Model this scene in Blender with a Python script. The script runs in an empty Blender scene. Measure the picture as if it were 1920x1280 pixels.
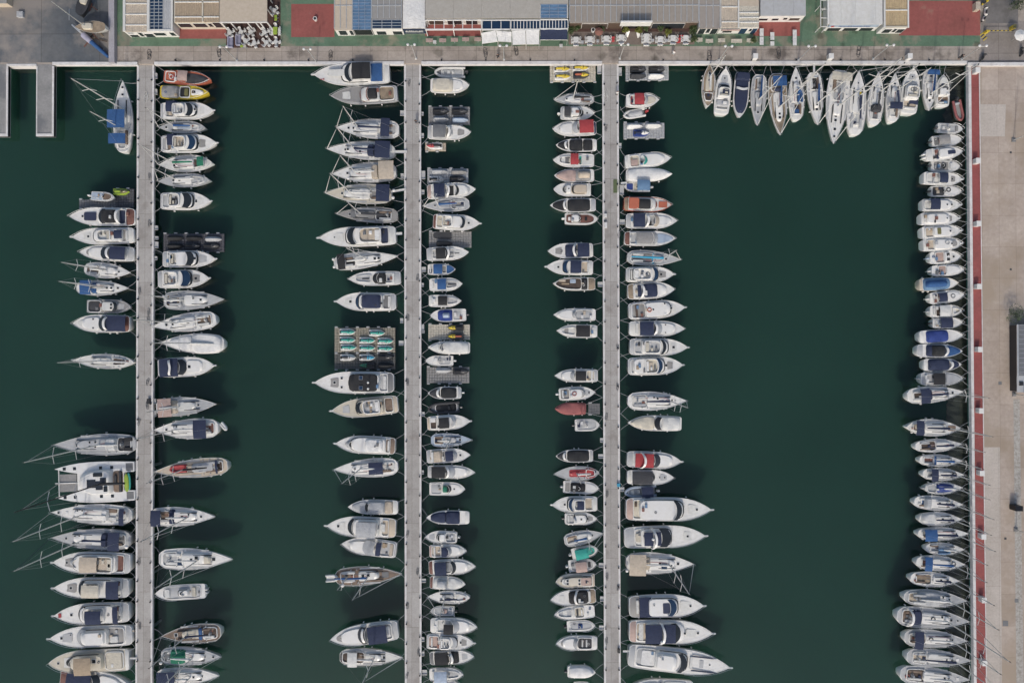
import bpy, math, random
from mathutils import Vector, Quaternion, Matrix
PI = math.pi
sc = bpy.context.scene
# ---------------------------------------------------------------- camera
CAM_H = 128.0
NAD = (970.0, 650.0)                       # where the plumb line falls in the 1920x1280 photograph
cd = bpy.data.cameras.new("camera"); cam = bpy.data.objects.new("camera", cd)
sc.collection.objects.link(cam); sc.camera = cam
cd.sensor_width = 36; cd.lens = 24; cd.clip_end = 3000; cd.clip_start = 1
_v = Vector((NAD[0]-960, -(NAD[1]-640), -1280)).normalized()
CQ = _v.rotation_difference(Vector((0, 0, -1)))
CP = Vector((1.0, -1.0, CAM_H))
cam.rotation_mode = 'QUATERNION'; cam.rotation_quaternion = CQ; cam.location = CP
def at(px, py, z=0.0):
    d = CQ @ Vector((px-960, -(py-640), -1280.0))
    return CP + d*((z-CAM_H)/d.z)
# ---------------------------------------------------------------- light
SUN_EL, SUN_DIR = math.radians(38), Vector((-0.09, -1.0, 0)).normalized()
w = bpy.data.worlds.new("World"); sc.world = w; w.use_nodes = True
nt = w.node_tree; bg = nt.nodes['Background']
sky = nt.nodes.new('ShaderNodeTexSky'); sky.sky_type = 'NISHITA'; sky.sun_disc = False
sky.sun_elevation = SUN_EL; sky.sun_rotation = math.atan2(SUN_DIR.x, SUN_DIR.y)
sky.air_density = 1.0; sky.dust_density = 3.5; sky.ozone_density = 1.0
nt.links.new(sky.outputs[0], bg.inputs[0]); bg.inputs[1].default_value = 0.145
sl = bpy.data.lights.new("sun", 'SUN'); sl.energy = 1.75; sl.angle = math.radians(2.5); sl.color = (1, .95, .88)
sun = bpy.data.objects.new("sun", sl); sc.collection.objects.link(sun)
sd = Vector((SUN_DIR.x*math.cos(SUN_EL), SUN_DIR.y*math.cos(SUN_EL), math.sin(SUN_EL)))
sun.rotation_mode = 'QUATERNION'; sun.rotation_quaternion = sd.to_track_quat('Z', 'Y'); sun.location = sd*300
sc.view_settings.view_transform = 'Standard'; sc.view_settings.look = 'None'
sc.view_settings.exposure = 0.03; sc.view_settings.gamma = 1.0
sc.cycles.use_denoising = True
sc.cycles.max_bounces = 6; sc.cycles.diffuse_bounces = 3; sc.cycles.glossy_bounces = 3
# ---------------------------------------------------------------- materials
PAL = dict(W=(.70,.695,.668), white=(.70,.695,.668), offw=(.62,.62,.59), cream=(.55,.51,.42), beige=(.50,.43,.34), tan=(.38,.30,.21),
  teak=(.26,.19,.14), brown=(.105,.075,.058), navy=(.024,.034,.072), black=(.024,.025,.027), dgrey=(.05,.052,.057), grey=(.17,.175,.18),
  mgrey=(.28,.275,.265), lgrey=(.42,.43,.435), red=(.36,.05,.055), rose=(.30,.105,.10), orange=(.44,.13,.075), yellow=(.55,.42,.04), green=(.02,.17,.10),
  teal=(.04,.33,.27), blue=(.03,.095,.24), royal=(.028,.055,.22), sblue=(.13,.23,.36), pblue=(.36,.43,.52), lblue=(.05,.33,.50), glass=(.026,.032,.037),
  olive=(.16,.15,.06), lime=(.30,.42,.05), steel=(.55,.56,.57), pink=(.43,.32,.28), rust=(.23,.105,.08), dglass=(.03,.035,.045), bglass=(.02,.045,.09), hull=(.71,.71,.69))
_mats = {}
def newmat(name):
    m = bpy.data.materials.new(name); m.use_nodes = True
    return m, m.node_tree, m.node_tree.nodes['Principled BSDF']
def mat(col, kind='gel'):
    k = (col, kind)
    if k in _mats: return _mats[k]
    m, t, b = newmat(f"{kind}_{col}"); N, L = t.nodes.new, t.links.new
    c = PAL[col] if isinstance(col, str) else col
    tc = N('ShaderNodeTexCoord'); no = N('ShaderNodeTexNoise'); mx = N('ShaderNodeMixRGB'); rp = N('ShaderNodeValToRGB')
    oi = N('ShaderNodeObjectInfo'); ad = N('ShaderNodeVectorMath'); sc_ = N('ShaderNodeVectorMath'); sc_.operation = 'SCALE'
    cb = N('ShaderNodeCombineXYZ')
    for i in range(3): L(oi.outputs['Random'], cb.inputs[i])
    L(cb.outputs[0], sc_.inputs[0]); sc_.inputs['Scale'].default_value = 40
    L(tc.outputs['Object'], ad.inputs[0]); L(sc_.outputs[0], ad.inputs[1]); L(ad.outputs[0], no.inputs['Vector'])
    P = dict(gel=(1.3, .93, .32, 0), cloth=(1.6, .8, .9, .35), glass=(.8, .7, .12, 0), metal=(2, .85, .35, 0), wood=(1.5, .6, .7, .1), rubber=(2, .75, .7, .1), deck=(1.8, .88, .75, .1), plastic=(2.5, .7, .6, .15))[kind]
    no.inputs['Scale'].default_value = P[0]; no.inputs['Detail'].default_value = 7; no.inputs['Roughness'].default_value = .65
    rp.color_ramp.elements[0].position = .34; rp.color_ramp.elements[1].position = .66
    d = tuple(x*P[1] for x in c)
    if kind in ('gel', 'deck'): d = (c[0]*P[1], c[1]*P[1]*.985, c[2]*P[1]*.95)
    rp.color_ramp.elements[0].color = (*d, 1); rp.color_ramp.elements[1].color = (*c, 1)
    L(no.outputs['Fac'], rp.inputs[0]); out = rp.outputs[0]
    if kind == 'wood':
        wv = N('ShaderNodeTexWave'); wv.bands_direction = 'Y'; wv.inputs['Scale'].default_value = 2.2; wv.inputs['Distortion'].default_value = .3
        L(tc.outputs['Object'], wv.inputs['Vector']); mx.blend_type = 'MULTIPLY'; mx.inputs[0].default_value = .35
        L(out, mx.inputs[1]); L(wv.outputs['Color'], mx.inputs[2]); out = mx.outputs[0]
    L(out, b.inputs['Base Color']); b.inputs['Roughness'].default_value = P[2]
    if kind == 'gel': b.inputs['Coat Weight'].default_value = .15
    if kind == 'glass': b.inputs['Specular IOR Level'].default_value = .35
    if kind == 'metal': b.inputs['Metallic'].default_value = .5
    if P[3]:
        bp = N('ShaderNodeBump'); n2 = N('ShaderNodeTexNoise'); n2.inputs['Scale'].default_value = 3.5; n2.inputs['Detail'].default_value = 4
        L(ad.outputs[0], n2.inputs['Vector']); L(n2.outputs['Fac'], bp.inputs['Height']); bp.inputs['Strength'].default_value = P[3]; bp.inputs['Distance'].default_value = .25
        L(bp.outputs[0], b.inputs['Normal'])
    _mats[k] = m; return m
# ---------------------------------------------------------------- mesh helpers
class MB:
    def __init__(s): s.v = []; s.f = []
    def add(s, vs, fs):
        o = len(s.v); s.v += [tuple(v) for v in vs]; s.f += [tuple(i+o for i in f) for f in fs]; return s
    def box(s, x0, x1, y0, y1, z0, z1, ch=0):
        c = min(ch, abs(x1-x0)/3, abs(y1-y0)/3, abs(z1-z0)/2)
        r = lambda i, z: [(x0+i, y0+i, z), (x1-i, y0+i, z), (x1-i, y1-i, z), (x0+i, y1-i, z)]
        lv = [r(0, z0), r(0, z1-c), r(c, z1)] if c > 0 else [r(0, z0), r(0, z1)]
        return s.loops(lv, True, True)
    def loops(s, lv, bot=False, top=True):
        n = len(lv[0]); vs = [p for l in lv for p in l]; fs = []
        for k in range(len(lv)-1):
            for i in range(n): j = (i+1) % n; fs.append((k*n+i, k*n+j, (k+1)*n+j, (k+1)*n+i))
        if bot: fs.append(tuple(range(n))[::-1])
        if top: fs.append(tuple(range((len(lv)-1)*n, len(lv)*n)))
        return s.add(vs, fs)
    def obox(s, M, sx, sy, sz, ch=0):
        t = MB().box(-sx/2, sx/2, -sy/2, sy/2, 0, sz, ch); return s.add([M @ Vector(v) for v in t.v], t.f)
    def tube(s, pts, r, n=5, r2=None, cap=True):
        pts = [Vector(p) for p in pts]; rings = []
        for i, p in enumerate(pts):
            d = (pts[min(i+1, len(pts)-1)]-pts[max(i-1, 0)]).normalized()
            u = d.cross(Vector((0, 0, 1)));
            if u.length < 1e-3: u = Vector((1, 0, 0))
            u.normalize(); q = d.cross(u); k = i/(len(pts)-1); rr = r+((r2 if r2 is not None else r)-r)*k
            rings.append([p+(u*math.cos(a)+q*math.sin(a))*rr for a in [2*PI*j/n for j in range(n)]])
        return s.loops(rings, cap, cap)
    def ball(s, c, rx, ry, rz, n=10, m=6, half=False):
        c = Vector(c); lv = []
        a0 = 0 if half else -PI/2
        for k in range(m+1):
            a = a0+(PI/2-a0)*k/m*0.999+(0.02 if not half and k == 0 else 0); cr = math.cos(a); z = math.sin(a)
            lv.append([(c.x+rx*cr*math.cos(2*PI*j/n), c.y+ry*cr*math.sin(2*PI*j/n), c.z+rz*z) for j in range(n)])
        return s.loops(lv, True, True)
    def mesh(s, name, m, smooth=True, ang=38):
        me = bpy.data.meshes.new(name); me.from_pydata(s.v, [], s.f); me.update()
        if m: me.materials.append(m)
        if smooth: me.shade_smooth(); me.set_sharp_from_angle(angle=math.radians(ang))
        return me
    def build(s, name, m, parent=None, loc=None, rot=None, smooth=True, ang=38):
        return link(name, s.mesh(name, m, smooth, ang), parent, loc, rot)
COL = sc.collection
def link(name, me, parent=None, loc=None, rot=None):
    o = bpy.data.objects.new(name, me); COL.objects.link(o)
    if parent: o.parent = parent
    if loc is not None: o.location = loc
    if rot is not None: o.rotation_euler = (0, 0, rot)
    return o
def tag(o, label=None, cat=None, group=None, kind=None):
    if label: o['label'] = label
    if cat: o['category'] = cat
    if group: o['group'] = group
    if kind: o['kind'] = kind
    return o
def empty(name, loc, rot=0): return link(name, None, None, loc, rot)
def copy_tree(o, parent=None):
    c = o.copy(); COL.objects.link(c)
    if parent: c.parent = parent
    for ch in [x for x in o.children]: copy_tree(ch, c)
    return c
SS = [0.002, .03, .1, .22, .4, .6, .78, .9, .97, .998]
def pad(mb, x0, x1, hw, z0, z1, yc=0, pa=7, pf=5, inset=.08, camber=.03, rake=0, zf=None):
    """a rounded plan block from x0 to x1 whose half width follows hw(x); top cambered, front raked"""
    xc = (x0+x1)/2; lv = []
    for z, ins, rk in ((z0, 0, 0), (z0+(z1-z0)*.8, inset*.55, rake*.75), (z1, inset, rake)):
        a, b = [], []
        for s in SS:
            p = pa if s < .5 else pf; r = max(0, 1-abs(2*s-1)**p)**(1/p)
            x = x0+(x1-x0)*s; h = hw(x)*r; k = max(0, 1-ins/max(h, .05)); x2 = x-(ins*(2*s-1))-rk*s*s
            zz = z+(zf(x2) if zf else 0)
            a.append((x2, yc+h*k, zz)); b.append((x2, yc-h*k, zz))
        lv.append((a, b))
    n = len(SS); vs = []; fs = []
    for a, b in lv: vs += a+b
    for k in range(2):
        o = k*2*n; q = o+2*n
        for i in range(n-1):
            fs.append((o+i+1, o+i, q+i, q+i+1)); fs.append((o+n+i, o+n+i+1, q+n+i+1, q+n+i))
        fs.append((o+0, o+n, q+n, q+0)); fs.append((o+n-1+n, o+n-1, q+n-1, q+n-1+n))
    o = 4*n; m0 = len(vs)
    for i in range(n): vs.append(((vs[o+i][0]), yc, vs[o+i][2]+camber))
    for i in range(n-1):
        fs.append((o+i, m0+i, m0+i+1, o+i+1)); fs.append((m0+i, o+n+i, o+n+i+1, m0+i+1))
    return mb.add(vs, fs)
# ---------------------------------------------------------------- boats
def f_motor(t):
    if t < .5: return (.9+.1*math.sin(PI/2*min(t/.35, 1)))*(1-.22*max(0, (.05-t)/.05)**2)
    return max(0, 1-((t-.5)/.5)**2.6)**.95
def f_full(t):
    if t < .55: return .93+.07*math.sin(PI/2*min(t/.3, 1)) if t > .02 else .86
    return max(0, 1-((t-.55)/.45)**2.7)**.8
def f_sail(t):
    if t < .42: return (.64+.36*math.sin(PI/2*t/.42))*(1-.5*max(0, (.09-t)/.09)**2.2)
    return max(0, 1-((t-.42)/.58)**1.85)
def f_wide(t):
    if t < .35: return (.78+.22*math.sin(PI/2*t/.35))*(1-.5*max(0, (.09-t)/.09)**2.2)
    return max(0, 1-((t-.35)/.65)**1.9)
def f_dbl(t):
    if t < .45: return max(0, 1-((.45-t)/.45)**2.6)**.8
    return max(0, 1-((t-.45)/.55)**2.1)
def f_rib(t):
    if t < .6: return .95
    return .95*max(0, 1-((t-.6)/.4)**2.6)**.62
HF = dict(FB=f_motor, SP=f_motor, CU=f_motor, CC=f_full, CV=f_motor, SL=f_sail, SW=f_wide, SD=f_dbl, RB=f_rib, TR=f_full, ND=f_motor)
PRE = dict(
 FB="p.08,lgrey k.09,.27,.78,mgrey s.09,.13,.6,offw c.24,.66,.86,W,.85 g.56,.67,.74 f.27,.5,.66 h.79,0 R F n",
 SP="p.09,lgrey k.1,.46,.8,mgrey s.11,.17,.7,offw s.34,.4,.3,offw,.3 g.46,.56,.78 c.54,.84,.7,W,.18 h.76,0 R F",
 CU="k.07,.46,.8,lgrey s.08,.14,.6,offw s.3,.36,.22,W,.35 g.45,.54,.76 c.53,.84,.7,W,.2 h.72,0 R F",
 CC="k.06,.84,.78,lgrey c.36,.5,.34,W,.6 g.48,.52,.3 s.24,.31,.45,offw s.62,.74,.5,offw e1 R",
 TR="k.05,.34,.82,mgrey c.33,.66,.7,W,.95 g.58,.67,.62 h.8,0 R F",
 CV="o.03,.95,.94,offw F",
 SL="k.07,.32,.56,mgrey s.1,.3,.14,teak,.42 s.1,.3,.14,teak,-.42 c.32,.72,.6,W,.32 h.79,0 h.6,0 h.68,0 w.47,.72 R F",
 SW="k.06,.33,.6,mgrey s.1,.3,.14,teak,.4 s.1,.3,.14,teak,-.4 c.33,.72,.56,W,.32 h.8,0 h.6,0 h.7,0 w.47,.72 R F",
 SD="k.14,.34,.5,mgrey c.34,.7,.56,W,.35 h.76,0 h.6,0 w.45,.7 R F",
 RB="k.06,.8,.6,grey c.36,.46,.3,W,.5 s.22,.3,.4,dgrey e1",
 ND="R F")
PRE_NAME = dict(FB='motor_yacht', SP='sport_cruiser', CU='cabin_boat', CC='open_boat', TR='fishing_boat', CV='covered_boat', SL='sailboat', SW='sailboat', SD='sailboat', RB='inflatable_boat', ND='motor_boat')
PRE_CAT = dict(FB='yacht', SP='motorboat', CU='motorboat', CC='motorboat', TR='fishing boat', CV='motorboat', SL='sailboat', SW='sailboat', SD='sailboat', RB='inflatable boat', ND='motorboat')
_shared = {}
def shared(key, fn):
    if key not in _shared: _shared[key] = fn()
    return _shared[key]
def parse(s):
    out = []
    for tk in s.split():
        a = []
        for q in tk[1:].split(','):
            if q == '': continue
            try: a.append(float(q))
            except ValueError: a.append(q)
        out.append((tk[0], a))
    return out
ROOTS = []
def boat(col, typ, bow, stern, beam, desc, feats="", hull='hull', deck='W', quay=None, zd=None, name=None, cat=None):
    sail = typ in ('SL', 'SW', 'SD'); Lpx = math.hypot(bow[0]-stern[0], bow[1]-stern[1])
    if zd is None:
        zd = (.75+.055*Lpx/10) if not sail else (.75+.035*Lpx/10)
        if typ in ('CC', 'RB'): zd = .7
    A = at(*stern, zd); B = at(*bow, zd*(1.3 if not sail else 1.11)); B.z = A.z; L = (B-A).xy.length; C_ = (A+B)/2
    ang = math.atan2(B.y-A.y, B.x-A.x); Wd = beam*.1*(1-zd/CAM_H)*.97
    ex = Vector((math.cos(ang), math.sin(ang))); ey = Vector((-ex.y, ex.x))
    # +v means down the picture for boats lying across it, to the right for boats lying along it
    vs = -1 if (ey.y > 0 if abs(ex.x) > .6 else ey.x < 0) else 1
    root = empty(name or PRE_NAME[typ], (C_.x, C_.y, 0), ang)
    rnd = random.Random(int(bow[0]*7+bow[1]*13))
    nad = at(*NAD, 0); rel = (C_-nad).xy; ax_rel = rel.dot(ex)
    fn = HF[typ]; X = lambda t: (t-.5)*L; T = lambda x: max(0.0, min(1.0, x/L+.5))
    hwx = lambda x: fn(T(x))*Wd/2
    sheer = lambda x: (zd*.30*max(0, T(x)-.35)**1.6/.5 if not sail else zd*.22*(T(x)-.3)**2)
    # hull: loops from keel line to gunwale
    ts = [0, .01, .03, .08, .16, .26, .36, .46, .56, .65, .73, .8, .86, .91, .95, .98, 1.0]
    def loop(z, ks, x_b, ins=0, sh=1):
        a, b = [], []
        for t in ts:
            h = max(.015, fn(t)*Wd/2*ks-ins); x = X(t); x = x-(x_b*max(0, t-.5)*2)+(ins if t < .02 else 0)-(ins*.8 if t > .97 else 0)
            if sail and t < .05: x += .0
            a.append((x, -h, z+sheer(X(t))*sh)); b.append((x, h, z+sheer(X(t))*sh))
        return a+b[::-1]
    rk = .07*L if sail else .055*L
    h = MB(); h.loops([loop(-.35, .55, rk*1.6, 0, 0), loop(.05, .80, rk, 0, 0), loop(zd*.55, .93, rk*.5, 0, .5), loop(zd-.03, 1, 0), loop(zd+.05, 1, 0, .03), loop(zd+.05, 1, 0, .09), loop(zd-.005, 1, 0, .11)], True, False)
    if typ != 'RB': h.build('hull', mat(hull, 'gel'), root, ang=50)
    else:
        tb = MB(); r = .24; pts = [(X(t), -(fn(t)*Wd/2-r), .42+sheer(X(t))*.6) for t in ts]; pts[-1] = (X(1)-r, 0, .42+sheer(X(1))*.6); pts += [(x, -y, z) for x, y, z in pts[:-1][::-1]]
        tb.tube(pts, r, 8); tb.build('inflatable_tube', mat(hull, 'rubber'), root, ang=60)
        pad(MB(), X(.03), X(.93), lambda x: hwx(x)*.72, -.2, .3, inset=.02).build('hull', mat('grey', 'gel'), root)
    # deck strips
    dk = MB(); lp = loop(zd-.01, 1, 0, .10); n = len(ts); vs_ = []; fs = []
    for i in range(n):
        a, b = lp[i], lp[2*n-1-i]; vs_ += [a, ((a[0]+b[0])/2, 0, a[2]+.05*min(1, abs(a[1]))), b]
    for i in range(n-1):
        o = i*3; fs += [(o, o+3, o+4, o+1), (o+1, o+4, o+5, o+2)]
    dk.add(vs_, fs)
    if typ != 'RB': dk.build('deck', mat(deck, 'wood' if deck in ('teak', 'tan') else 'deck'), root)
    # toks
    mine = parse(feats); drop = {k for k, _ in mine}; drop |= set(''.join(a for k, a_ in mine if k == '-' for a in a_ if isinstance(a, str)))
    toks = [t for t in parse(PRE[typ]) if t[0] not in drop]+[t for t in mine if t[0] != '-']
    order = 'zpkcoqswgyhfalbtduenmjiRFx'
    toks.sort(key=lambda t: order.find(t[0]))
    zdd = zd if typ != 'RB' else .3
    tops = []; cabs = []
    def top(t, y=0):
        z = zdd+(sheer(X(t)) if typ != 'RB' else 0)+.03
        for a, b, zt, wf in tops:
            if a <= t <= b and abs(y) <= wf*fn(t)*Wd/2: z = max(z, zt)
        return z
    def sx(z): return -ax_rel*(z-zd)/(CAM_H-zd)       # seen place -> true place of a raised part
    cl = lambda s: 'cloth'
    eps = [0]
    def e():
        eps[0] += .004; return eps[0] % .04
    masts = []
    for k, a in toks:
        g = lambda i, d: a[i] if len(a) > i else d
        if k == 'p':
            c = g(1, 'lgrey'); ln = a[0]; m = MB(); pad(m, X(.004), X(ln), lambda x: hwx(x)*.93, zdd+.01, zdd+.05+e(), inset=.03, pa=9, pf=14)
            m.build('swim_platform', mat(c, 'wood' if c in ('teak', 'tan', 'brown', 'rust') else 'deck'), root)
            tops.append((0, ln, zdd+.06, .8))
        elif k == 'k':
            t0, t1, wf, c = a[0], a[1], g(2, .8), g(3, 'lgrey'); v = g(4, 0)*vs*Wd/2
            zz = zdd+.03+e(); zf = (lambda x: sheer(x)) if typ != 'RB' else None
            m = MB(); pad(m, X(t0), X(t1), lambda x: hwx(x)*wf, zdd+.0, zz, yc=v, inset=.02, camber=.01, pf=5, zf=zf)
            m.build('cockpit', mat(c, 'wood' if c in ('teak', 'tan', 'brown', 'rust') else 'deck'), root)
            m = MB(); r = []
            for s in SS:
                p = 7 if s < .5 else 5; q = max(0, 1-abs(2*s-1)**p)**(1/p); x = X(t0)+(X(t1)-X(t0))*s; r.append((x, hwx(x)*wf*q*1.02))
            ou = [(x, v-y) for x, y in r]+[(x, v+y) for x, y in r[::-1]]; xc = (X(t0)+X(t1))/2
            inn = []
            for x, y in ou:
                dv = Vector((x-xc, y-v)); dv = dv*(1-.13/max(dv.length, .3)); inn.append((xc+dv.x, v+dv.y))
            sh = (lambda x: sheer(x)) if zf else (lambda x: 0)
            H_ = .24 if typ not in ('CC', 'RB') else .14
            m.loops([[(x, y, zdd+sh(x)) for x, y in ou], [(x, y, zdd+H_+sh(x)) for x, y in ou], [(x, y, zdd+H_+.02+sh(x)) for x, y in inn], [(x, y, zdd+.02+sh(x)) for x, y in inn]], False, False)
            m.build('coaming', mat('W' if hull != 'black' else 'dgrey', 'gel'), root)
        elif k in 'co':
            t0, t1, wf, c = a[0], a[1], g(2, .8), g(3, 'W'); hh = g(4, .5 if k == 'c' else .35); v = g(5, 0)*vs*Wd/2
            b0 = zdd+(sheer(X(min(t0, t1))) if typ != 'RB' else 0); tm_ = top((t0+t1)/2, v); zb = tm_ if (k == 'c' and t1-t0 < .3) or (k == 'o' and tm_ > b0+.28) else b0
            dx = sx(zb+hh)*(.8 if k == 'c' else .3)
            m = MB(); x0, x1 = X(t0)+dx, X(t1)+dx*(1 if hh > .5 else .4)
            zf = None if hh > .45 else (lambda x: sheer(x)-sheer(x0))
            pad(m, x0, x1, lambda x: hwx(x)*wf, zb-.02, zb+hh+e(), yc=v, inset=(.16 if k == 'c' else .22)*min(1, hh/.5), camber=.05 if k == 'c' else .12, rake=.5*hh if k == 'c' else .1, pa=8, pf=4 if k == 'c' else 6, zf=zf)
            cab = m.build('cabin' if k == 'c' else 'boat_cover', mat(c, 'gel' if k == 'c' else 'cloth'), root)
            if k == 'c' and hh > .55 and t1-t0 > .2:
                m = MB(); pad(m, x0+.25*hh, x1-.14*hh, lambda x: hwx(x)*wf-.03, zb+hh*.42, zb+hh*.74, yc=v, inset=.05, camber=0, rake=.12*hh, pa=8, pf=4)
                m.build('side_window', mat('glass', 'glass'), cab)
            tops.append((T(x0)+.01, T(x1-.3*hh), zb+hh+.03, wf))
            if k == 'c' and hh > .4: cabs.append((T(x0), T(x1), zb+hh))
        elif k == 's':
            t0, t1, wf, c = a[0], a[1], g(2, .3), g(3, 'offw'); v = g(4, 0)*vs*Wd/2; zb = top((t0+t1)/2, v)
            m = MB(); hwid = wf*Wd/2; c = rnd.choice(('lgrey', 'teak', 'offw')) if c == 'teak' else c
            pad(m, X(t0), X(t1), lambda x: min(hwid, hwx(x)*.9), zb-.02, zb+.25+e(), yc=v, inset=.05, camber=.02, pa=9, pf=9)
            m.build('seat', mat(c, 'cloth' if c not in ('teak',) else 'wood'), root)
        elif k == 'w':   # long narrow cabin windows each side
            t0, t1 = a; m = MB()
            for s in (-1, 1):
                x0, x1 = X(t0), X(t1); y = hwx((x0+x1)/2)*.47; z = top((t0+t1)/2)-.1
                m.obox(Matrix.Translation(((x0+x1)/2, s*y, z-.12)), x1-x0, .12, .24, .03)
            m.build('side_window', mat('glass', 'glass'), root)
        elif k == 'g':
            t0, t1, wf, c = a[0], a[1], g(2, .76), g(3, 'glass'); za = top(t0)+.06; zb = top(min(t1+.03, .97))+.05
            on = [c for c in cabs if c[0] < t0 and t1 <= c[1]+.012]
            if on: zr = max(c[2] for c in on); za, zb = zr+.17, zr+.09
            elif za-zb < .25: za = zb+.5
            bul = .32*Wd/2; d0, d1 = sx(za), sx(zb); hw_ = lambda t: fn(t)*Wd/2*wf; m = MB(); N_ = 9; vv = []; ff = []
            for i in range(N_):
                u = -1+2*i/(N_-1); q = 1-abs(u)**2.4
                ya, yb = u*hw_(t0)*.94, u*hw_(t1)*1.0
                xa, xb = X(t0)+d0-bul*(1-q)*.9, X(t1)+d1-bul*(1-q)*1.3
                vv += [(xa, ya, za+.05*q), (xb, yb, zb), (xa, ya, za-.05), (xb, yb, zb-.08)]
            for i in range(N_-1):
                o = 4*i; ff += [(o, o+1, o+5, o+4), (o+2, o+6, o+7, o+3), (o+1, o+3, o+7, o+5), (o, o+4, o+6, o+2)]
            m.add(vv, ff); ws = m.build('windscreen', mat(c, 'glass'), root)
            m = MB(); m.tube([Vector(vv[4*i])+Vector((-.02, 0, .02)) for i in range(N_)], .035, 5); m.build('frame', mat('W', 'gel'), ws)
        elif k == 'f':
            t0, t1, wf = a[0], a[1], g(2, .66); c = g(3, 'offw'); zb = top((t0+t1)/2); dx = sx(zb+.4)
            x0, x1 = X(t0)+dx*.2, X(t1)+dx*.2; m = MB(); pad(m, x0, x1, lambda x: hwx(x)*wf, zb-.05, zb+.06+e(), inset=.02, camber=.0, pf=4)
            fb = m.build('flybridge', mat(c, 'deck'), root)
            r = []
            for s in SS:
                p = 7 if s < .5 else 4; q = max(0, 1-abs(2*s-1)**p)**(1/p); x = x0+(x1-x0)*s; r.append((x, hwx(x)*wf*q*1.02))
            ou = [(x, -y) for x, y in r]+[(x, y) for x, y in r[::-1]]; xc = (x0+x1)/2; inn = []
            for x, y in ou:
                dv = Vector((x-xc, y)); dv = dv*(1-.16/max(dv.length, .3)); inn.append((xc+dv.x, dv.y))
            m = MB(); m.loops([[(x, y, zb) for x, y in ou], [(x, y, zb+.45) for x, y in ou], [(x, y, zb+.47) for x, y in inn], [(x, y, zb+.05) for x, y in inn]], False, False); m.build('coaming', mat('W', 'gel'), fb)
            m = MB(); hq = hwx(xc)*wf; m.box(x1-.32*(x1-x0), x1-.2*(x1-x0), -hq*.6, -hq*.05, zb+.05, zb+.55, .06); m.build('helm', mat('grey', 'gel'), fb)
            m = MB(); m.box(x1-.6*(x1-x0), x1-.46*(x1-x0), -hq*.6, -hq*.1, zb+.05, zb+.5, .08).box(x0+.2, x0+.28*(x1-x0), -hq*.7, hq*.7, zb+.05, zb+.42, .06); m.build('seat', mat('cream' if rnd.random() < .5 else 'W', 'cloth'), fb)
            tops.append((T(x0), T(x1), zb+.08, wf))
        elif k == 'y':
            t0, t1, wf, c = a[0], a[1], g(2, .6), g(3, 'navy'); zb = top((t0+t1)/2)-.15; dx = sx(zb+.6)
            m = MB(); pad(m, X(t0)+dx, X(t1)+dx, lambda x: hwx(x)*wf, zb, zb+.75+e(), inset=.18, camber=.1, rake=.3, pa=14, pf=3.2); m.build('spray_hood', mat(c, 'cloth'), root)
        elif k == 'h':
            t, v = a[0], g(1, 0); s = g(2, .5)/2; y = v*vs*fn(t)*Wd/2; zb = top(t, y)
            if s*2 > Wd*.2: s = Wd*.1
            m = MB(); m.box(X(t)-s, X(t)+s, y-s, y+s, zb-.02, zb+.035+e(), .02); hh = m.build('hatch', mat('W', 'gel'), root)
            m = MB(); m.box(X(t)-s*.74, X(t)+s*.74, y-s*.74, y+s*.74, zb, zb+.06+e(), .01); m.build('pane', mat('glass', 'glass'), hh)
        elif k == 'a':
            t = a[0]; c = g(1, 'W'); zt = g(2, 1.5)+zdd; x = X(t)+sx(zt); hw_ = fn(t)*Wd/2*.86; m = MB(); pts = []
            for i in range(9):
                u = -1+2*i/8; pts.append((x-.0-.5*(1-abs(u)**2)*(-1), u*hw_, zt-.9*abs(u)**5))
            vv = []; ff = []
            for p in pts: vv += [(p[0]-.2, p[1], p[2]), (p[0]+.2, p[1], p[2]+.04), (p[0]+.2, p[1], p[2]-.1), (p[0]-.2, p[1], p[2]-.14)]
            for i in range(8):
                o = 4*i
                for q in range(4): ff.append((o+q, o+(q+1) % 4, o+4+(q+1) % 4, o+4+q))
            m.add(vv, ff)
            for s in (-1, 1): m.obox(Matrix.Translation((x-.1, s*hw_, zdd)), .45, .12, zt-.9-zdd+.1)
            m.build('radar_arch', mat(c, 'gel'), root)
        elif k == 'd':
            t, v = a[0], g(1, 0); r = g(2, .28); y = v*vs*Wd/2; z = top(t, y)+.9; m = MB(); m.ball((X(t)+sx(z), y, z), r, r, r*.7, 12, 6); m.tube([(X(t)+sx(z), y, z-.9), (X(t)+sx(z), y, z)], .06); m.build('radar_dome', mat('W', 'gel'), root)
        elif k == 'l':
            t, v = a[0], g(1, 0); w_, l_ = g(2, 1.0), g(3, .7); y = v*vs*Wd/2; z = top(t, y)+g(4, .25); m = MB(); m.obox(Matrix.Translation((X(t)+sx(z), y, z)), w_, l_, .05, .01); so = m.build('solar_panel', mat('bglass', 'glass'), root)
            m = MB(); m.obox(Matrix.Translation((X(t)+sx(z), y, z-.03)), w_+.1, l_+.1, .05).obox(Matrix.Translation((X(t)+sx(z), y, z-g(4, .25)-.02)), .08, .08, g(4, .25)); m.build('frame', mat('lgrey', 'metal'), so)
        elif k == 'b':
            t0, t1, wf, c = a[0], a[1], g(2, .8), g(3, 'navy'); zb = top((t0+t1)/2); hh = g(4, 1.75 if not sail else 1.9); v = g(5, 0)*vs*Wd/2; z = zb+hh
            if typ == 'FB' and zb > zdd+.7: z = zb+min(hh, 1.6)
            dx = sx(z); x0, x1 = X(t0)+dx, X(t1)+dx; hq = wf*Wd/2
            m = MB(); vv = []; ff = []; nx, ny = 5, 5
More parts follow.
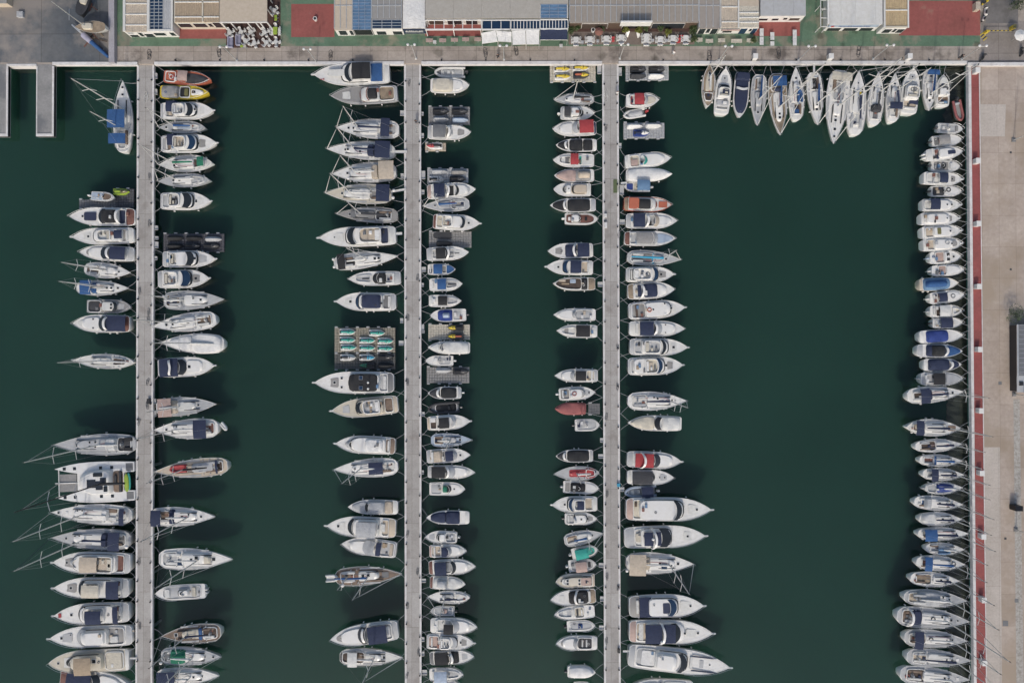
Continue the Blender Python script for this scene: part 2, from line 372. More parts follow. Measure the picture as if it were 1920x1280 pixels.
            for side in (0, 1):
                for i in range(nx+1):
                    for j in range(ny+1):
                        u, q = i/nx, j/ny*2-1
                        zz = z-.05*side-.16*q*q+.04*math.cos(u*PI*4)+rnd.uniform(-.012, .012)-.08*(2*u-1)**4
                        vv.append((x0+(x1-x0)*u+rnd.uniform(-.02, .02), v+q*hq, zz))
            W1 = ny+1; o2 = (nx+1)*W1
            for i in range(nx):
                for j in range(ny):
                    p = i*W1+j; ff += [(p, p+W1, p+W1+1, p+1), (o2+p, o2+p+1, o2+p+W1+1, o2+p+W1)]
            for i in range(nx): p = i*W1; ff += [(p, o2+p, o2+p+W1, p+W1)]; p += ny; ff += [(p, p+W1, o2+p+W1, o2+p)]
            for j in range(ny): p = j; ff += [(p, p+1, o2+p+1, o2+p)]; p += nx*W1; ff += [(p, o2+p, o2+p+1, p+1)]
            m.add(vv, ff); bm_ = m.build('bimini', mat(c, 'cloth'), root, ang=70)
            m = MB()
            for s in (-1, 1):
                for xx in (x0+.05, x1-.05): m.tube([((x0+x1)/2, v+s*hq*.98, zb+.05), (xx, v+s*hq*.98, z-.22)], .025)
            m.build('frame', mat('steel', 'metal'), bm_)
        elif k == 'e':
            n_ = int(a[0]) if a else 1; off = [0] if n_ == 1 else [-.32, .32]; cc = g(1, 'dgrey')
            for y in off:
                m = MB(); pad(m, X(0)-.62, X(0)-.02, lambda x: .2, .55, 1.05, yc=y, inset=.07, camber=.05, pa=3.5, pf=5); m.box(X(0)-.38, X(0)-.12, y-.08, y+.08, -.4, .56); m.box(X(0)-.15, X(0)+.06, y-.12, y+.12, .45, .7, .03)
                m.build('outboard_motor', mat(cc, 'gel'), root)
        elif k == 'n':
            x = X(1); z = zd+sheer(x)
            m = MB(); m.box(x-.35, x+min(.45, .03*L), -.15, .15, z-.02, z+.08, .03); m.build('anchor_platform', mat('W', 'gel'), root)
            m = MB(); m.tube([(x-.1, 0, z+.12), (x+min(.55, .045*L), 0, z+.02)], .05); m.build('anchor', mat('steel', 'metal'), root)
        elif k == 'm':
            t, hh = a[0], a[1]; x = X(t); zb = top(t); rr = .075+.0028*hh
            m = MB(); m.tube([(x, 0, zb), (x-.03, 0, zb+hh*.6), (x-.08, 0, zb+hh)], rr, 8, rr*.6); ms = m.build('mast', mat('offw', 'gel'), root)
            for kk in ([.52] if hh < 12.5 else [.36, .66]):
                m = MB(); q = Wd*(.34 if kk > .4 else .4); m.tube([(x-.3, -q, zb+hh*kk+.05), (x, 0, zb+hh*kk), (x-.3, q, zb+hh*kk+.05)], .05, 5); m.build('spreader', mat('offw', 'gel'), ms)
            m = MB(); ck = [.52] if hh < 12.5 else [.36, .66]; tp = (x-.08, 0, zb+hh*.98)
            for s in (-1, 1):
                ch = (x-.1, s*hwx(x)*.94, zd+.1); sp = [(x-.3, s*Wd*(.34 if q > .4 else .4), zb+hh*q+.05) for q in ck]
                m.tube([ch]+sp+[tp], .011, 4)
            tt = .985 if g(2, 1) else t+.3
            if g(2, 1):
                m.tube([(X(.02), 0, zd+.3), tp], .011, 4); fs_ = ((X(.985), 0, zd+sheer(X(1))+.2), (x, 0, zb+hh*(.97 if hh > 11 else .92)))
                m.build('rigging', mat('lgrey', 'metal'), ms)
                ic = next((q[1][0] for q in toks if q[0] == 'i'), 'offw')
                m = MB(); P0, P1 = Vector(fs_[0]), Vector(fs_[1]); m.tube([P0, P0.lerp(P1, .08), P0.lerp(P1, .45), P0.lerp(P1, .93), P1], .022, 6); fr_ = .035 if (col in 'AH' or (col == 'B' and bow[1] > 500)) else .085
                m2 = MB(); m2.tube([P0.lerp(P1, .03), P0.lerp(P1, .1), P0.lerp(P1, .5), P0.lerp(P1, .92)], fr_, 7, .03); m.build('forestay', mat('lgrey', 'metal'), ms); m2.build('furled_sail', mat(ic, 'cloth'), ms)
            else: m.build('rigging', mat('lgrey', 'metal'), ms)
            masts.append((x, zb))
            m = MB(); m.box(x-.12, x+.12, -.02, .02, zb+hh, zb+hh+.25); m.tube([(x-.08, 0, zb+hh), (x-.08, 0, zb+hh+.6)], .015, 4); m.build('wind_vane', mat('dgrey', 'metal'), ms)
        elif k == 'j':
            c = a[0]; ln = g(1, .3)*L; v = g(2, 0)*vs; mi = int(g(3, 0)); x, zb = masts[min(mi, len(masts)-1)] if masts else (X(.6), top(.6))
            z = zb+.75; P0 = Vector((x-.1, 0, z)); P1 = Vector((x-ln, v*Wd/2, z-.1)); bo = MB(); bo.tube([P0, P1], .07, 6); b_ = bo.build('boom', mat('steel', 'metal'), root)
            m = MB(); q = Vector((0, 0, .18)); m.tube([P0+q*1.6, P0.lerp(P1, .15)+q*1.1, P0.lerp(P1, .5)+q*.95, P0.lerp(P1, .85)+q*.8, P1+q*.5], .24, 8, .12); m.build('sail_cover', mat(c, 'cloth'), b_)
        elif k == 'q':
            t, v = a[0], g(1, 0); y = v*vs*Wd/2; z = top(t, y)+.08; m = MB(); m.tube([(X(t)+.35*math.cos(q*PI/6), y+.35*math.sin(q*PI/6), z) for q in range(13)], .09, 6); m.build('life_ring', mat(g(2, 'orange'), 'rubber'), root)
        elif k == 't':
            t, v = a[0], g(1, 0); y = v*vs*Wd/2; z = top(t, y)+.1; ln, wd = g(3, 2.4), g(4, 1.2); m = MB()
            pts = [(X(t)-ln/2, y-wd/2, z+.15), (X(t)+ln*.2, y-wd/2, z+.15), (X(t)+ln*.42, y-wd*.3, z+.2), (X(t)+ln/2, y, z+.25), (X(t)+ln*.42, y+wd*.3, z+.2), (X(t)+ln*.2, y+wd/2, z+.15), (X(t)-ln/2, y+wd/2, z+.15)]
            m.tube(pts, .2, 7); m.box(X(t)-ln*.45, X(t)+ln*.3, y-wd*.4, y+wd*.4, z-.05, z+.05); m.build('stowed_dinghy', mat(g(2, 'red'), 'rubber'), root)
        elif k == 'u':   # wheel(s)
            t = a[0]; m = MB(); z = top(t)+.55
            m.tube([(X(t), .42*math.cos(q*PI/6), z+.42*math.sin(q*PI/6)) for q in range(13)], .03, 5); m.obox(Matrix.Translation((X(t)+.1, 0, z-.6)), .3, .3, .9, .05); m.build('helm', mat('W', 'gel'), root)
        elif k == 'x':   # a stripe or marking panel on deck: t0,t1,v0,v1,col
            t0, t1, v0, v1, c = a; zb = max(top(t0), top(t1)); y0, y1 = sorted((v0*vs*Wd/2, v1*vs*Wd/2)); m = MB(); pad(m, X(t0), X(t1), lambda x: min((y1-y0)/2, max(.05, hwx(x)*.93-abs(y0+y1)/2)), zb, zb+.03+e(), yc=(y0+y1)/2, inset=.01, camber=0, pa=12, pf=9)
            m.build('deck_pad', mat(c, 'deck'), root)
        elif k == 'z':
            c = a[0]; m = MB(); pts = [(x, y, z) for x, y, z in loop(zd-.06, 1.008, -.02)]; m.tube(pts[:len(ts)]+pts[len(ts):], .05, 5); m.build('rub_rail', mat(c, 'rubber'), root)
        elif k == 'R':
            t0 = .56 if not sail else .06; m = MB(); hh = .55
            tt = [t0+(.985-t0)*i/9 for i in range(10)]
            P = [(X(t), -max(.12, fn(t)*Wd/2-.07), zd+sheer(X(t))+hh*(1 if t > t0+.05 else .8)) for t in tt]; Q = [(x, -y, z) for x, y, z in P]
            P.append((X(1)+.05, -.1, zd+sheer(X(1))+hh)); Q.append((X(1)+.05, .1, zd+sheer(X(1))+hh))
            m.tube(P+Q[::-1], .024 if not sail else .018, 4)
            for i in range(0, 10, 2):
                for pp in (P[i], Q[i]): m.tube([(pp[0], pp[1], pp[2]-hh), pp], .018, 4)
            m.build('guard_rail', mat('steel', 'metal'), root)
        elif k == 'F':
            me = shared('fender', lambda: MB().ball((0, 0, 0), .14, .14, .34, 8, 6).mesh('fender', mat('W', 'rubber')))
            for s in (-1, 1):
                for t in rnd.sample([.12, .25, .38, .5, .62, .72], rnd.choice((2, 2, 3))):
                    link('fender', me, root, (X(t), s*(fn(t)*Wd/2+.1), zd*.55))
    # small gear that lies about on deck
    hask = any(k == 'k' for k, _ in toks)
    if typ in ('FB', 'SP', 'CU', 'TR', 'CC') and hask:
        for i in range(rnd.choice((2, 3, 3))):
            t = rnd.uniform(.1, .36); y = rnd.uniform(-.55, .55)*hwx(X(t)); z = top(t, y); q = rnd.random(); m = MB()
            if q < .5: a_, b_ = rnd.uniform(.25, .55), rnd.uniform(.25, .7); m.box(X(t)-a_/2, X(t)+a_/2, y-b_/2, y+b_/2, z-.02, z+rnd.uniform(.1, .35), .04); m.build('cushion', mat(rnd.choice(('offw', 'lgrey', 'tan', 'navy', 'grey', 'beige', 'dgrey')), 'cloth'), root)
            elif q < .75: m.tube([(X(t)+.2*math.cos(k_*1.1), y+.2*math.sin(k_*1.1), z+.02+.01*k_) for k_ in range(12)], .04, 5); m.build('rope_coil', mat(rnd.choice(('offw', 'grey', 'blue')), 'cloth'), root)
            else: m.box(X(t)-.2, X(t)+.2, y-.3, y+.3, z-.02, z+.3, .05); m.box(X(t)-.22, X(t)+.22, y-.32, y+.32, z+.3, z+.34, .02); m.build('cool_box', mat(rnd.choice(('W', 'grey', 'sblue', 'rust')), 'plastic'), root)
        if typ != 'CC' and not any(k == 'x' and a[0] > .55 for k, a in toks):
            t0, t1 = rnd.uniform(.68, .74), rnd.uniform(.84, .92); m = MB(); zt_ = top((t0+t1)/2); pad(m, X(t0), X(t1), lambda x: hwx(x)*.5, zt_-.02, zt_+.012, inset=.01, camber=.02, pf=4); m.build('non_slip_mat', mat(rnd.choice(('lgrey', 'offw', 'offw', 'mgrey')), 'deck'), root)
    if sail and hask:
        for s in (-1, 1):
            for t in (.24, .33):
                m = MB(); y = s*hwx(X(t))*.72; m.tube([(X(t), y, zd), (X(t), y, zd+.32)], .11, 8, .08); m.build('winch', mat('steel', 'metal'), root)
            m = MB(); y = s*hwx(X(.5))*.82; z = zd+sheer(X(.5))+.03; m.obox(Matrix.Translation((X(.52), y, z)), L*.3, hwx(X(.5))*.17, .02); m.build('non_slip_mat', mat('lgrey', 'deck'), root)
        if masts:
            mx_, mz_ = masts[0]
            for i in range(3):
                y = rnd.uniform(-.3, .3)*Wd/2; te = rnd.uniform(.28, .36); m = MB(); m.tube([(mx_-.1, y*.3, mz_+.06), (mx_-.6, y, top(T(mx_-.6), y)+.05), (X(te), y*1.2, max(top(te), mz_-.1)+.05)], .03, 4); m.build('halyard', mat(rnd.choice(('red', 'blue', 'offw', 'dgrey')), 'cloth'), root)
        t = rnd.uniform(.1, .3); m = MB(); y = rnd.uniform(-.3, .3)*Wd/2; z = top(t, y); m.box(X(t)-.25, X(t)+.25, y-.2, y+.2, z-.02, z+.2, .04); m.build('cushion', mat(rnd.choice(('navy', 'offw', 'grey', 'rust')), 'cloth'), root)
        if L > 10.5 and not any(k == 'u' for k, _ in toks):
            m = MB(); z = top(.15)+.55; m.tube([(X(.15), .5*math.cos(q*PI/6), z+.5*math.sin(q*PI/6)) for q in range(13)], .035, 5); m.obox(Matrix.Translation((X(.15)+.12, 0, z-.6)), .3, .3, .9, .05); m.build('helm', mat('lgrey', 'gel'), root)
    # mooring lines to the nearest pier or quay
    if quay:
        kind, val, zq = quay
        near_bow = abs((B.x if kind == 'x' else B.y)-val) < abs((A.x if kind == 'x' else A.y)-val)
        for s in (-1, 1):
            tt = .97 if near_bow else .02; p = Vector((X(tt), s*fn(tt)*Wd/2*(.8 if not near_bow else .9), zd+.06))
            wp = Vector((C_.x, C_.y, 0))+Vector((ex.x*p.x+ey.x*p.y, ex.y*p.x+ey.y*p.y, p.z))
            qd = Vector((val, wp.y, zq)) if kind == 'x' else Vector((wp.x, val, zq))
            out = 1.0*s*(ey.y if kind == 'x' else ey.x)*rnd.uniform(.5, 1.6)
            if kind == 'x': qd.y += out
            else: qd.x += out
            r_ = qd-Vector((C_.x, C_.y, 0)); ql = Vector((r_.x*ex.x+r_.y*ex.y, r_.x*ey.x+r_.y*ey.y, zq))
            mid = (p+ql)/2-Vector((0, 0, .25)); MB().tube([p, mid, ql], .03, 4).build('mooring_line', mat('lgrey', 'cloth'), root)
    tag(root, desc, cat or PRE_CAT[typ], GROUPS[col])
    ROOTS.append((col, root)); return root
GROUPS = dict(A='boats moored on the left side of the left pier', B='boats moored on the right side of the left pier', C='boats moored on the left side of the middle pier',
  D='boats moored on the right side of the middle pier', E='boats moored on the left side of the right pier', F='boats moored on the right side of the right pier',
  G='boats moored along the top quay', H='boats moored along the right quay', X='')
# ---------------------------------------------------------------- the boats, read off the photograph (pixels of its 1920x1280 frame)
QX = dict(A=('x', at(257,640,1).x, 1.05), B=('x', at(288,640,1).x, 1.05), C=('x', at(760,640,1).x, 1.05), D=('x', at(790,640,1).x, 1.05), E=('x', at(1133,640,1).x, 1.05), F=('x', at(1163,640,1).x, 1.05),
          G=('y', at(960,119,1.5).y, 1.5), H=('x', at(1820,640,1.5).x, 1.5))
def b(col, typ, bx, by, sx_, sy, beam, desc, feats="", **k):
    return boat(col, typ, (bx, by), (sx_, sy), beam, desc, feats, quay=QX.get(col), **k)
# left pier, left side
b('A','SL',230,151,230,285,39,"white ketch with two bright blue awnings","k.04,.2,.55,lgrey c.3,.62,.5,offw,.35 h.8,0 h.9,0 b.35,.6,.86,blue,2.1 b.13,.27,.84,blue,2.1 m.6,14.5 m.32,9.5,0 p.05,lgrey")
b('A','SP',130,405,253,407,36,"white sport cruiser with navy sunpad and black sliding roof","p.13,rust k.13,.25,.8,navy g.5,.57,.8 c.26,.6,.82,W,.55 o.28,.51,.72,black,.7 x.59,.78,-.45,.45,navy h.8,0,.5 -s a.27,W,1.3",deck='W')
b('A','FB',135,444,251,441,33,"white flybridge yacht with small navy cockpit cover","b.21,.34,.5,navy,1 g.6,.68,.66,lgrey f.34,.56,.6 c.2,.7,.8,W,.8 p.08,offw h.74,0")
b('A','SP',149,472,251,477,30,"white sport boat with navy bimini and curved dark windscreen","p.15,lgrey g.5,.63,.82 b.18,.48,.82,navy,1.2 a.48,W,1.4 h.78,0")
b('A','SL',245,511,158,504,31,"small white sloop with teak cockpit benches","k.06,.34,.7,teak m.5,12.5 j.offw".replace('j.offw','joffw')+" h.75,0,.45")
b('A','SL',242,540,143,540,30,"sloop with blue bimini and blue spray hood","b.06,.26,.9,blue,1.9 y.27,.4,.7,blue m.58,13 jblue,.3 joffw,.3",hull='lgrey')
b('A','TR',245,575,163,574,27,"grey open-backed fishing boat with dark roof hatches","k.03,.34,.86,dgrey c.33,.66,.7,offw,.8 g.6,.66,.62 h.72,.2,.6 h.6,-.25,.6 h.6,.25,.6",hull='lgrey',deck='mgrey')
b('A','SP',136,606,243,607,35,"white sport cruiser with round navy bimini and rust-brown stern","p.08,rust b.09,.44,.86,navy,1.2 g.46,.56,.82 a.43,W,1.5 h.73,0 h.63,-.5,.4 h.63,.5,.4")
b('A','SD',138,675,251,679,29,"slim old cream sloop with orange bowsprit","k.12,.35,.5,brown c.38,.7,.5,offw,.3 h.42,0,.8 m.54,12 joffw,.5 n",deck='offw')
b('A','SW',100,834,255,832,42,"long silver-white sloop with grey cockpit and many hatches","k.05,.22,.7,dgrey s.04,.14,.18,black,.45 s.04,.14,.18,black,-.45 c.25,.72,.56,lgrey,.3 y.25,.4,.6,offw h.72,-.1,.5 h.72,.15,.5 h.55,-.25 h.55,.2 h.48,-.25 h.48,.2 m.43,19.5 joffw,.25",hull='lgrey',deck='lgrey')
# catamaran
def catamaran():
    zd = 1.5; A = at(252, 901, zd); B = at(104, 906, zd); L = (B-A).xy.length; C_ = (A+B)/2; ang = math.atan2(B.y-A.y, B.x-A.x)
    r = empty('catamaran', (C_.x, C_.y, 0), ang); W_ = 7.6; X = lambda t: (t-.5)*L
    for s in (-1, 1):
        ts = [0, .02, .1, .25, .4, .55, .7, .82, .92, .98, 1]; yc = s*(W_/2-1.15)
        fn = lambda t: .8+.2*min(t/.3, 1) if t < .45 else max(.03, 1-((t-.45)/.55)**2.4)
        def lp(z, k): return [(X(t), yc-fn(t)*1.15*k, z) for t in ts]+[(X(t), yc+fn(t)*1.15*k, z) for t in ts[::-1]]
        m = MB(); m.loops([lp(-.4, .5), lp(.1, .75), lp(1, .95), lp(zd, 1), lp(zd+.06, .96)], True, True); h = m.build('hull', mat('hull', 'gel'), r)
        for t in (.75, .88, .42, .28): m = MB(); m.box(X(t)-.28, X(t)+.28, yc-.28, yc+.28, zd+.05, zd+.11, .02); m.build('hatch', mat('glass', 'glass'), h)
        m = MB(); m.box(X(.01), X(.1), yc-.7, yc+.7, zd-.3, zd+.09); m.build('swim_step', mat('grey', 'deck'), h)
    m = MB(); m.box(X(.13), X(.72), -W_/2+1.6, W_/2-1.6, .8, zd+.05); m.build('bridge_deck', mat('W', 'deck'), r)
    m = MB(); pad(m, X(.26), X(.7), lambda x: 2.35-max(0, (x-X(.45)))*.18, zd+.03, zd+1.05, inset=.3, camber=.08, rake=.8, pa=9, pf=4); c = m.build('cabin', mat('W', 'gel'), r)
    for i, (x, y, a, q) in enumerate(((.5, .1, 1.6, 1.5), (.4, .45, 1.3, 1.6), (.35, -.5, 1.1, .9))):
        m = MB(); m.box(X(x)-a/2, X(x)+a/2, y-q/2, y+q/2, zd+1.1, zd+1.16+i*.01); m.build('solar_panel', mat('dglass', 'glass'), c)
    m = MB(); m.box(X(.3), X(.34), .6, 1.6, zd+1.1, zd+1.3).box(X(.36), X(.47), -1.9, -1.2, zd+1.1, zd+1.3, .05); m.build('hatch', mat('glass', 'glass'), c)
    m = MB(); pad(m, X(.14), X(.27), lambda x: 2.0, zd+.06, zd+.1); m.build('cockpit', mat('teak', 'wood'), r)
    m = MB(); m.box(X(.15), X(.18), -1.9, 1.9, zd+.09, zd+.5, .06).box(X(.21), X(.245), -1.2, .4, zd+.09, zd+.45, .05); m.build('seat', mat('dgrey', 'cloth'), r)
    for s in (-1, 1):
        m = MB(); m.box(X(.735), X(.95), min(s*.08, s*1.62), max(s*.08, s*1.62), zd-.12, zd-.09); m.build('net', mat('mgrey', 'cloth'), r)
    m = MB(); m.tube([(X(.955), -W_/2+1, zd), (X(.955), W_/2-1, zd)], .1); m.tube([(X(.72), 0, zd), (X(1.0), 0, zd+.05)], .09); m.build('crossbeam', mat('W', 'gel'), r)
    x = X(.35+.0); m = MB(); m.tube([(x, 0, zd+1), (x-.1, 0, zd+23.5)], .13, 8, .08); ms = m.build('mast', mat('dgrey', 'metal'), r)
    for kk in (.4, .7): m = MB(); m.tube([(x-.4, -1.6, zd+23*kk), (x, 0, zd+23*kk), (x-.4, 1.6, zd+23*kk)], .06); m.build('spreader', mat('steel', 'metal'), ms)
    m = MB()
    for s in (-1, 1): m.tube([(x-1, s*(W_/2-.3), zd), (x-.4, s*1.6, zd+23*.4), (x-.1, 0, zd+22)], .018, 4)
    m.tube([(X(.955), 0, zd), (x-.1, 0, zd+22)], .06, 5); m.build('rigging', mat('lgrey', 'metal'), ms)
    m = MB(); m.tube([(x-.1, 0, zd+2.2), (x-3, 0, zd+2.3), (x-4.6, 0, zd+2.2)], .28, 8, .2); m.build('sail_cover', mat('black', 'cloth'), r)
    tag(r, "wide white catamaran with black mast and solar panels", 'catamaran', GROUPS['A']); ROOTS.append(('A', r))
    for i, (px, py, l_, w_, cc, lab) in enumerate(((238, 904, 3.4, .85, 'lime', 'lime green paddleboard stowed across the catamaran stern'), (241, 902, 3.2, .8, 'teal', 'blue-edged paddleboard beneath the lime one on the catamaran stern'))):
        P = at(px, py, 1.95); m = MB(); pad(m, -l_/2, l_/2, lambda x: w_/2, 0, .14, pa=2.6, pf=2.3, inset=.05); o = m.build('paddleboard', mat(cc, 'plastic'), None, (P.x, P.y, 2.05-.17*i), 1.57+.05)
        tag(o, lab, 'paddleboard')
catamaran()
b('A','SW',95,960,247,966,40,"long white sloop with blue bimini edge and teak seats","k.05,.32,.68,offw s.18,.32,.2,teak,.4 s.18,.32,.2,teak,-.4 b.11,.17,.8,navy,1.6 c.34,.72,.52,W,.3 y.3,.4,.55,W h.9,0 h.8,0 h.66,-.4,.4 h.6,-.4,.4 h.66,.4,.4 h.55,0 m.58,18 joffw,.3 p.04,lgrey")
b('A','SW',94,1008,246,1012,42,"tan-decked sloop with navy canopy and navy boom cover","b.16,.3,.85,navy,1.6 y.3,.4,.62,navy h.8,0 h.68,-.4,.4 h.63,-.4,.4 d.06,.5,.35 m.56,18 jnavy,.3 inavy",hull='mgrey',deck='lgrey')
b('A','FB',99,1054,244,1056,43,"white yacht with beige flybridge cover and brown stern","p.07,lgrey k.07,.2,.8,rust c.18,.78,.86,W,.7 f.2,.46,.72,beige s.24,.38,.5,beige b.45,.68,.68,beige,.9 h.82,0 g.76,.8,.5,lgrey")
b('A','FB',100,1102,241,1102,40,"white yacht with cream roof and navy cockpit cover","p.09,lgrey k.09,.16,.8,grey b.15,.32,.84,navy,.7 c.2,.7,.86,W,.8 g.63,.68,.84 f.36,.58,.7 b.42,.65,.6,cream,1.4 h.77,0,.6 n")
b('A','FB',101,1154,242,1147,41,"white yacht with navy flybridge bimini and navy cockpit strip","p.1,lgrey k.1,.2,.8,mgrey b.17,.24,.8,navy,.8 c.2,.7,.86,W,.8 g.63,.69,.84 f.3,.58,.7 b.4,.61,.62,navy,1.5 h.77,0,.6 x.9,.94,-.2,.2,red n")
b('A','FB',92,1197,247,1190,42,"pointed white yacht with wraparound pale glass and gangway","p.07,lgrey k.08,.32,.8,mgrey s.16,.26,.3,offw,.3 c.3,.66,.72,W,.9 g.6,.68,.8,lgrey h.85,0,.6 h.74,-.3,.3 c.34,.6,.6,W,.4 -f")
b('A','TR',91,1244,242,1236,44,"cream trawler yacht with tan bimini over its wheelhouse","p.05,offw k.06,.3,.8,cream c.34,.78,.7,cream,1 b.5,.71,.74,tan,1.5 q.28,0,beige s.08,.28,.75,cream g.76,.8,.5 h.88,0 h.4,-.2,.9",deck='cream',hull='offw')
b('A','SP',244,1286,113,1270,40,"white boat at the frame edge with navy awning","b.08,.42,.85,navy,1.4 p.1,rust")
# left pier, right side
b('B','CU',396,150,307,143,27,"orange rescue boat with dark grey foredeck and beige canopy","o.45,.93,.72,dgrey,.12 b.27,.47,.72,pink,1.4 q.16,0,offw k.04,.26,.8,orange q.2,.05,red -g -c -s",hull='orange',deck='orange')
b('B','CU',392,174,300,172,27,"bright yellow boat with grey-beige aft cover","o.03,.4,.9,mgrey,.5 k.4,.62,.8,black s.5,.58,.5,olive c.62,.88,.5,W,.2 x.66,.85,-.22,.2,brown -g",hull='yellow',deck='yellow')
b('B','FB',400,207,301,208,34,"white flybridge boat with square navy bimini at its stern","b.09,.3,.6,navy,.9,-.4 c.24,.68,.78,W,.8 g.5,.6,.76 f.26,.48,.62 p.05,lgrey h.68,0")
b('B','SD',297,239,384,239,25,"small grey sloop with blue deck cover","c.28,.7,.6,offw,.3 x.3,.58,-.3,.3,pblue m.62,10 jblue,.36 h.83,0 k.12,.28,.5,offw",hull='lgrey',deck='lgrey')
b('B','FB',406,268,302,270,36,"white flybridge yacht with navy bimini and beige helm","b.1,.27,.6,navy,.9,-.35 k.03,.2,.8,teak g.5,.6,.78,bglass f.25,.47,.64,beige h.68,0,.6")
b('B','SD',297,309,397,305,33,"double-ended sloop with green boom cover and green canopy","b.17,.29,.55,green,1.4,.0 m.68,12 jgreen,.36 k.1,.38,.55,brown h.7,.2,.6 s.12,.2,.4,lgrey",deck='offw')
b('B','SD',296,340,392,337,27,"small bare silver sloop with white boom","k.1,.42,.6,lgrey m.6,9 joffw,.36 h.68,0 h.56,0,.5",hull='lgrey',deck='lgrey')
b('B','FB',395,377,301,377,35,"white flybridge boat with open helm and wide black windscreen","g.46,.6,.84 f.2,.42,.7,lgrey s.24,.34,.3,black,.1 h.72,0,.7 k.05,.2,.8,lgrey")
b('B','FB',404,485,305,486,33,"white flybridge yacht with pale cockpit below dark dock","g.46,.58,.84 f.14,.4,.72,lgrey h.64,0,.6")
b('B','FB',392,521,296,524,36,"white flybridge yacht with navy windscreen cover and round helm","g.48,.62,.86,bglass f.16,.42,.72,W q.16,.3,green h.74,0,.6")
b('B','SW',421,561,307,564,38,"broad pale sloop with navy hatch in its cockpit","k.04,.28,.68,teak x.06,.22,-.3,.3,navy m.34,12 joffw,.3 h.62,0 h.5,-.2 d.0,-.4,.25",deck='lgrey',hull='lgrey')
b('B','SW',286,612,405,598,37,"white sloop with round teak cockpit and twin hatches","k.06,.3,.66,teak u.14 h.78,.0,.6 h.67,.05,.5 h.55,-.2,.5 h.43,0,.7 m.56,15.5 joffw,.36")
b('B','SW',301,642,420,645,40,"sloop wrapped completely in white winter covers","o.03,.52,.96,W,.55 o.5,.86,.8,W,.3 m.5,14.5 joffw,.36 -k -s -h -c -w p.03,offw")
b('B','SP',402,685,296,690,38,"white cruiser with long navy stern awning","b.02,.34,.92,navy,1.3 a.16,W,1.9 g.38,.5,.8 h.56,0,.7 h.72,0,.7 c.5,.8,.66,W,.2 d.12,0,.3 n")
b('B','SW',406,757,293,765,37,"pale sloop with dusty pink cockpit cover","b.02,.24,.95,pink,1.1 y.22,.36,.7,beige m.4,11 joffw,.3 h.7,0 c.34,.66,.5,offw,.3",deck='lgrey')
b('B','SW',288,806,409,802,40,"white sloop with large navy bimini before a tied dinghy","b.2,.4,.88,navy,1.6 k.05,.2,.62,rust h.8,0 h.53,0 h.7,-.35,.35 h.7,.3,.35 h.63,-.35,.35 m.64,13.5 joffw,.36")
b('B','SW',289,884,427,872,37,"tan-decked sloop carrying a red dinghy on deck","t.66,-.1,red,3,1.1 k.06,.16,.6,brown c.2,.5,.5,lgrey,.3 b.15,.18,.7,navy,.8 m.58,13 jblack,.32 -h h.42,0",deck='beige',hull='offw')
b('B','SW',404,968,282,968,38,"white sloop with navy stern canopy and rounded navy hood","b.0,.15,.8,navy,1.6 y.28,.38,.75,navy k.16,.3,.6,teak h.78,0 h.6,-.3,.4 h.5,0,.6 m.6,16 joffw,.32")
b('B','SW',437,1048,298,1047,42,"broad white motorsailer with black roof hatches and stern frame","k.06,.26,.7,lgrey h.52,-.2,.9 h.52,.2,.9 h.45,0,.6 l.3,.35,1.4,.8 h.74,0,.8 c.3,.68,.6,W,.45 c.6,.7,.45,cream,.3 m.55,15 joffw,.3 p.03,lgrey")
b('B','CC',291,1113,385,1107,30,"white open boat with centre console and twin outboards","k.08,.85,.82,lgrey e2,lgrey c.34,.58,.42,W,.7 s.7,.8,.55,offw s.18,.26,.6,cream")
b('B','SW',302,1192,414,1184,37,"wooden-decked sloop with blue canvas strip","x.3,.36,-.6,.6,blue k.05,.3,.66,brown c.34,.66,.5,cream,.3 h.75,0,.8 m.55,13 jnavy,.34",deck='teak',hull='offw')
b('B','SW',416,1231,302,1229,37,"grey-white sloop with deep green spray hood","y.15,.42,.75,green k.02,.2,.7,grey m.54,13.5 joffw,.34 h.72,0 h.86,0 d.0,.5,.3",hull='lgrey',deck='lgrey')
b('B','SW',412,1266,293,1269,36,"white sloop with navy canopy framed by chrome","b.0,.28,.88,navy,1.6 m.55,13 joffw,.32 h.72,0 h.6,0")
# middle pier, left side
b('C','FB',588,140,730,137,43,"large white flybridge yacht with black bimini and blue cover","b.26,.5,.74,black,.8 b.1,.25,.8,blue,.6 p.07,offw g.54,.6,.84 h.8,0 x.58,.8,-.3,.3,offw x.86,.92,.3,.6,red")
b('C','SP',620,180,745,175,35,"grey-decked open cruiser with maroon windscreen and tan cockpit","k.04,.28,.8,tan c.27,.56,.8,offw,.4 g.46,.57,.8,rust o.3,.45,.6,black,.5 -h -s p.04,lgrey",deck='mgrey',hull='lgrey')
b('C','SW',630,239,748,244,38,"white sloop with a wide navy bimini","b.16,.3,.92,navy,1.6 k.04,.2,.62,lgrey h.8,0 h.72,0 m.64,11.5 jnavy,.4 h.5,0,.6")
b('C','SW',612,279,740,285,36,"sloop with navy bimini, navy hood and a boarding gangway","b.08,.3,.9,navy,1.6 y.3,.42,.62,navy h.68,0 h.72,.0 h.5,.2 m.58,13 jnavy,.4")
b('C','SW',621,326,743,322,40,"sloop with a long beige awning over its cockpit","b.05,.28,.88,beige,1.7 y.28,.4,.7,beige m.62,11.5 joffw,.3 h.75,0 h.56,0,.5 d.74,.6,.3",hull='lgrey')
b('C','SW',609,362,734,365,39,"cream-decked sloop with navy canopy and fenders astern","b.04,.24,.84,navy,1.6 d-.02,.4,.3 d-.03,-.3,.3 h.74,0 h.6,-.2 h.52,0 m.6,14.5 joffw,.32",deck='cream',hull='offw')
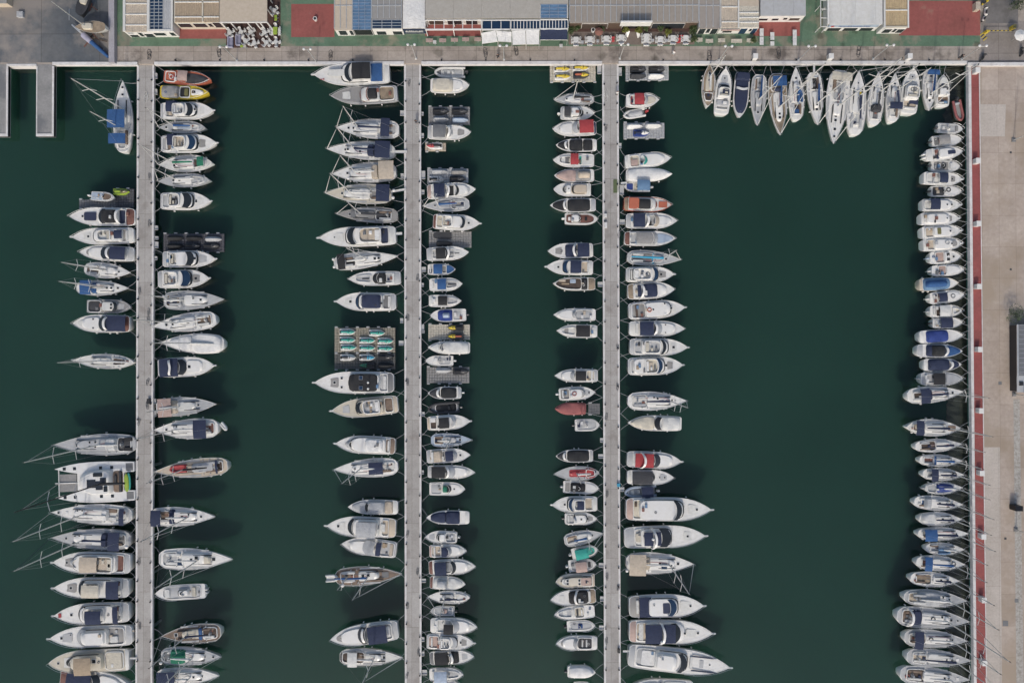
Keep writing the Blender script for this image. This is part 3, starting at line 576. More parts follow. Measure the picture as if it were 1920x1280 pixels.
b('C','SW',630,401,746,405,31,"dark grey-hulled sloop with grey canvas","k.1,.36,.66,dgrey c.38,.7,.5,mgrey,.3 m.58,10.5 jdgrey,.34 x.68,.76,-.4,.4,grey h.78,0",hull='mgrey',deck='mgrey')
b('C','FB',598,446,742,441,39,"big white yacht with beige flybridge seats and black windscreen","p.09,offw k.09,.2,.86,navy c.2,.68,.86,W,.9 g.56,.64,.86 f.18,.47,.72,beige s.24,.34,.45,beige n h.8,0,.3")
b('C','SW',747,480,626,494,33,"white sloop with black stern canopy and solar panel","b.06,.17,.9,black,1.4 l.1,-.3,1.1,1.3 k.18,.34,.6,black h.7,0,.6 h.64,0,.6 d.0,.5,.25 d.0,-.4,.25 m.52,15 joffw,.3")
b('C','SP',653,523,751,521,28,"slim white sport boat with black cockpit hood","o.28,.46,.8,black,.6 g.46,.54,.7,black p.12,lgrey k.12,.3,.7,lgrey k.56,.86,.55,lgrey x.6,.74,-.1,.1,dgrey -c -h")
b('C','FB',630,565,742,566,36,"white yacht with royal navy roof cover and matching windscreen","g.58,.68,.86,bglass o.24,.56,.74,navy,.3 c.22,.66,.86,W,.9 -f h.76,0,.6 p.08,lgrey k.08,.22,.8,grey")
b('C','FB',590,717,738,717,43,"largest white yacht with blackish green hardtop and four hatches","c.18,.58,.82,W,.8 o.2,.56,.78,black,.2 -f g.54,.58,.8,black p.07,grey k.07,.18,.84,lgrey l.42,-.45,.6,.6 l.42,.45,.6,.6 h.75,0,.6 h.66,-.4,.5 h.66,.45,.5 d.33,-.05,.22 d.33,.5,.22")
b('C','FB',622,770,746,757,37,"cream-decked yacht with round flybridge seats","c.22,.66,.84,cream,.8 f.26,.52,.7,lgrey s.38,.42,.2,tan,.0 s.38,.42,.2,tan,.5 s.4,.44,.2,tan,-.5 g.58,.65,.6 p.06,beige k.07,.2,.8,teak h.45,0",hull='offw',deck='cream')
b('C','FB',629,831,741,836,35,"plain white yacht with white roof and tan stern panels","p.08,teak k.08,.16,.8,teak c.16,.78,.86,W,.7 o.2,.5,.7,W,.3 -f -g h.82,0,.5 g.78,.84,.5,lgrey")
b('C','SW',625,880,746,874,37,"white sloop with navy bimini and tall bare mast","b.24,.46,.62,navy,1.0 m.57,14 joffw,.36 h.66,0 h.1,-.3,.5 k.05,.2,.6,offw")
b('C','CV',652,950,746,951,29,"white boat under a grey fitted cover","o.26,.62,.86,lgrey,.5 o.62,.92,.8,lgrey,.2 g.6,.67,.7 o.1,.27,.86,beige,.3 p.1,offw c.25,.62,.8,W,.3")
b('C','FB',612,985,742,990,40,"white yacht with pale grey flybridge awning","b.3,.58,.72,lgrey,1.5 g.64,.7,.84 p.1,beige k.1,.2,.8,beige h.83,0,.6 s.15,.22,.4,offw f.25,.55,.7")
b('C','SP',640,1019,743,1031,34,"white cruiser with clear round windscreen and tan stern benches","k.03,.33,.84,lgrey s.06,.12,.7,beige s.2,.26,.3,tan,-.4 b.29,.38,.75,navy,1.0 g.42,.62,.82,lgrey h.8,0,.6 -a c.55,.85,.6,W,.18")
b('C','SW',754,1075,629,1082,37,"wooden ketch with blue sail covers and stern davits","k.08,.28,.6,teak c.34,.66,.54,offw,.4 h.5,-.1,.7 h.42,-.1,.7 m.5,12 jblue,.3 m.18,7,0 jblue,.18,0,1 x.7,.8,-.3,.3,grey d.1,.7,.35 t-.05,0,offw,2.2,1.0",deck='teak',hull='offw')
b('C','SP',619,1199,746,1180,40,"white cruiser with big navy bimini and grey windscreen","b.18,.46,.84,navy,1.4 a.5,W,1 g.5,.6,.84,dgrey p.08,lgrey k.08,.44,.8,lgrey q.42,-.3,black s.11,.17,.5,W h.83,0,.5")
b('C','SW',756,1232,637,1231,34,"cluttered pale sloop with white square awning","b.12,.27,.8,offw,1.4 k.04,.4,.66,brown c.4,.66,.5,offw,.3 h.7,0,.9 s.3,.36,.5,teak m.55,10 joffw,.3 p.04,dgrey",deck='offw',hull='offw')
# middle pier, right side
b('D','RB',815,134,872,135,24,"grey inflatable with white seats","k.06,.8,.66,lgrey s.5,.6,.3,offw s.7,.76,.3,offw e1,dgrey",hull='offw')
b('D','CU',880,160,807,160,29,"white cuddy boat with cream canvas cover","o.05,.6,.9,cream,.6 h.7,-.3,.4 -k -g -s")
b('D','SP',883,248,802,248,28,"white sport boat with dark grey bimini","b.12,.4,.86,grey,1.1 a.44,W,1.2 k.42,.56,.7,mgrey -c -h g.5,.58,.7,lgrey")
b('D','SP',892,355,801,360,31,"white sport cruiser with navy cover behind white arch","b.14,.36,.84,navy,1.1 a.39,W,1.2 k.4,.62,.7,black g.6,.66,.7 p.08,pink h.75,0,.6")
b('D','SW',793,387,880,382,27,"small pale sloop with bright blue boom cover","jblue,.4 m.66,10.5 k.1,.4,.66,mgrey c.42,.68,.54,lgrey,.25 h.74,0,.4 -w",deck='lgrey')
b('D','FB',900,419,812,415,31,"white flybridge boat with rust stern step and cream seats","p.06,rust k.08,.22,.8,cream f.2,.42,.7,W s.26,.36,.3,cream,.3 g.62,.68,.7 h.76,0,.5 c.24,.68,.8,W,.7")
b('D','SP',879,473,800,477,27,"white sport boat with small black bimini","b.22,.44,.8,black,1.1 a.46,W,1.2 x.55,.78,-.1,.12,grey p.14,lgrey k.14,.24,.7,lgrey k.5,.66,.7,lgrey -c -h -s")
b('D','CU',854,505,802,505,22,"small boat with blue cover and blue foredeck","b.2,.52,.84,blue,.9 x.68,.96,-.7,.7,blue k.52,.68,.7,mgrey -c -h -g")
b('D','CU',867,532,805,534,26,"small white boat with square blue bimini","b.24,.5,.78,blue,1.1 x.56,.82,-.08,.12,dgrey k.5,.85,.6,lgrey -c -h -g")
b('D','CU',865,564,804,564,24,"white bowrider with black spotted bimini","b.28,.56,.74,black,1 k.56,.9,.6,lgrey -c -h -g p.12,offw")
b('D','CC',807,592,874,590,25,"white boat with crumpled blue and white bow cover","o.38,.8,.86,royal,.35 o.46,.66,.4,pblue,.45 k.12,.38,.8,lgrey e1,dgrey -c -s -g")
b('D','CV',802,651,881,652,25,"long boat with flat white cover and slit windows","o.02,.68,.94,offw,.4 g.68,.72,.7 o.72,.94,.8,offw,.2 c.66,.74,.7,offw,.4")
b('D','CC',798,676,850,676,20,"small white outboard boat with grey cockpit","k.08,.55,.78,lgrey c.55,.72,.6,W,.2 e1,lgrey -s g.52,.57,.5,lgrey")
b('D','CV',802,737,865,736,24,"white-rimmed boat under segmented black cover","o.14,.62,.86,black,.35 o.64,.95,.86,dgrey,.2 a.64,W,.6 p.1,lgrey e1,lgrey")
b('D','RB',802,767,862,763,24,"dark grey inflatable with black seats","k.08,.78,.66,black c.3,.4,.4,dgrey,.6 s.16,.24,.5,black e1,dgrey",hull='dgrey')
b('D','FB',882,789,801,794,29,"white cruiser with small black-brown hardtop","b.27,.5,.72,black,.5 c.24,.66,.8,W,.5 -f g.6,.66,.6,lgrey -h p.06,beige k.07,.22,.8,brown s.08,.2,.3,W,-.4")
b('D','SW',886,824,808,825,27,"pale blue sloop with brown cockpit","k.08,.28,.6,brown m.48,9.5 joffw,.3 c.32,.62,.5,lgrey,.3 h.7,0,.5",hull='pblue',deck='pblue')
b('D','SP',882,852,800,856,28,"white cruiser with tan stern cover and navy hood","o.1,.36,.84,beige,.6 b.42,.6,.7,navy,.9 g.62,.7,.7,lgrey h.77,0,.5 -a -c k.36,.42,.7,grey")
b('D','SP',891,885,802,884,26,"white sport cruiser with black cover and grey windscreen","b.08,.36,.84,black,.9 a.38,W,1.2 g.46,.58,.8,lgrey k.36,.5,.7,grey -h")
b('D','CC',872,916,805,916,26,"white fishing boat with small green roof","c.36,.56,.5,green,1.0 k.04,.36,.84,lgrey g.56,.62,.6 h.7,0,.4 -s -e c.56,.9,.7,W,.15")
b('D','CV',799,970,880,970,27,"white boat under full navy cover","o.22,.56,.92,navy,.5 o.54,.9,.8,navy,.35 p.1,offw")
b('D','CU',797,1006,857,1007,24,"small white cabin boat with white roof","c.36,.62,.64,W,.7 g.62,.66,.6 k.03,.36,.84,lgrey e1,lgrey h.72,0,.3 s.12,.2,.4,W")
b('D','SP',875,1032,805,1033,26,"white boat with navy sunshade and tan cockpit","b.32,.5,.7,navy,.9 k.06,.32,.84,beige g.52,.6,.66,lgrey h.74,0,.5 -a p.06,pink")
b('D','SP',892,1061,804,1064,30,"white cruiser with navy bimini inside grey frame","b.12,.37,.84,navy,1.2 k.1,.5,.8,grey g.5,.58,.8,dgrey -a p.08,rust s.38,.48,.6,lgrey h.8,-.1,.4")
b('D','CV',873,1095,806,1091,26,"small boat with greyish cover and brown stern step","p.08,rust o.1,.5,.9,offw,.4 o.2,.48,.6,lgrey,.6 o.5,.92,.84,offw,.2")
b('D','SD',801,1118,881,1120,25,"small sloop with navy boom cover and long cockpit","k.08,.34,.6,offw jnavy,.3 m.58,9.5 c.38,.66,.5,lgrey,.25 -h")
b('D','CC',807,1145,852,1145,20,"little grey rounded dinghy with pink seat","s.3,.5,.4,pink k.06,.85,.8,lgrey -c e1,dgrey",hull='offw',deck='lgrey')
b('D','SP',895,1175,807,1172,31,"white cruiser with small black bimini on port side","b.28,.48,.62,black,1.2,.2 g.5,.62,.76,lgrey k.1,.46,.8,offw p.1,offw -a -h")
b('D','FB',889,1205,800,1202,31,"white flybridge boat with red-patterned helm seat","x.27,.31,.1,.3,red c.26,.66,.8,W,.6 f.28,.5,.66 g.56,.64,.76,lgrey h.72,0,.5 k.04,.26,.8,pink p.04,lgrey")
b('D','SP',889,1230,806,1234,27,"white cruiser wrapped in black cover with white arch","b.1,.4,.9,black,.7 a.44,W,1.1 o.46,.66,.86,black,.4 p.08,grey -h -c")
b('D','CU',869,1264,805,1264,25,"white boat with pale blue square canopy","b.14,.5,.9,pblue,1.5 k.5,.88,.6,lgrey -c -h g.54,.6,.6,lgrey")
b('D','CU',866,1287,812,1286,22,"white boat cut off by the bottom frame edge","k.1,.4,.8,lgrey")
# right pier, left side
b('E','SL',1038,187,1114,186,23,"small pale sloop with black boom cover","jblack,.4 m.52,8.5 k.04,.36,.6,lgrey h.68,0,.4 -w",hull='lgrey',deck='lgrey')
b('E','CU',1115,212,1051,212,27,"white cabin boat with black canopy and maroon hatch","c.3,.62,.66,W,.9 b.12,.3,.7,dgrey,1.2 g.62,.68,.6 h.78,0,.4 x.43,.54,-.2,.2,rust e1,W p.1,lgrey")
b('E','SP',1036,242,1118,240,29,"white cruiser with large red canopy","b.06,.38,.86,red,1.4 g.44,.54,.74,lgrey p.05,navy h.82,0,.5 -a k.4,.5,.7,grey")
b('E','CV',1042,272,1119,272,25,"black-covered boat with a white rim","o.1,.34,.86,black,.3 o.34,.68,.9,black,.5 o.7,.95,.84,black,.2 a.7,W,.6 p.08,W")
b('E','CU',1037,300,1114,301,27,"white bowrider with red sunshade","b.38,.57,.78,red,1.2 k.57,.85,.6,grey k.3,.38,.7,teal x.0,.3,-.6,.6,offw s.5,.62,.3,cream -c -h -g -p")
b('E','CV',1039,329,1114,329,26,"boat under sandy beige fitted cover","o.08,.5,.86,mgrey,.5 o.44,.95,.86,pink,.35 o.1,.4,.5,beige,.6")
b('E','TR',1038,355,1108,356,26,"white cabin boat with long beige roof","c.1,.52,.7,beige,.9 c.52,.72,.62,W,.7 g.7,.76,.6 -k h.6,0,.3 p.08,offw")
b('E','CV',1031,385,1117,384,27,"white-edged boat with two-piece black cover","o.12,.62,.88,black,.45 o.64,.94,.84,black,.2 p.1,lgrey a.63,W,.6 -F F")
b('E','CC',1121,411,1059,410,23,"white outboard boat with white roof and brown bow","c.2,.5,.66,W,.8 k.02,.9,.8,rust e1,W s.6,.68,.3,black -x")
b('E','SP',1027,471,1112,469,30,"white sport boat with navy cover fore and aft","b.08,.34,.86,navy,.8 a.37,W,1.1 o.36,.62,.8,navy,.4 h.7,0,.6 -c p.05,offw -g")
b('E','FB',1024,500,1112,502,30,"white flybridge boat with navy roof and navy windscreen","b.25,.48,.8,navy,.6 g.56,.64,.8,bglass c.24,.66,.84,W,.7 h.74,0,.5 p.08,offw k.08,.26,.8,beige -f n")
b('E','CU',1037,532,1116,532,26,"varnished brown open boat with black hood","k.32,.95,.84,brown x.62,.8,-.1,.1,tan s.46,.6,.3,pblue,-.4 o.18,.34,.84,black,.5 p.16,tan -c -h -g s.7,.86,.2,beige,-.5",hull='offw',deck='offw')
b('E','CU',1038,590,1117,590,25,"clean white cuddy boat with open cream cockpit","k.08,.5,.8,lgrey s.24,.3,.3,beige,-.3 g.5,.56,.6,lgrey c.54,.92,.76,W,.2 -h")
b('E','CU',1044,620,1120,621,26,"white bowrider with solid black square bimini","b.18,.52,.84,black,1.1 k.54,.88,.6,offw -c -h -g p.14,offw")
b('E','SP',1040,704,1121,704,26,"white cruiser with black bimini and cream stern seat","b.27,.51,.72,black,1.1 k.08,.27,.8,cream g.56,.64,.76,lgrey h.79,0,.5 -a")
b('E','CU',1116,735,1048,739,26,"white cabin boat with orange life ring on roof","c.3,.72,.7,W,.8 q.42,0,rose g.68,.74,.6,lgrey h.83,0,.4 k.03,.3,.84,mgrey e1,W")
b('E','CV',1040,766,1099,766,24,"boat under a dull red cover","o.02,.2,.9,rose,.6 o.1,.98,.95,rose,.35",hull='rose',deck='rose')
b('E','CC',1124,796,1078,797,24,"tiny white fishing boat with round bow","k.06,.9,.82,lgrey c.46,.56,.4,W,.5 e1,dgrey s.2,.3,.5,lgrey")
b('E','CV',1042,855,1112,854,25,"dark-covered boat between a gap and the red sloop","o.1,.7,.88,black,.45 o.72,.96,.84,dgrey,.2 a.71,W,.6 p.08,lgrey")
b('E','SD',1038,888,1124,886,28,"grey-white sloop with bright red deck","x.3,.66,-.5,.5,red k.1,.3,.6,brown x.1,.3,-.7,.7,red c.34,.66,.3,red,.2 m.5,9.5 joffw,.3 -w -h",hull='lgrey',deck='lgrey')
b('E','CC',1123,915,1056,912,25,"outboard boat with curved black cockpit cover","o.2,.63,.7,black,.6 k.04,.2,.8,mgrey k.64,.92,.6,teak c.62,.92,.7,W,.1 e1,lgrey -s")
b('E','FB',1035,946,1120,944,31,"white flybridge boat with round navy seat cover","b.29,.44,.56,navy,.5 g.56,.63,.82,bglass c.28,.68,.84,W,.7 f.28,.52,.66 p.08,offw k.08,.28,.8,beige h.72,0,.5 n")
b('E','CU',1120,972,1059,972,24,"short white cabin boat with two roof hatches","c.3,.72,.72,W,.6 h.5,0,.4 h.7,0,.4 k.03,.3,.84,lgrey e1,dgrey -g")
b('E','SW',1131,999,1058,1014,28,"small sloop with blue boom cover angled to the pier","jblue,.34 m.58,9 k.06,.36,.6,beige h.72,0,.4 -w",deck='lgrey',hull='offw')
b('E','CC',1121,1029,1072,1039,23,"small boat with turquoise canopy and turquoise floor","k.1,.9,.8,teal b.14,.62,.8,teal,1.4 e1,W -c -s",hull='offw')
b('E','CC',1118,1057,1066,1061,24,"small boat with dusty pink square canopy","b.26,.66,.8,pink,1.4 k.08,.9,.8,lgrey e1,W -c s.7,.8,.4,dgrey")
b('E','TR',1042,1090,1115,1087,27,"cream fishing cabin boat with square roof windows","c.1,.8,.66,cream,.7 h.85,-.1,.5 h.7,-.2,.6 h.7,.25,.6 h.4,-.2,.5 h.4,.3,.5 x.1,.36,-.55,.55,pink p.08,beige g.78,.83,.5",deck='cream',hull='offw')
b('E','SP',1032,1124,1117,1116,30,"white cruiser with black hood, white arch and tan stern","o.16,.6,.84,black,.6 a.4,W,1.2 p.14,tan k.14,.2,.7,black -g -h -c")
b('E','CU',1039,1152,1115,1145,26,"open-bow white boat with cluttered grey cockpit","k.26,.5,.8,cream k.56,.9,.6,lgrey c.5,.56,.7,W,.4 s.3,.34,.5,W s.4,.45,.5,dgrey -h -g")
b('E','CC',1116,1172,1063,1174,22,"small outboard boat with round blue cockpit cover","x.4,.56,-.4,.4,royal s.42,.54,.3,blue k.1,.9,.7,lgrey e1,dgrey -c")
b('E','SP',1042,1206,1120,1205,28,"white cruiser with clear windscreen and three seats","k.12,.48,.8,dgrey s.34,.38,.5,offw s.24,.28,.5,offw g.5,.58,.78,lgrey h.78,0,.5 -a p.1,offw")
b('E','CV',1117,1260,1064,1259,24,"small boat under plain white cover","o.06,.94,.9,W,.4 e1,dgrey")
b('E','CC',1112,1289,1076,1288,22,"white boat half out of frame at the bottom","")
# right pier, right side
b('F','CU',1236,187,1174,189,27,"white boat with red bimini and red stern seat","b.27,.56,.8,red,1.1 x.13,.2,-.6,.5,red g.6,.68,.66,lgrey k.1,.58,.8,offw c.66,.9,.6,cream,.1 -h -s")
b('F','RB',1170,216,1210,209,19,"small inflatable under light grey cover","o.1,.82,.7,lgrey,.5 -c -s e1,red -k",hull='offw')
b('F','SP',1258,296,1172,304,29,"white cruiser with beige cockpit and teal windows","k.1,.32,.8,cream s.12,.28,.4,pink,.2 c.34,.88,.8,W,.3 g.44,.5,.6,teal h.68,0,.5 p.07,offw -a",)
b('F','CV',1261,326,1174,329,26,"plain boat under a smooth white cover","o.02,.98,.97,W,.4")
b('F','CC',1170,350,1219,351,20,"little boat with tall steel blue canopy","b.0,.48,1.0,sblue,1.8 x.66,.9,-.6,.6,royal k.3,.66,.8,cream -c -s e1,lgrey")
b('F','SP',1260,384,1170,382,29,"orange and black speedboat with tan stern deck","p.09,tan x.09,.3,-.7,.7,orange s.1,.28,.62,orange c.28,.68,.8,offw,.4 o.29,.56,.68,black,.5 g.6,.7,.7,rust x.72,.9,-.4,.4,orange -k -h",hull='orange',deck='offw')
b('F','SP',1270,414,1174,414,31,"white sport yacht with navy cover and pale windscreen","b.15,.38,.84,navy,.9 a.4,W,1.1 k.4,.6,.7,lgrey s.44,.5,.3,black,.3 g.58,.66,.78,beige c.6,.9,.64,W,.2 -h")
b('F','SP',1267,447,1171,447,29,"pointed cruiser with grey-beige canopy and rust stern","b.24,.6,.76,mgrey,.9 p.1,rust k.1,.24,.8,lgrey g.58,.66,.8,lgrey c.64,.95,.7,pblue,.12 -h -a -s")
b('F','SW',1277,487,1176,482,30,"sloop with pale blue cross-shaped deck covers","jlblue,.6 x.46,.5,-.7,.7,lblue m.66,11 k.06,.5,.66,grey c.52,.68,.5,lgrey,.3 h.72,0,.5 -w",hull='offw',deck='lgrey')
b('F','FB',1264,514,1174,515,31,"white flybridge boat with navy curved windscreen cover","g.6,.68,.84,bglass f.14,.52,.7,W c.22,.7,.86,W,.7 h.73,0,.5 k.06,.24,.8,grey n q.44,0,grey")
b('F','SP',1265,542,1177,547,32,"white cruiser with bright navy cover and tan stern deck","o.34,.64,.82,navy,.5 b.22,.3,.7,navy,.8 p.12,tan k.12,.24,.8,offw h.74,0,.4 -a -g c.24,.84,.78,W,.3 a.3")
b('F','FB',1284,576,1179,584,35,"grey-cockpit yacht with orange life ring on roof","k.04,.3,.84,mgrey s.12,.16,.7,brown c.3,.78,.84,W,.6 q.36,0,orange h.43,0,.4 h.64,-.6,.4 h.64,.6,.4 h.75,0,.5 -f -g n")
b('F','SP',1284,616,1180,616,31,"white sport cruiser with navy cover and navy foredeck pad","b.2,.45,.84,navy,1.1 a.46,W,1.2 g.52,.6,.8,lgrey x.64,.76,-.2,.2,navy h.79,0,.5 h.65,-.5,.3 h.65,.5,.3 p.12,offw k.44,.54,.7,navy")
b('F','FB',1289,651,1181,650,34,"white flybridge yacht with slatted dark windscreen","g.58,.64,.84 f.24,.52,.72,lgrey c.2,.7,.86,W,.8 h.76,0,.6 k.08,.24,.8,lgrey s.14,.18,.2,dgrey,-.3 n")
b('F','FB',1280,684,1178,687,36,"white yacht with cream helm seats and blue chevron windscreen","g.57,.64,.84,bglass f.3,.54,.76,cream s.34,.44,.3,beige,-.1 c.1,.7,.86,W,.7 h.7,0,.5 k.04,.28,.8,lgrey n")
b('F','SW',1288,751,1177,752,37,"broad white sloop with navy boom and solar cells","jnavy,.4 m.7,14 k.06,.34,.7,offw x.1,.3,.35,.6,bglass h.5,-.3,.5 h.44,-.4,.4 h.62,-.1,.4 h.75,-.1,.4 h.8,-.1,.3")
b('F','CV',1177,792,1278,794,30,"white-covered boat with dark window gap","o.02,.4,.92,offw,.5 g.4,.5,.84,black o.5,.95,.86,cream,.3 c.3,.5,.84,W,.4")
b('F','SP',1278,865,1176,860,33,"white cruiser with red canopy and cream radar dome","b.16,.5,.8,red,1.3 a.3,W,2.2 d.31,.05,.4 g.52,.62,.8,dgrey h.78,0,.5 p.1,lgrey x.64,.65,-.4,.4,mgrey n")
b('F','SP',1264,895,1176,894,29,"white cruiser with charcoal canopy and round foredeck hatches","b.12,.55,.84,dgrey,1.0 g.55,.6,.7 h.7,0,.4 h.8,0,.4 -a p.08,offw -c")
b('F','RB',1172,924,1231,920,24,"light inflatable with navy square canopy","b.1,.46,.9,navy,1.5 k.1,.9,.66,lgrey c.5,.6,.4,lgrey,.6 e1,W s.7,.8,.4,offw",hull='pblue')
b('F','FB',1334,955,1174,954,46,"very long white yacht with wraparound black windscreen","p.08,pink k.08,.18,.84,cream c.16,.7,.86,W,1.0 g.6,.66,.86 c.18,.5,.64,W,.7 -f s.1,.13,.2,brown,-.4 h.83,0,.5 n")
b('F','SP',1323,1004,1171,1008,43,"long white yacht with navy sunroof and cream seats","p.12,lgrey k.12,.4,.8,offw s.14,.22,.4,cream c.2,.6,.84,W,.6 b.25,.36,.6,navy,.9 b.38,.46,.6,navy,.9 a.37,W,2.3 d.36,0,.3 g.47,.58,.86,glass h.78,0,.5 n")
b('F','SW',1302,1057,1174,1054,42,"broad white sloop with beige awning over its stern","b.06,.3,.95,beige,1.7 y.24,.38,.6,beige m.62,15.5 joffw,.36 h.76,0,.6 h.66,.2,.4 h.49,0,.6 l.56,.2,1,1,.1 d.02,.6,.3")
b('F','FB',1320,1135,1180,1137,44,"white yacht with navy aft cover and blue glass","p.14,mgrey k.14,.2,.7,lgrey b.14,.3,.86,navy,.7 c.26,.68,.8,W,.9 g.56,.64,.76,bglass x.44,.54,-.4,.5,navy -f h.82,0,.5 n")
b('F','SP',1337,1187,1180,1183,46,"long white yacht with rounded navy cockpit roof","p.08,pink k.08,.24,.8,beige c.2,.68,.84,W,.5 b.2,.4,.78,navy,.9 b.42,.56,.76,navy,.7 a.4,W,1.9 d.4,.6,.35 g.54,.62,.84,glass h.66,0,.5 h.82,0,.5 x.68,.8,-.3,.3,offw n")
b('F','FB',1369,1251,1179,1228,48,"longest white yacht with striped foredeck and round lounge","p.06,lgrey k.07,.28,.76,lgrey s.12,.26,.6,W c.26,.6,.78,W,.9 c.28,.48,.6,W,.5 g.52,.58,.76,glass -f x.62,.86,-.62,-.5,navy x.62,.88,.5,.62,navy s.6,.63,.5,offw h.8,0,.3 x.7,.74,-.3,.3,lgrey n")
b('F','SP',1176,1292,1300,1294,40,"white yacht mostly below the bottom frame edge","p.1,offw")
# top quay row and right quay column
b('G','SD',1331,119,1327,200,27,"slim tan-decked classic sloop with brown cockpit cover","k.12,.32,.7,brown c.36,.8,.5,cream,.25 m.66,10 joffw,.3 x.66,.76,-.1,.2,sblue -w",deck='tan',hull='offw')
b('G','FB',1361,128,1352,214,31,"white cruiser with round navy helm cover, bow to quay","p.13,offw o.16,.32,.8,lgrey,.4 f.36,.56,.7 s.42,.52,.4,navy,.2 g.6,.66,.7 h.78,0,.4 c.32,.68,.8,W,.6 n")
b('G','CV',1387,221,1393,136,30,"boat wholly covered in navy canvas","o.0,.2,.98,navy,.8 o.14,.9,.86,navy,.4 a.3,W,.9")
b('G','SW',1420,236,1424,140,31,"grey-white sloop with blue boom cover, bow outward","jblue,.44,.1 m.5,11 k.06,.3,.6,lgrey h.74,0,.5 c.34,.62,.54,lgrey,.3",deck='lgrey')
b('G','SW',1463,254,1456,138,37,"teak-decked sloop with blue awning and blue boom","b.04,.2,.7,blue,1.6 y.22,.3,.5,navy jblue,.34,.2 m.56,15.5 h.72,0,.6 h.66,0,.5 c.3,.78,.54,W,.3 k.04,.3,.7,beige",deck='tan')
b('G','SL',1492,125,1494,225,31,"narrow sloop with tangled blue sail bags","k.1,.3,.7,brown x.1,.2,-.6,.5,blue m.56,11.5 jblue,.3 h.78,0,.5 h.55,.1,.4 t.42,.3,blue,2,.7 p.08,offw")
b('G','SW',1534,235,1525,136,31,"white sloop with black cockpit and blue boom cover","k.1,.34,.6,black jblue,.34,.25 m.6,15 h.7,0,.6 h.62,0,.4 c.36,.68,.5,W,.3")
b('G','SW',1563,270,1576,132,45,"huge white racing yacht with cream stern awning","b.02,.13,.86,cream,1.2 k.13,.42,.5,lgrey x.24,.42,.1,.35,dgrey c.44,.62,.4,W,.3 h.62,-.05,.6 h.68,-.05,.6 h.74,-.05,.6 h.8,-.05,.6 h.9,-.05,.5 m.5,21 joffw,.3")
b('G','SL',1611,132,1603,253,38,"long white sloop with furled yellow-trimmed sail and navy boom","jnavy,.36,.2 m.58,15 k.14,.34,.5,offw p.1,W h.8,0,.3 x.6,.66,.1,.3,yellow c.34,.7,.5,W,.3")
b('G','SL',1648,134,1638,235,32,"white sloop with charcoal cockpit cover and round stern","y.26,.42,.6,dgrey k.1,.26,.7,grey m.58,13 jdgrey,.3 l.36,.1,.8,1,.2 h.6,.2,.4 p.09,W")
b('G','SL',1679,136,1673,229,30,"white sloop with navy stern shade and navy boom cover","b.28,.42,.8,navy,1 jnavy,.34,.4 m.6,11 p.1,W h.76,0,.5 k.1,.3,.6,offw")
b('G','FB',1713,127,1703,213,34,"white flybridge cruiser with navy patch beside its cockpit","p.12,offw k.12,.28,.8,beige b.22,.34,.5,navy,.4,.4 c.3,.7,.84,W,.7 f.32,.58,.7 q.5,0,grey g.66,.72,.8,lgrey h.8,0,.4 n")
b('G','SW',1742,208,1745,130,29,"white sloop with blue boom cover and blue stern canvas","jblue,.44,.2 m.6,13 b.0,.12,.8,blue,1.2 h.62,0,.5 h.76,0,.5 k.14,.34,.6,lgrey")
b('G','CU',1769,140,1767,200,27,"short white cabin boat nearest the quay corner","c.34,.68,.74,W,.8 g.66,.74,.66,bglass k.04,.34,.84,teak h.5,.3,.4 c.7,.94,.7,offw,.15")
b('X','RB',1804,225,1795,188,19,"dark red inflatable dinghy floating beside the red walkway corner","k.1,.85,.6,mgrey s.1,.2,.5,lgrey -c e1,dgrey",hull='rose')
b('H','CC',1805,242,1758,240,20,"white centre console with a raised pole","k.06,.8,.8,lgrey c.44,.58,.4,W,.6 s.7,.8,.5,mgrey e1,dgrey")
b('H','CC',1803,261,1747,266,22,"outboard boat with grey canopy","b.28,.66,.78,mgrey,1.3 k.04,.28,.8,grey e1,dgrey -c s.24,.28,.4,rose")
b('H','CU',1805,283,1737,292,25,"white boat with navy square hatch and twin stern pods","c.36,.8,.76,W,.5 x.56,.78,-.3,.3,navy k.2,.36,.8,pink e2,W p.18,offw s.26,.32,.3,navy,.5 -g -h")
b('H','CC',1800,312,1746,311,23,"white outboard boat with black helm","k.04,.88,.78,mgrey c.48,.56,.4,black,.6 c.6,.96,.8,W,.1 e1,dgrey")
b('H','TR',1804,336,1732,334,25,"white boat with square navy roof","c.44,.68,.8,W,.6 b.45,.67,.76,navy,.5 h.74,0,.4 k.06,.44,.84,offw -g n")
b('H','CC',1803,358,1745,359,22,"white boat with dark open cockpit and round bow","k.02,.46,.86,dgrey c.46,.95,.84,W,.2 q.56,-.2,black e1,dgrey -s h.78,0,.3")
b('H','TR',1801,384,1730,385,25,"white boat with navy awning near its stern","b.24,.5,.84,navy,.9 c.26,.8,.8,W,.5 h.62,0,.35 h.74,0,.4 n -g k.03,.24,.8,offw p.04,lgrey")
b('H','TR',1798,409,1727,411,25,"plain all-white cabin boat","c.16,.8,.8,W,.5 h.66,0,.3 -g k.08,.3,.6,lgrey n p.08,offw")
b('H','TR',1802,432,1729,437,25,"white cabin boat with olive glass strip","c.3,.82,.8,W,.5 x.36,.46,-.6,.4,olive k.06,.36,.8,beige -g h.7,0,.4 n")
b('H','TR',1803,456,1731,460,25,"white boat with chrome bow rails and beige cockpit","c.3,.84,.8,W,.5 k.08,.34,.8,beige q.6,-.2,lgrey -g h.72,0,.4 n p.07,offw")
b('H','CU',1802,480,1744,484,25,"pink-floored boat with two black windows","k.14,.5,.84,pink c.48,.66,.8,W,.4 x.5,.6,-.6,-.1,black x.5,.6,.1,.6,black h.76,0,.5 e1,pblue -g -s")
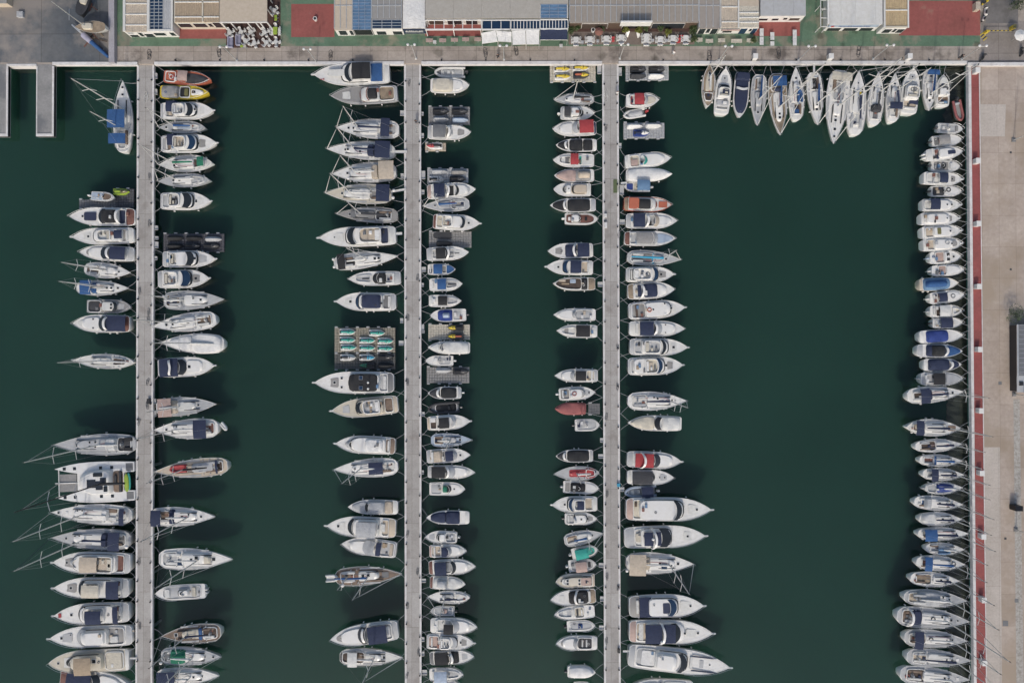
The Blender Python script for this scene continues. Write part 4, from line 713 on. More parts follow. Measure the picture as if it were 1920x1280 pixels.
b('H','CU',1808,505,1747,508,22,"white outboard boat with pinkish cockpit floor","k.18,.46,.86,pink c.46,.9,.8,W,.3 h.6,0,.3 h.73,0,.3 e1,W -g -s")
b('H','CV',1798,530,1724,534,26,"boat under bright mid-blue wrinkled cover","o.1,.8,.94,sblue,.5 o.14,.7,.5,blue,.6 p.08,beige",hull='cream')
b('H','CU',1808,552,1744,560,24,"outboard boat with small tilted navy canopy","b.3,.54,.7,navy,1.2 k.2,.5,.8,teak c.52,.9,.74,W,.2 q.66,0,grey e1,W -g h.76,-.1,.3")
b('H','CU',1804,582,1744,584,24,"white boat with white roof panel and black stripe","b.34,.68,.86,offw,1.1 k.16,.34,.86,brown x.33,.37,-.8,.8,black -c -h -g e1,lgrey k.7,.94,.6,cream")
b('H','CU',1805,604,1749,606,21,"small boat with rounded navy cover","b.3,.72,.9,navy,.9 k.04,.3,.8,pblue e1,dgrey -c -h -g")
b('H','SP',1806,628,1724,632,26,"white boat with royal blue fitted cover","o.16,.68,.88,royal,.5 x.3,.48,-.3,.3,sblue p.1,W -h -g -a -k -s -c",)
b('H','CV',1805,658,1720,657,26,"boat with blue bow cover and black centre cover","o.2,.64,.86,navy,.4 o.32,.6,.8,black,.5 o.66,.96,.84,blue,.2 p.12,lgrey a.64,W,.6")
b('H','CV',1803,683,1732,684,25,"boat under two dark navy covers with white gap","o.12,.7,.9,navy,.45 o.74,.94,.84,navy,.2 a.72,W,.6 p.08,W")
b('H','CU',1806,709,1727,710,26,"grey-white boat with square black cover","b.32,.6,.86,black,.8 k.1,.32,.7,lgrey e1,lgrey c.6,.95,.76,lgrey,.12 -g -h",deck='lgrey')
b('H','SW',1807,734,1701,743,33,"white sloop with wide navy hood and scoop stern","b.26,.42,.85,navy,1.6 y.38,.48,.6,navy m.66,11.5 jnavy,.3 k.1,.3,.6,brown p.07,W")
b('H','SD',1802,803,1700,800,33,"double-ended sloop with navy bimini and teak bow","b.2,.34,.84,navy,1.6 m.74,12 jnavy,.4 k.1,.24,.6,beige x.76,.9,-.3,.3,teak h.66,0,.4")
b('H','SL',1804,832,1716,837,26,"sloop with brown teak cockpit and dark boom","k.1,.44,.74,brown m.76,9 jnavy,.36 -w c.46,.76,.6,W,.25 -h")
b('H','SL',1805,864,1724,862,24,"sloop with brown benches and blue trim","k.08,.36,.74,rust x.32,.37,-.7,.7,blue m.74,8.5 jblue,.4 -h")
b('H','SL',1808,890,1730,888,25,"sloop with tall navy bimini and twin stern steps","b.24,.4,.95,navy,1.2 m.74,9.5 jnavy,.36 q.76,0,dgrey k.1,.24,.7,lgrey -h")
b('H','SL',1806,914,1735,915,24,"sloop with deep blue tarpaulin amidships","o.28,.74,.7,royal,.4 m.74,9.5 joffw,.3 k.03,.28,.8,lgrey e1,lgrey -h -c -w -s")
b('H','SL',1806,946,1714,940,29,"sloop with white hood around a blue cockpit mat","x.16,.22,-.4,.4,blue y.24,.4,.75,lgrey m.76,11 jnavy,.34 h.5,0,.5 h.64,0,.4 h.78,0,.4 k.12,.26,.6,W")
b('H','SL',1804,973,1724,972,28,"sloop under a smooth white stern cover","o.04,.4,.94,offw,.6 m.74,10.5 jnavy,.4 h.52,0,.5 -k -s")
b('H','SL',1817,1000,1721,1000,26,"pale sloop with large mid-blue canopy","b.16,.4,.85,blue,1.5 m.7,10.5 jnavy,.4 -h h.75,0,.3")
b('H','SL',1809,1030,1736,1027,24,"small grey-white sloop with dark centre hatch","k.1,.34,.7,lgrey h.46,.1,.7 m.7,9 joffw,.3 t.42,.3,sblue,2,.7")
b('H','SL',1810,1058,1718,1053,30,"white sloop with bright blue square bimini and boom","b.2,.35,.9,blue,1.3 jblue,.4 m.68,9.5 k.1,.24,.6,rust q.76,0,grey -h")
b('H','SL',1800,1089,1707,1083,29,"sloop with tan cockpit and blue boom tip","k.1,.42,.7,tan h.6,0,.5 h.75,0,.5 m.76,12 jnavy,.3 c.46,.72,.56,W,.25")
b('H','SL',1814,1126,1695,1118,34,"sloop draped in pale grey sailcloth","o.2,.56,.84,lgrey,.45 m.68,13 joffw,.46 k.06,.22,.7,beige h.7,-.1,.4 h.6,-.3,.4",deck='lgrey')
b('H','SW',1819,1165,1682,1153,41,"largest sloop here, navy hood and white targa","y.22,.37,.7,navy a.2,W,1.4 m.64,16.5 joffw,.3 h.6,-.3,.5 h.74,0,.6 h.83,0,.4 q.48,0,dgrey k.06,.24,.7,teak",deck='lgrey')
b('H','SW',1815,1201,1696,1194,35,"white sloop with rounded navy bimini","b.18,.32,.95,navy,1.4 m.72,13 joffw,.4 h.65,0,.3 h.75,0,.5 q.4,0,dgrey",deck='lgrey')
b('H','SW',1822,1238,1700,1230,34,"white sloop with long dark blue boom cover","jnavy,.46 m.7,13.5 k.08,.3,.7,beige h.6,0,.4 h.68,0,.4 h.78,0,.5",deck='lgrey')
b('H','SW',1819,1274,1688,1262,36,"pale sloop lowest on the quay","k.08,.36,.7,brown m.68,14 joffw,.3 h.62,0,.5 h.68,0,.4 h.82,0,.5 q.1,.2,rose",deck='lgrey')
# finish every label with the place along its pier
ORD = "zero first second third fourth fifth sixth seventh eighth ninth tenth eleventh twelfth thirteenth fourteenth fifteenth sixteenth seventeenth eighteenth nineteenth twentieth".split()
PLACE = dict(A="left pier's left side", B="left pier's right side", C="middle pier's left side", D="middle pier's right side", E="right pier's left side", F="right pier's right side", H="the right quay")
for c_ in "ABCDEFGH":
    rs = [r for k, r in ROOTS if k == c_]; n_ = len(rs)
    for i, r in enumerate(rs):
        if c_ == 'G': s = f"{ORD[i+1]} from left along top quay" if i < n_/2 else f"{ORD[n_-i]} from right along top quay"
        else: s = f"{ORD[i+1]} down {PLACE[c_]}" if i < n_/2 else f"{ORD[n_-i]} up {PLACE[c_]}"
        t = r['label'].split(); room = 16-len(s.split()); r['label'] = ' '.join(t[:room])+', '+s
        if len(t) > room: print('LONG', r['label'], '|', t[room:])
# dinghy astern
boat('X', 'RB', (423, 806), (413, 793), 10, "small white inflatable dinghy tied astern of the sloop with the large navy bimini", "-c -s -e k.1,.8,.5,lgrey", hull='W')
# ---------------------------------------------------------------- floating docks and jet skis
def dock(x0, y0, x1, y1, c, label, cell=.5):
    P, Q = at(x0, y1, .35), at(x1, y0, .35); r = empty('floating_dock', ((P.x+Q.x)/2, (P.y+Q.y)/2, 0)); w_, h_ = Q.x-P.x, Q.y-P.y
    nx, ny = max(2, round(w_/cell)), max(2, round(h_/cell)); m = MB(); rnd = random.Random(x0)
    for i in range(nx):
        for j in range(ny):
            a, b_ = -w_/2+w_*i/nx, -h_/2+h_*j/ny; z = .34+rnd.uniform(-.015, .015); m.box(a+.015, a+w_/nx-.015, b_+.015, b_+h_/ny-.015, -.1, z, .05)
    m.build('pontoon_deck', mat(c, 'plastic'), r, smooth=False)
    for i in range(0, nx, 4):
        for s in (-1, 1): m = MB(); m.box(-w_/2+w_*(i+.1)/nx, -w_/2+w_*(i+1.2)/nx, s*(h_/2+.1)-.12, s*(h_/2+.1)+.12, .1, .42, .05); m.build('fender', mat('lgrey', 'rubber'), r, smooth=False)
    tag(r, label, 'floating dock', 'floating jet ski docks'); return r
def ski_proto(c1, c2, c3):
    r = empty('jet_ski', (0, 0, 0)); L_ = 3.1
    fn = lambda x: .74*(.86 if x < .3 else max(.08, .86*(1-((x-.3)/1.25)**2.2)))
    m = MB(); pad(m, -L_/2, L_/2, fn, .0, .42, inset=.1, camber=.05, pa=9, pf=4); m.build('hull', mat(c1, 'gel'), r)
    m = MB(); pad(m, -.1, L_/2-.15, lambda x: fn(x)*.62, .4, .72, inset=.16, camber=.06, rake=.3, pa=4, pf=3); m.build('hood', mat(c2, 'gel'), r)
    m = MB(); pad(m, -L_/2+.35, .2, lambda x: .17, .4, .8, inset=.06, camber=.04, pa=5, pf=4); m.build('seat', mat(c3, 'cloth'), r)
    m = MB(); m.box(-L_/2+.1, -L_/2+.5, -.3, .3, .38, .47, .04).box(-.8, .0, -.36, -.24, .38, .46, .03).box(-.8, .0, .24, .36, .38, .46, .03); m.build('foot_mat', mat('black', 'rubber'), r)
    m = MB(); m.tube([(.35, -.36, .95), (.45, 0, .9), (.35, .36, .95)], .04, 6); m.tube([(.6, 0, .6), (.42, 0, .92)], .06); m.build('handlebar', mat('black', 'rubber'), r); return r
def covered_proto(c):
    m = MB(); pad(m, -1.55, 1.55, lambda x: .52*(1 if x < .2 else max(.15, 1-((x-.2)/1.5)**2.2)), 0, .8, inset=.34, camber=.14, pa=6, pf=3, rake=.2)
    return m.build('jet_ski', mat(c, 'cloth'))
PR = {}
SKN = dict(teal=('W','teal','teal'), aqua=('W','lblue','dgrey'), yel=('W','yellow','yellow'), yelb=('black','yellow','black'), blk=('black','dgrey','black'), wht=('W','lgrey','black'), grn=('black','green','black'), lime=('lime','olive','lime'), navy=('royal','W','navy'), red=('W','red','black'), org=('dgrey','yellow','orange'))
def ski(k, px, py, label, flip=0, z=.36, tilt=0):
    first = k not in PR
    if first: PR[k] = covered_proto(k[1:]) if k[0] == '_' else ski_proto(*SKN[k]); o = PR[k]
    else: o = copy_tree(PR[k])
    P = at(px, py, .8); o.location = (P.x, P.y, z); o.rotation_euler = (0, 0, PI*flip+tilt); tag(o, label, 'jet ski', 'jet skis parked on floating docks'); return o
dock(217, 354, 251, 390, (.09,.09,.1), 'dark grey floating dock holding the lime jet ski, left pier'); dock(148, 374, 217, 390, 'grey', 'narrow dark grey dock finger under the small open boat')
ski('lime', 226, 359, 'lime green jet ski on the dark dock beside the left pier')
boat('X', 'CC', (217, 371), (174, 368), 18, "small open boat with pale blue stern sheet lifted on the dark floating dock", "x.02,.5,-.75,.75,pblue k.5,.9,.8,teak -c -s e1,W")
ROOTS[-1][1].location.z = .45
dock(306, 438, 420, 472, (.09,.09,.1), 'long dark floating dock with five black jet skis, left pier')
for i, (x, y) in enumerate(((328, 446), (363, 446), (399, 448), (328, 461), (361, 461), (396, 461))):
    ski('_black' if i in (0, 1, 3) else ('_lgrey' if i == 2 else 'blk'), x, y, ('white and grey covered jet ski at the outer end of the long dark dock' if i == 2 else 'black jet ski on the long dark dock at the left pier'))
dock(627, 614, 741, 661, (.29,.265,.21), 'large beige floating dock full of turquoise jet skis')
dock(627, 662, 741, 692, (.13,.13,.12), 'grey floating dock directly below the large beige one')
for x, y in ((651, 622), (706, 624), (651, 637), (688, 638), (722, 639), (653, 651), (688, 652), (722, 653)):
    ski('teal', x, y, 'turquoise and white jet ski parked on the large beige dock')
ski('wht', 652, 670, 'white and grey jet ski, upper left on the grey dock'); ski('aqua', 688, 670, 'blue and white jet ski in the middle of the grey dock')
ski('blk', 723, 669, 'black jet ski, upper right on the grey dock'); ski('grn', 688, 685, 'black and green jet ski on the grey dock', 1); ski('_black', 723, 685, 'black covered jet ski, lower right on the grey dock')
dock(803, 200, 881, 234, 'mgrey', 'grey dock with two black and two silver-covered jet skis')
ski('blk', 826, 208, 'black jet ski, left one on the dock with silver covers'); ski('blk', 862, 208, 'black jet ski, right one on the dock with silver covers')
ski('_lgrey', 827, 223, 'silver-covered jet ski with rounded ends, left on its dock'); ski('_pblue', 863, 224, 'silver-blue covered jet ski, right on its dock')
dock(797, 268, 836, 283, 'beige', 'tiny beige dock carrying one white jet ski'); ski('red', 814, 273, 'white jet ski with red hood on the tiny beige dock', 1)
dock(801, 316, 878, 343, 'lgrey', 'light grey dock with two covered and two dark jet skis'); ski('_lgrey', 824, 321, 'light grey covered jet ski, upper left of light grey dock'); ski('_mgrey', 861, 322, 'crumpled grey covered jet ski, upper right of light grey dock')
ski('wht', 819, 336, 'white jet ski, lower left of light grey dock'); ski('blk', 858, 335, 'black jet ski, lower right of light grey dock')
dock(804, 434, 884, 464, 'mgrey', 'wide grey floating dock with one black covered jet ski'); ski('_dgrey', 833, 456, 'black covered jet ski low on the wide grey dock')
m = MB(); P, Q = at(812, 448, .45), at(847, 435, .45); pad(m, P.x, Q.x, lambda x: (Q.y-P.y)/2, .34, .42, yc=(P.y+Q.y)/2, pa=3, pf=12, inset=.02); tag(m.build('tarpaulin', mat('dgrey', 'cloth')), 'dark tarpaulin lying flat on the wide grey dock', 'tarpaulin')
dock(803, 608, 881, 637, 'cream', 'beige speckled dock with two yellow jet skis'); ski('yelb', 854, 614, 'yellow and black jet ski, upper one on beige speckled dock', 1); ski('org', 854, 630, 'orange and black jet ski, lower one on beige speckled dock', 1)
dock(800, 688, 880, 718, 'mgrey', 'grey dock with a silver cover beside the black tarp boat'); ski('_lgrey', 832, 694, 'silver covered jet ski on the dock above the black-covered boat'); ski('blk', 864, 696, 'black jet ski at the outer end above the black-covered boat')
dock(1031, 122, 1117, 153, 'cream', 'beige dock with four yellow jet skis by the top quay')
for x, y, k, l in ((1054, 129, 'yel', 'upper left'), (1089, 127, 'yel', 'upper right'), (1055, 143, 'yel', 'lower left'), (1090, 140, 'org', 'lower right')): ski(k, x, y, f'yellow jet ski, {l} of the four by the top quay')
dock(1173, 122, 1254, 150, 'lgrey', 'light grey dock with three black jet skis by the top quay')
for x, y, k, l in ((1197, 130, 'blk', 'black jet ski, upper left by the top quay'), (1232, 130, 'blk', 'black jet ski, upper right by the top quay'), (1197, 142, '_dgrey', 'dark covered jet ski, lower left by the top quay'), (1231, 142, '_W', 'white covered jet ski, lower right by the top quay')): ski(k, x, y, l)
dock(1169, 230, 1246, 259, 'lgrey', 'light grey dock with white skis beside the right pier')
for x, y, k, l in ((1191, 236, '_W', 'white covered jet ski, upper left on dock beside right pier'), (1226, 235, '_offw', 'white covered jet ski, upper right on dock beside right pier'), (1203, 249, 'navy', 'navy and white jet ski alone in the lower row beside right pier')): ski(k, x, y, l)
dock(1103, 756, 1125, 776, 'grey', 'short grey drive-on dock behind the dull red cover')
# ---------------------------------------------------------------- ground, quays, water
GZ = 1.5
def nmix(name, c1, c2, scale, rough=.85, c3=None, s3=.25, joints=None, bump=.15, w3=.5, spk=0):
    """mottled ground: two tones of noise, large stains c3, slab joints (width, height, mortar)"""
    m, t, b_ = newmat(name); N, L = t.nodes.new, t.links.new; tc = N('ShaderNodeTexCoord')
    def noise(sc_, det=8, r=.6):
        n = N('ShaderNodeTexNoise'); n.inputs['Scale'].default_value = sc_; n.inputs['Detail'].default_value = det; n.inputs['Roughness'].default_value = r; L(tc.outputs['Object'], n.inputs['Vector']); return n.outputs['Fac']
    def ramp(f, a, b2, p0, p1):
        r = N('ShaderNodeValToRGB'); r.color_ramp.elements[0].color = (*a, 1); r.color_ramp.elements[1].color = (*b2, 1); r.color_ramp.elements[0].position = p0; r.color_ramp.elements[1].position = p1; L(f, r.inputs[0]); return r.outputs[0]
    out = ramp(noise(scale), c1, c2, .32, .68)
    fine = ramp(noise(scale*9, 6, .7), (.8,)*3, (1.12,)*3, .3, .7); mx = N('ShaderNodeMixRGB'); mx.blend_type = 'MULTIPLY'; mx.inputs[0].default_value = .8; L(out, mx.inputs[1]); L(fine, mx.inputs[2]); out = mx.outputs[0]
    if c3:
        k = ramp(noise(s3, 6, .62), (0,)*3, (1,)*3, w3, w3+.12); mx = N('ShaderNodeMixRGB'); L(k, mx.inputs[0]); L(out, mx.inputs[1]); mx.inputs[2].default_value = (*c3, 1); out = mx.outputs[0]
    if joints:
        br = N('ShaderNodeTexBrick'); L(tc.outputs['Object'], br.inputs['Vector']); br.offset = 0; br.inputs['Scale'].default_value = 1; br.inputs['Brick Width'].default_value = joints[0]; br.inputs['Row Height'].default_value = joints[1]
        br.inputs['Mortar Size'].default_value = joints[2]; br.inputs['Mortar Smooth'].default_value = .3; br.inputs['Color1'].default_value = (1, 1, 1, 1); br.inputs['Color2'].default_value = (.86, .85, .84, 1); br.inputs['Mortar'].default_value = (.5, .48, .45, 1)
        mx = N('ShaderNodeMixRGB'); mx.blend_type = 'MULTIPLY'; mx.inputs[0].default_value = 1; L(out, mx.inputs[1]); L(br.outputs['Color'], mx.inputs[2]); out = mx.outputs[0]
    if spk:
        vo = N('ShaderNodeTexVoronoi'); vo.inputs['Scale'].default_value = spk; vo.inputs['Randomness'].default_value = 1; nd = N('ShaderNodeMixRGB'); nd.blend_type = 'ADD'; nd.inputs[0].default_value = 1; nn = N('ShaderNodeTexNoise'); nn.inputs['Scale'].default_value = 1.1; L(tc.outputs['Object'], nn.inputs['Vector']); L(tc.outputs['Object'], nd.inputs[1]); L(nn.outputs['Color'], nd.inputs[2]); L(nd.outputs[0], vo.inputs['Vector'])
        k = ramp(vo.outputs['Distance'], (.58, .58, .56), (1,)*3, .13, .24); mx = N('ShaderNodeMixRGB'); mx.blend_type = 'MULTIPLY'; mx.inputs[0].default_value = 1; L(out, mx.inputs[1]); L(k, mx.inputs[2]); out = mx.outputs[0]
    L(out, b_.inputs['Base Color']); b_.inputs['Roughness'].default_value = rough
    bp = N('ShaderNodeBump'); bp.inputs['Strength'].default_value = bump; bp.inputs['Distance'].default_value = .05; L(noise(scale*14, 4), bp.inputs['Height']); L(bp.outputs[0], b_.inputs['Normal'])
    return m
M_quay = nmix('quay_concrete', (.30,.26,.22), (.42,.37,.32), .22, c3=(.15,.128,.108), s3=.2, joints=(3.3, 9.0, .035), w3=.545, spk=.22)
M_road = nmix('road_concrete', (.385,.32,.265), (.47,.40,.34), .16, c3=(.34,.275,.21), s3=.06, joints=(3.1, 5.8, .02), w3=.5)
M_light = nmix('pale_concrete', (.43,.385,.335), (.50,.45,.40), .3, joints=(3.2, 9, .02))
M_green = nmix('green_paint', (.085,.145,.092), (.12,.20,.13), .35, c3=(.20,.20,.145), s3=.3, w3=.5, spk=.3)
M_red = nmix('red_paint', (.23,.075,.062), (.30,.09,.078), .2, c3=(.27,.13,.10), s3=.4, w3=.6)
M_path = nmix('red_path', (.25,.075,.066), (.33,.085,.08), .25, c3=(.27,.115,.10), s3=.5, w3=.6, joints=(40, 11.7, .03))
M_hard = nmix('hardstand', (.085,.10,.115), (.17,.172,.17), .13, c3=(.25,.228,.205), s3=.09, joints=(11, 8.2, .05), w3=.49)
M_pier = nmix('pier_concrete', (.335,.32,.30), (.41,.395,.37), .5, c3=(.29,.27,.25), s3=.35, joints=(50, 6.4, .03), w3=.57)
M_curb = nmix('curb_paint', (.52,.50,.475), (.68,.67,.65), .8, c3=(.45,.40,.37), s3=.6, w3=.62)
M_terr = nmix('terrace_floor', (.055,.03,.025), (.10,.055,.045), .5)
M_terr2 = nmix('terrace_paving', (.15,.12,.10), (.22,.18,.155), .5)
M_asph = nmix('asphalt', (.12,.112,.105), (.19,.18,.17), .2, c3=(.085,.078,.07), s3=.12, w3=.5)
M_cob = nmix('cobbles', (.26,.24,.21), (.46,.44,.40), 2.4, bump=.6)
def poly(name, pts, z, m, lab=None, cat=None, kind='structure', zb=None):
    mb = MB(); P = [at(x, y, z) for x, y in pts]; P = [(p.x, p.y) for p in P]
    if sum(P[i][0]*P[(i+1) % len(P)][1]-P[(i+1) % len(P)][0]*P[i][1] for i in range(len(P))) < 0: P = P[::-1]
    if zb is None: mb.add([(x, y, z) for x, y in P], [tuple(range(len(P)))])
    else: mb.loops([[(x, y, zb) for x, y in P], [(x, y, z) for x, y in P]], True, True)
    return tag(mb.build(name, m, smooth=False), lab, cat, kind=kind)
def R_(x0, y0, x1, y1): return [(x0, y0), (x1, y0), (x1, y1), (x0, y1)]
FAR = 9000
poly('ground', [(-FAR, -FAR), (FAR, -FAR), (FAR, FAR), (1829, FAR), (1827, 1280), (1817, 121), (1816, 117), (0, 121), (-FAR, 122)], GZ, M_quay, zb=.85)
poly('quay_footing', [(-FAR, -FAR), (FAR, -FAR), (FAR, FAR), (1861, FAR), (1859, 1280), (1849, 85), (0, 85), (-FAR, 86)], .9, nmix('footing', (.03,.03,.027), (.05,.046,.04), .5), zb=-4)
m_rk = nmix('rock', (.02,.018,.014), (.055,.047,.038), 1.2, bump=.8); P_ = [(1816, -3.2, 0), (1795, -3.2, 0), (1822, .3, 1)]
mb_ = MB(); rr_ = random.Random(2); vs_ = []; fs_ = []
for i in range(160):
    yy = 116+i*8.2
    for j in range(7):
        k_ = j/6; xx = 1772+(yy-120)/1160*10+k_*50; p_ = at(xx, yy, 0); vs_.append((p_.x+rr_.uniform(-.3, .3), p_.y, -3.3+4.0*k_**1.6+rr_.uniform(-.25, .15)))
for i in range(159):
    for j in range(6): o_ = i*7+j; fs_.append((o_, o_+7, o_+8, o_+1))
mb_.add(vs_, fs_); tag(mb_.build('rock_slope', m_rk, smooth=False), kind='structure')
SEAW = nmix('weed', (.02,.10,.08), (.05,.19,.15), 1.5)
poly('green_pavement', R_(204, -60, 1838, 87), GZ+.004, M_green)
poly('hardstand', R_(-60, -60, 203, 117.5), GZ+.005, M_hard)
for i, q in enumerate(((546, 8, 627, 70), (336, 50, 425, 73), (797, 30, 904, 68), (1412, 40, 1500, 68), (1686, 2, 1838, 67))): poly('red_pavement', R_(*q), GZ+.009, M_red)
poly('terrace_floor', R_(424, 30, 526, 90), GZ+.010, M_terr); poly('terrace_floor', R_(500, -20, 526, 30), GZ+.010, M_terr)
poly('terrace_floor', R_(1066, 30, 1302, 70), GZ+.011, M_terr); poly('terrace_paving', R_(1066, 60, 1302, 84), GZ+.014, M_terr2)
poly('road', [(1836, 124), (FAR, 124), (FAR, FAR), (1850, FAR), (1849, 1280)], GZ+.005, M_road)
poly('road', R_(1840, 40, 2400, 116), GZ+.006, nmix('gate_paving', (.22,.195,.17), (.29,.26,.235), .3, joints=(6, 3.8, .04)))
poly('road', R_(1848, -200, 1909, 44), GZ+.010, M_asph)
poly('pavement', [(1842, 838), (1875, 838), (1880, 1400), (1850, 1400)], GZ+.010, M_light); poly('pavement', [(1838, 196), (1886, 196), (1884, 256), (1838, 256)], GZ+.010, M_light)
poly('path', [(1819.5, 122), (1836, 122), (1849.5, 1280), (1851, 1500), (1831, 1500), (1829.5, 1280)], GZ+.012, M_path)
poly('cobble_strip', [(1900, 748), (1912, 748), (1921, 1400), (1907, 1400)], GZ+.014, M_cob)
# copings: raised white kerbs
def wall(name, pts, w_, z0, z1, m, lab=None, cat=None, kind='structure', parent=None):
    """a kerb or wall along a line of picture points read at its top"""
    P = [at(x, y, z1) for x, y in pts]; mb = MB(); a, b2 = [], []
    for i, p in enumerate(P):
        d = (P[min(i+1, len(P)-1)]-P[max(i-1, 0)]); d.z = 0; d.normalize(); n = Vector((-d.y, d.x, 0))*w_/2
        a.append(p+n); b2.append(p-n)
    for i in range(len(P)-1):
        q = [a[i], a[i+1], b2[i+1], b2[i]]
        mb.loops([[(v.x, v.y, z0) for v in q], [(v.x, v.y, z1) for v in q]], True, True)
    o = mb.build(name, m, parent, smooth=False); return tag(o, lab, cat, kind=kind) if not parent else o
wall('kerb', [(98, 119), (257, 119)], .55, .85, GZ+.16, M_curb); wall('kerb', [(289, 118.7), (757, 118)], .55, .85, GZ+.16, M_curb)
wall('kerb', [(790, 118), (1129, 117.5)], .55, .85, GZ+.16, M_curb); wall('kerb', [(1160, 117.5), (1814, 117)], .55, .85, GZ+.16, M_curb)
wall('kerb', [(12, 122), (68, 122)], .4, .2, GZ+.16, M_curb); wall('kerb', [(1818.3, 121), (1828.8, 1280), (1830.3, 1500)], .5, .9, GZ+.17, M_curb)
wall('quay_edge_beam', [(1813, 121), (1823.5, 1280), (1825, 1500)], .3, .4, .86, SEAW)
wall('kerb', [(1815, 120.5), (2300, 119)], .62, GZ, GZ+.45, M_curb)
wall('kerb', [(1836.3, 128), (1849.8, 1280), (1851, 1500)], .14, GZ, GZ+.09, M_curb)
m = MB(); wq = [at(1817, y, .04) for y in range(125, 1500, 60)]
# water
m_w, t_, b_ = newmat('harbour_water'); N, L = t_.nodes.new, t_.links.new
tc = N('ShaderNodeTexCoord'); n1 = N('ShaderNodeTexNoise'); n1.inputs['Scale'].default_value = .03; n1.inputs['Detail'].default_value = 3; L(tc.outputs['Object'], n1.inputs['Vector'])
rp = N('ShaderNodeValToRGB'); rp.color_ramp.elements[0].color = (.017, .044, .031, 1); rp.color_ramp.elements[1].color = (.022, .054, .040, 1); rp.color_ramp.elements[0].position = .3; rp.color_ramp.elements[1].position = .7
L(n1.outputs['Fac'], rp.inputs[0]); L(rp.outputs[0], b_.inputs['Base Color'])
b_.inputs['Subsurface Weight'].default_value = 1; b_.inputs['Subsurface Radius'].default_value = (.5, 1.0, .85); b_.inputs['Subsurface Scale'].default_value = 9
b_.inputs['Roughness'].default_value = .8; b_.inputs['Specular IOR Level'].default_value = 0
m_w.name = 'murky_depths'
TURBID = MB().add([(-1500, -1500, -2.8), (1500, -1500, -2.8), (1500, 1500, -2.8), (-1500, 1500, -2.8)], [(0, 1, 2, 3)]).build('turbid_layer', m_w); tag(TURBID, kind='structure')  # added sheet for turbid water: scatters light and blurs boat shadows, no real bottom
# the surface: clear top water, tinted, with Fresnel reflection of the sky
m_s, t_, b_ = newmat('harbour_water'); N, L = t_.nodes.new, t_.links.new; tc = N('ShaderNodeTexCoord')
n2 = N('ShaderNodeTexNoise'); n2.inputs['Scale'].default_value = 1.1; n2.inputs['Detail'].default_value = 6; n2.inputs['Roughness'].default_value = .6; L(tc.outputs['Object'], n2.inputs['Vector'])
bp = N('ShaderNodeBump'); bp.inputs['Strength'].default_value = .3; bp.inputs['Distance'].default_value = .012; L(n2.outputs['Fac'], bp.inputs['Height'])
fr = N('ShaderNodeFresnel'); fr.inputs['IOR'].default_value = 1.43; L(bp.outputs[0], fr.inputs['Normal'])
tr = N('ShaderNodeBsdfTransparent'); tr.inputs[0].default_value = (.86, .97, .94, 1); gl = N('ShaderNodeBsdfGlossy'); gl.inputs['Roughness'].default_value = .1; L(bp.outputs[0], gl.inputs['Normal'])
ms_ = N('ShaderNodeMixShader'); ge = N('ShaderNodeNewGeometry'); mu = N('ShaderNodeMath'); mu.operation = 'SUBTRACT'; mu.use_clamp = True; L(fr.outputs[0], mu.inputs[0]); L(ge.outputs['Backfacing'], mu.inputs[1]); L(mu.outputs[0], ms_.inputs[0]); L(tr.outputs[0], ms_.inputs[1]); L(gl.outputs[0], ms_.inputs[2])
t_.nodes.remove(b_); L(ms_.outputs[0], t_.nodes['Material Output'].inputs[0])
tag(MB().add([(-1500, -1500, 0), (1500, -1500, 0), (1500, 1500, 0), (-1500, 1500, 0)], [(0, 1, 2, 3)]).build('water', m_s), kind='structure')
# ---------------------------------------------------------------- piers
def pier(label, tl, tr, bl, br, yb=1330):
    z = 1.05; y0 = 119
    def xx(a, c, y): return a+(c-a)*(y-120)/1160
    P = [at(xx(tl, bl, y0), y0, z), at(xx(tr, br, y0), y0, z), at(xx(tr, br, yb), yb, z), at(xx(tl, bl, yb), yb, z)]
    r = empty('pier', ((P[0].x+P[1].x)/2, (P[0].y+P[2].y)/2, 0)); o = r.location.copy()
    Q = [p-Vector((o.x, o.y, 0)) for p in P]
    m = MB(); m.loops([[(q.x, q.y, .45) for q in Q], [(q.x, q.y, z) for q in Q]], True, True); m.build('deck', M_pier, r, smooth=False)
    for s, (a, b_) in ((1, (Q[0], Q[3])), (-1, (Q[1], Q[2]))):
        wd = .34*s; m = MB(); q = [a, Vector((a.x+wd, a.y, 0)), Vector((b_.x+wd, b_.y, 0)), b_]
        q = [Vector((v.x-s*.03, v.y, 0)) for v in q]
        if s < 0: q = q[::-1]
        q = q[::-1]; m.loops([[(v.x, v.y, .7) for v in q], [(v.x, v.y, z+.07) for v in q]], True, True); m.build('kerb', M_curb, r, smooth=False)
    for k in range(12):
        for s in (.15, .85):
            f = (k+.5)/12; c = Q[0].lerp(Q[3], f).lerp(Q[1].lerp(Q[2], f), s); mb = MB(); mb.tube([(c.x, c.y, -3), (c.x, c.y, .5)], .25, 8); mb.build('pile', mat('grey', 'rubber'), r)
    return tag(r, label, 'pier', 'long concrete piers')
pier('left concrete pier with pale kerbs and dark bollards', 257.5, 289, 254.5, 285.5)
pier('middle concrete pier with pale kerbs, lined by yachts and jet ski docks', 758, 789, 759.5, 790)
pier('right concrete pier with pale kerbs and an olive mat', 1129.5, 1159.5, 1133, 1163.5)
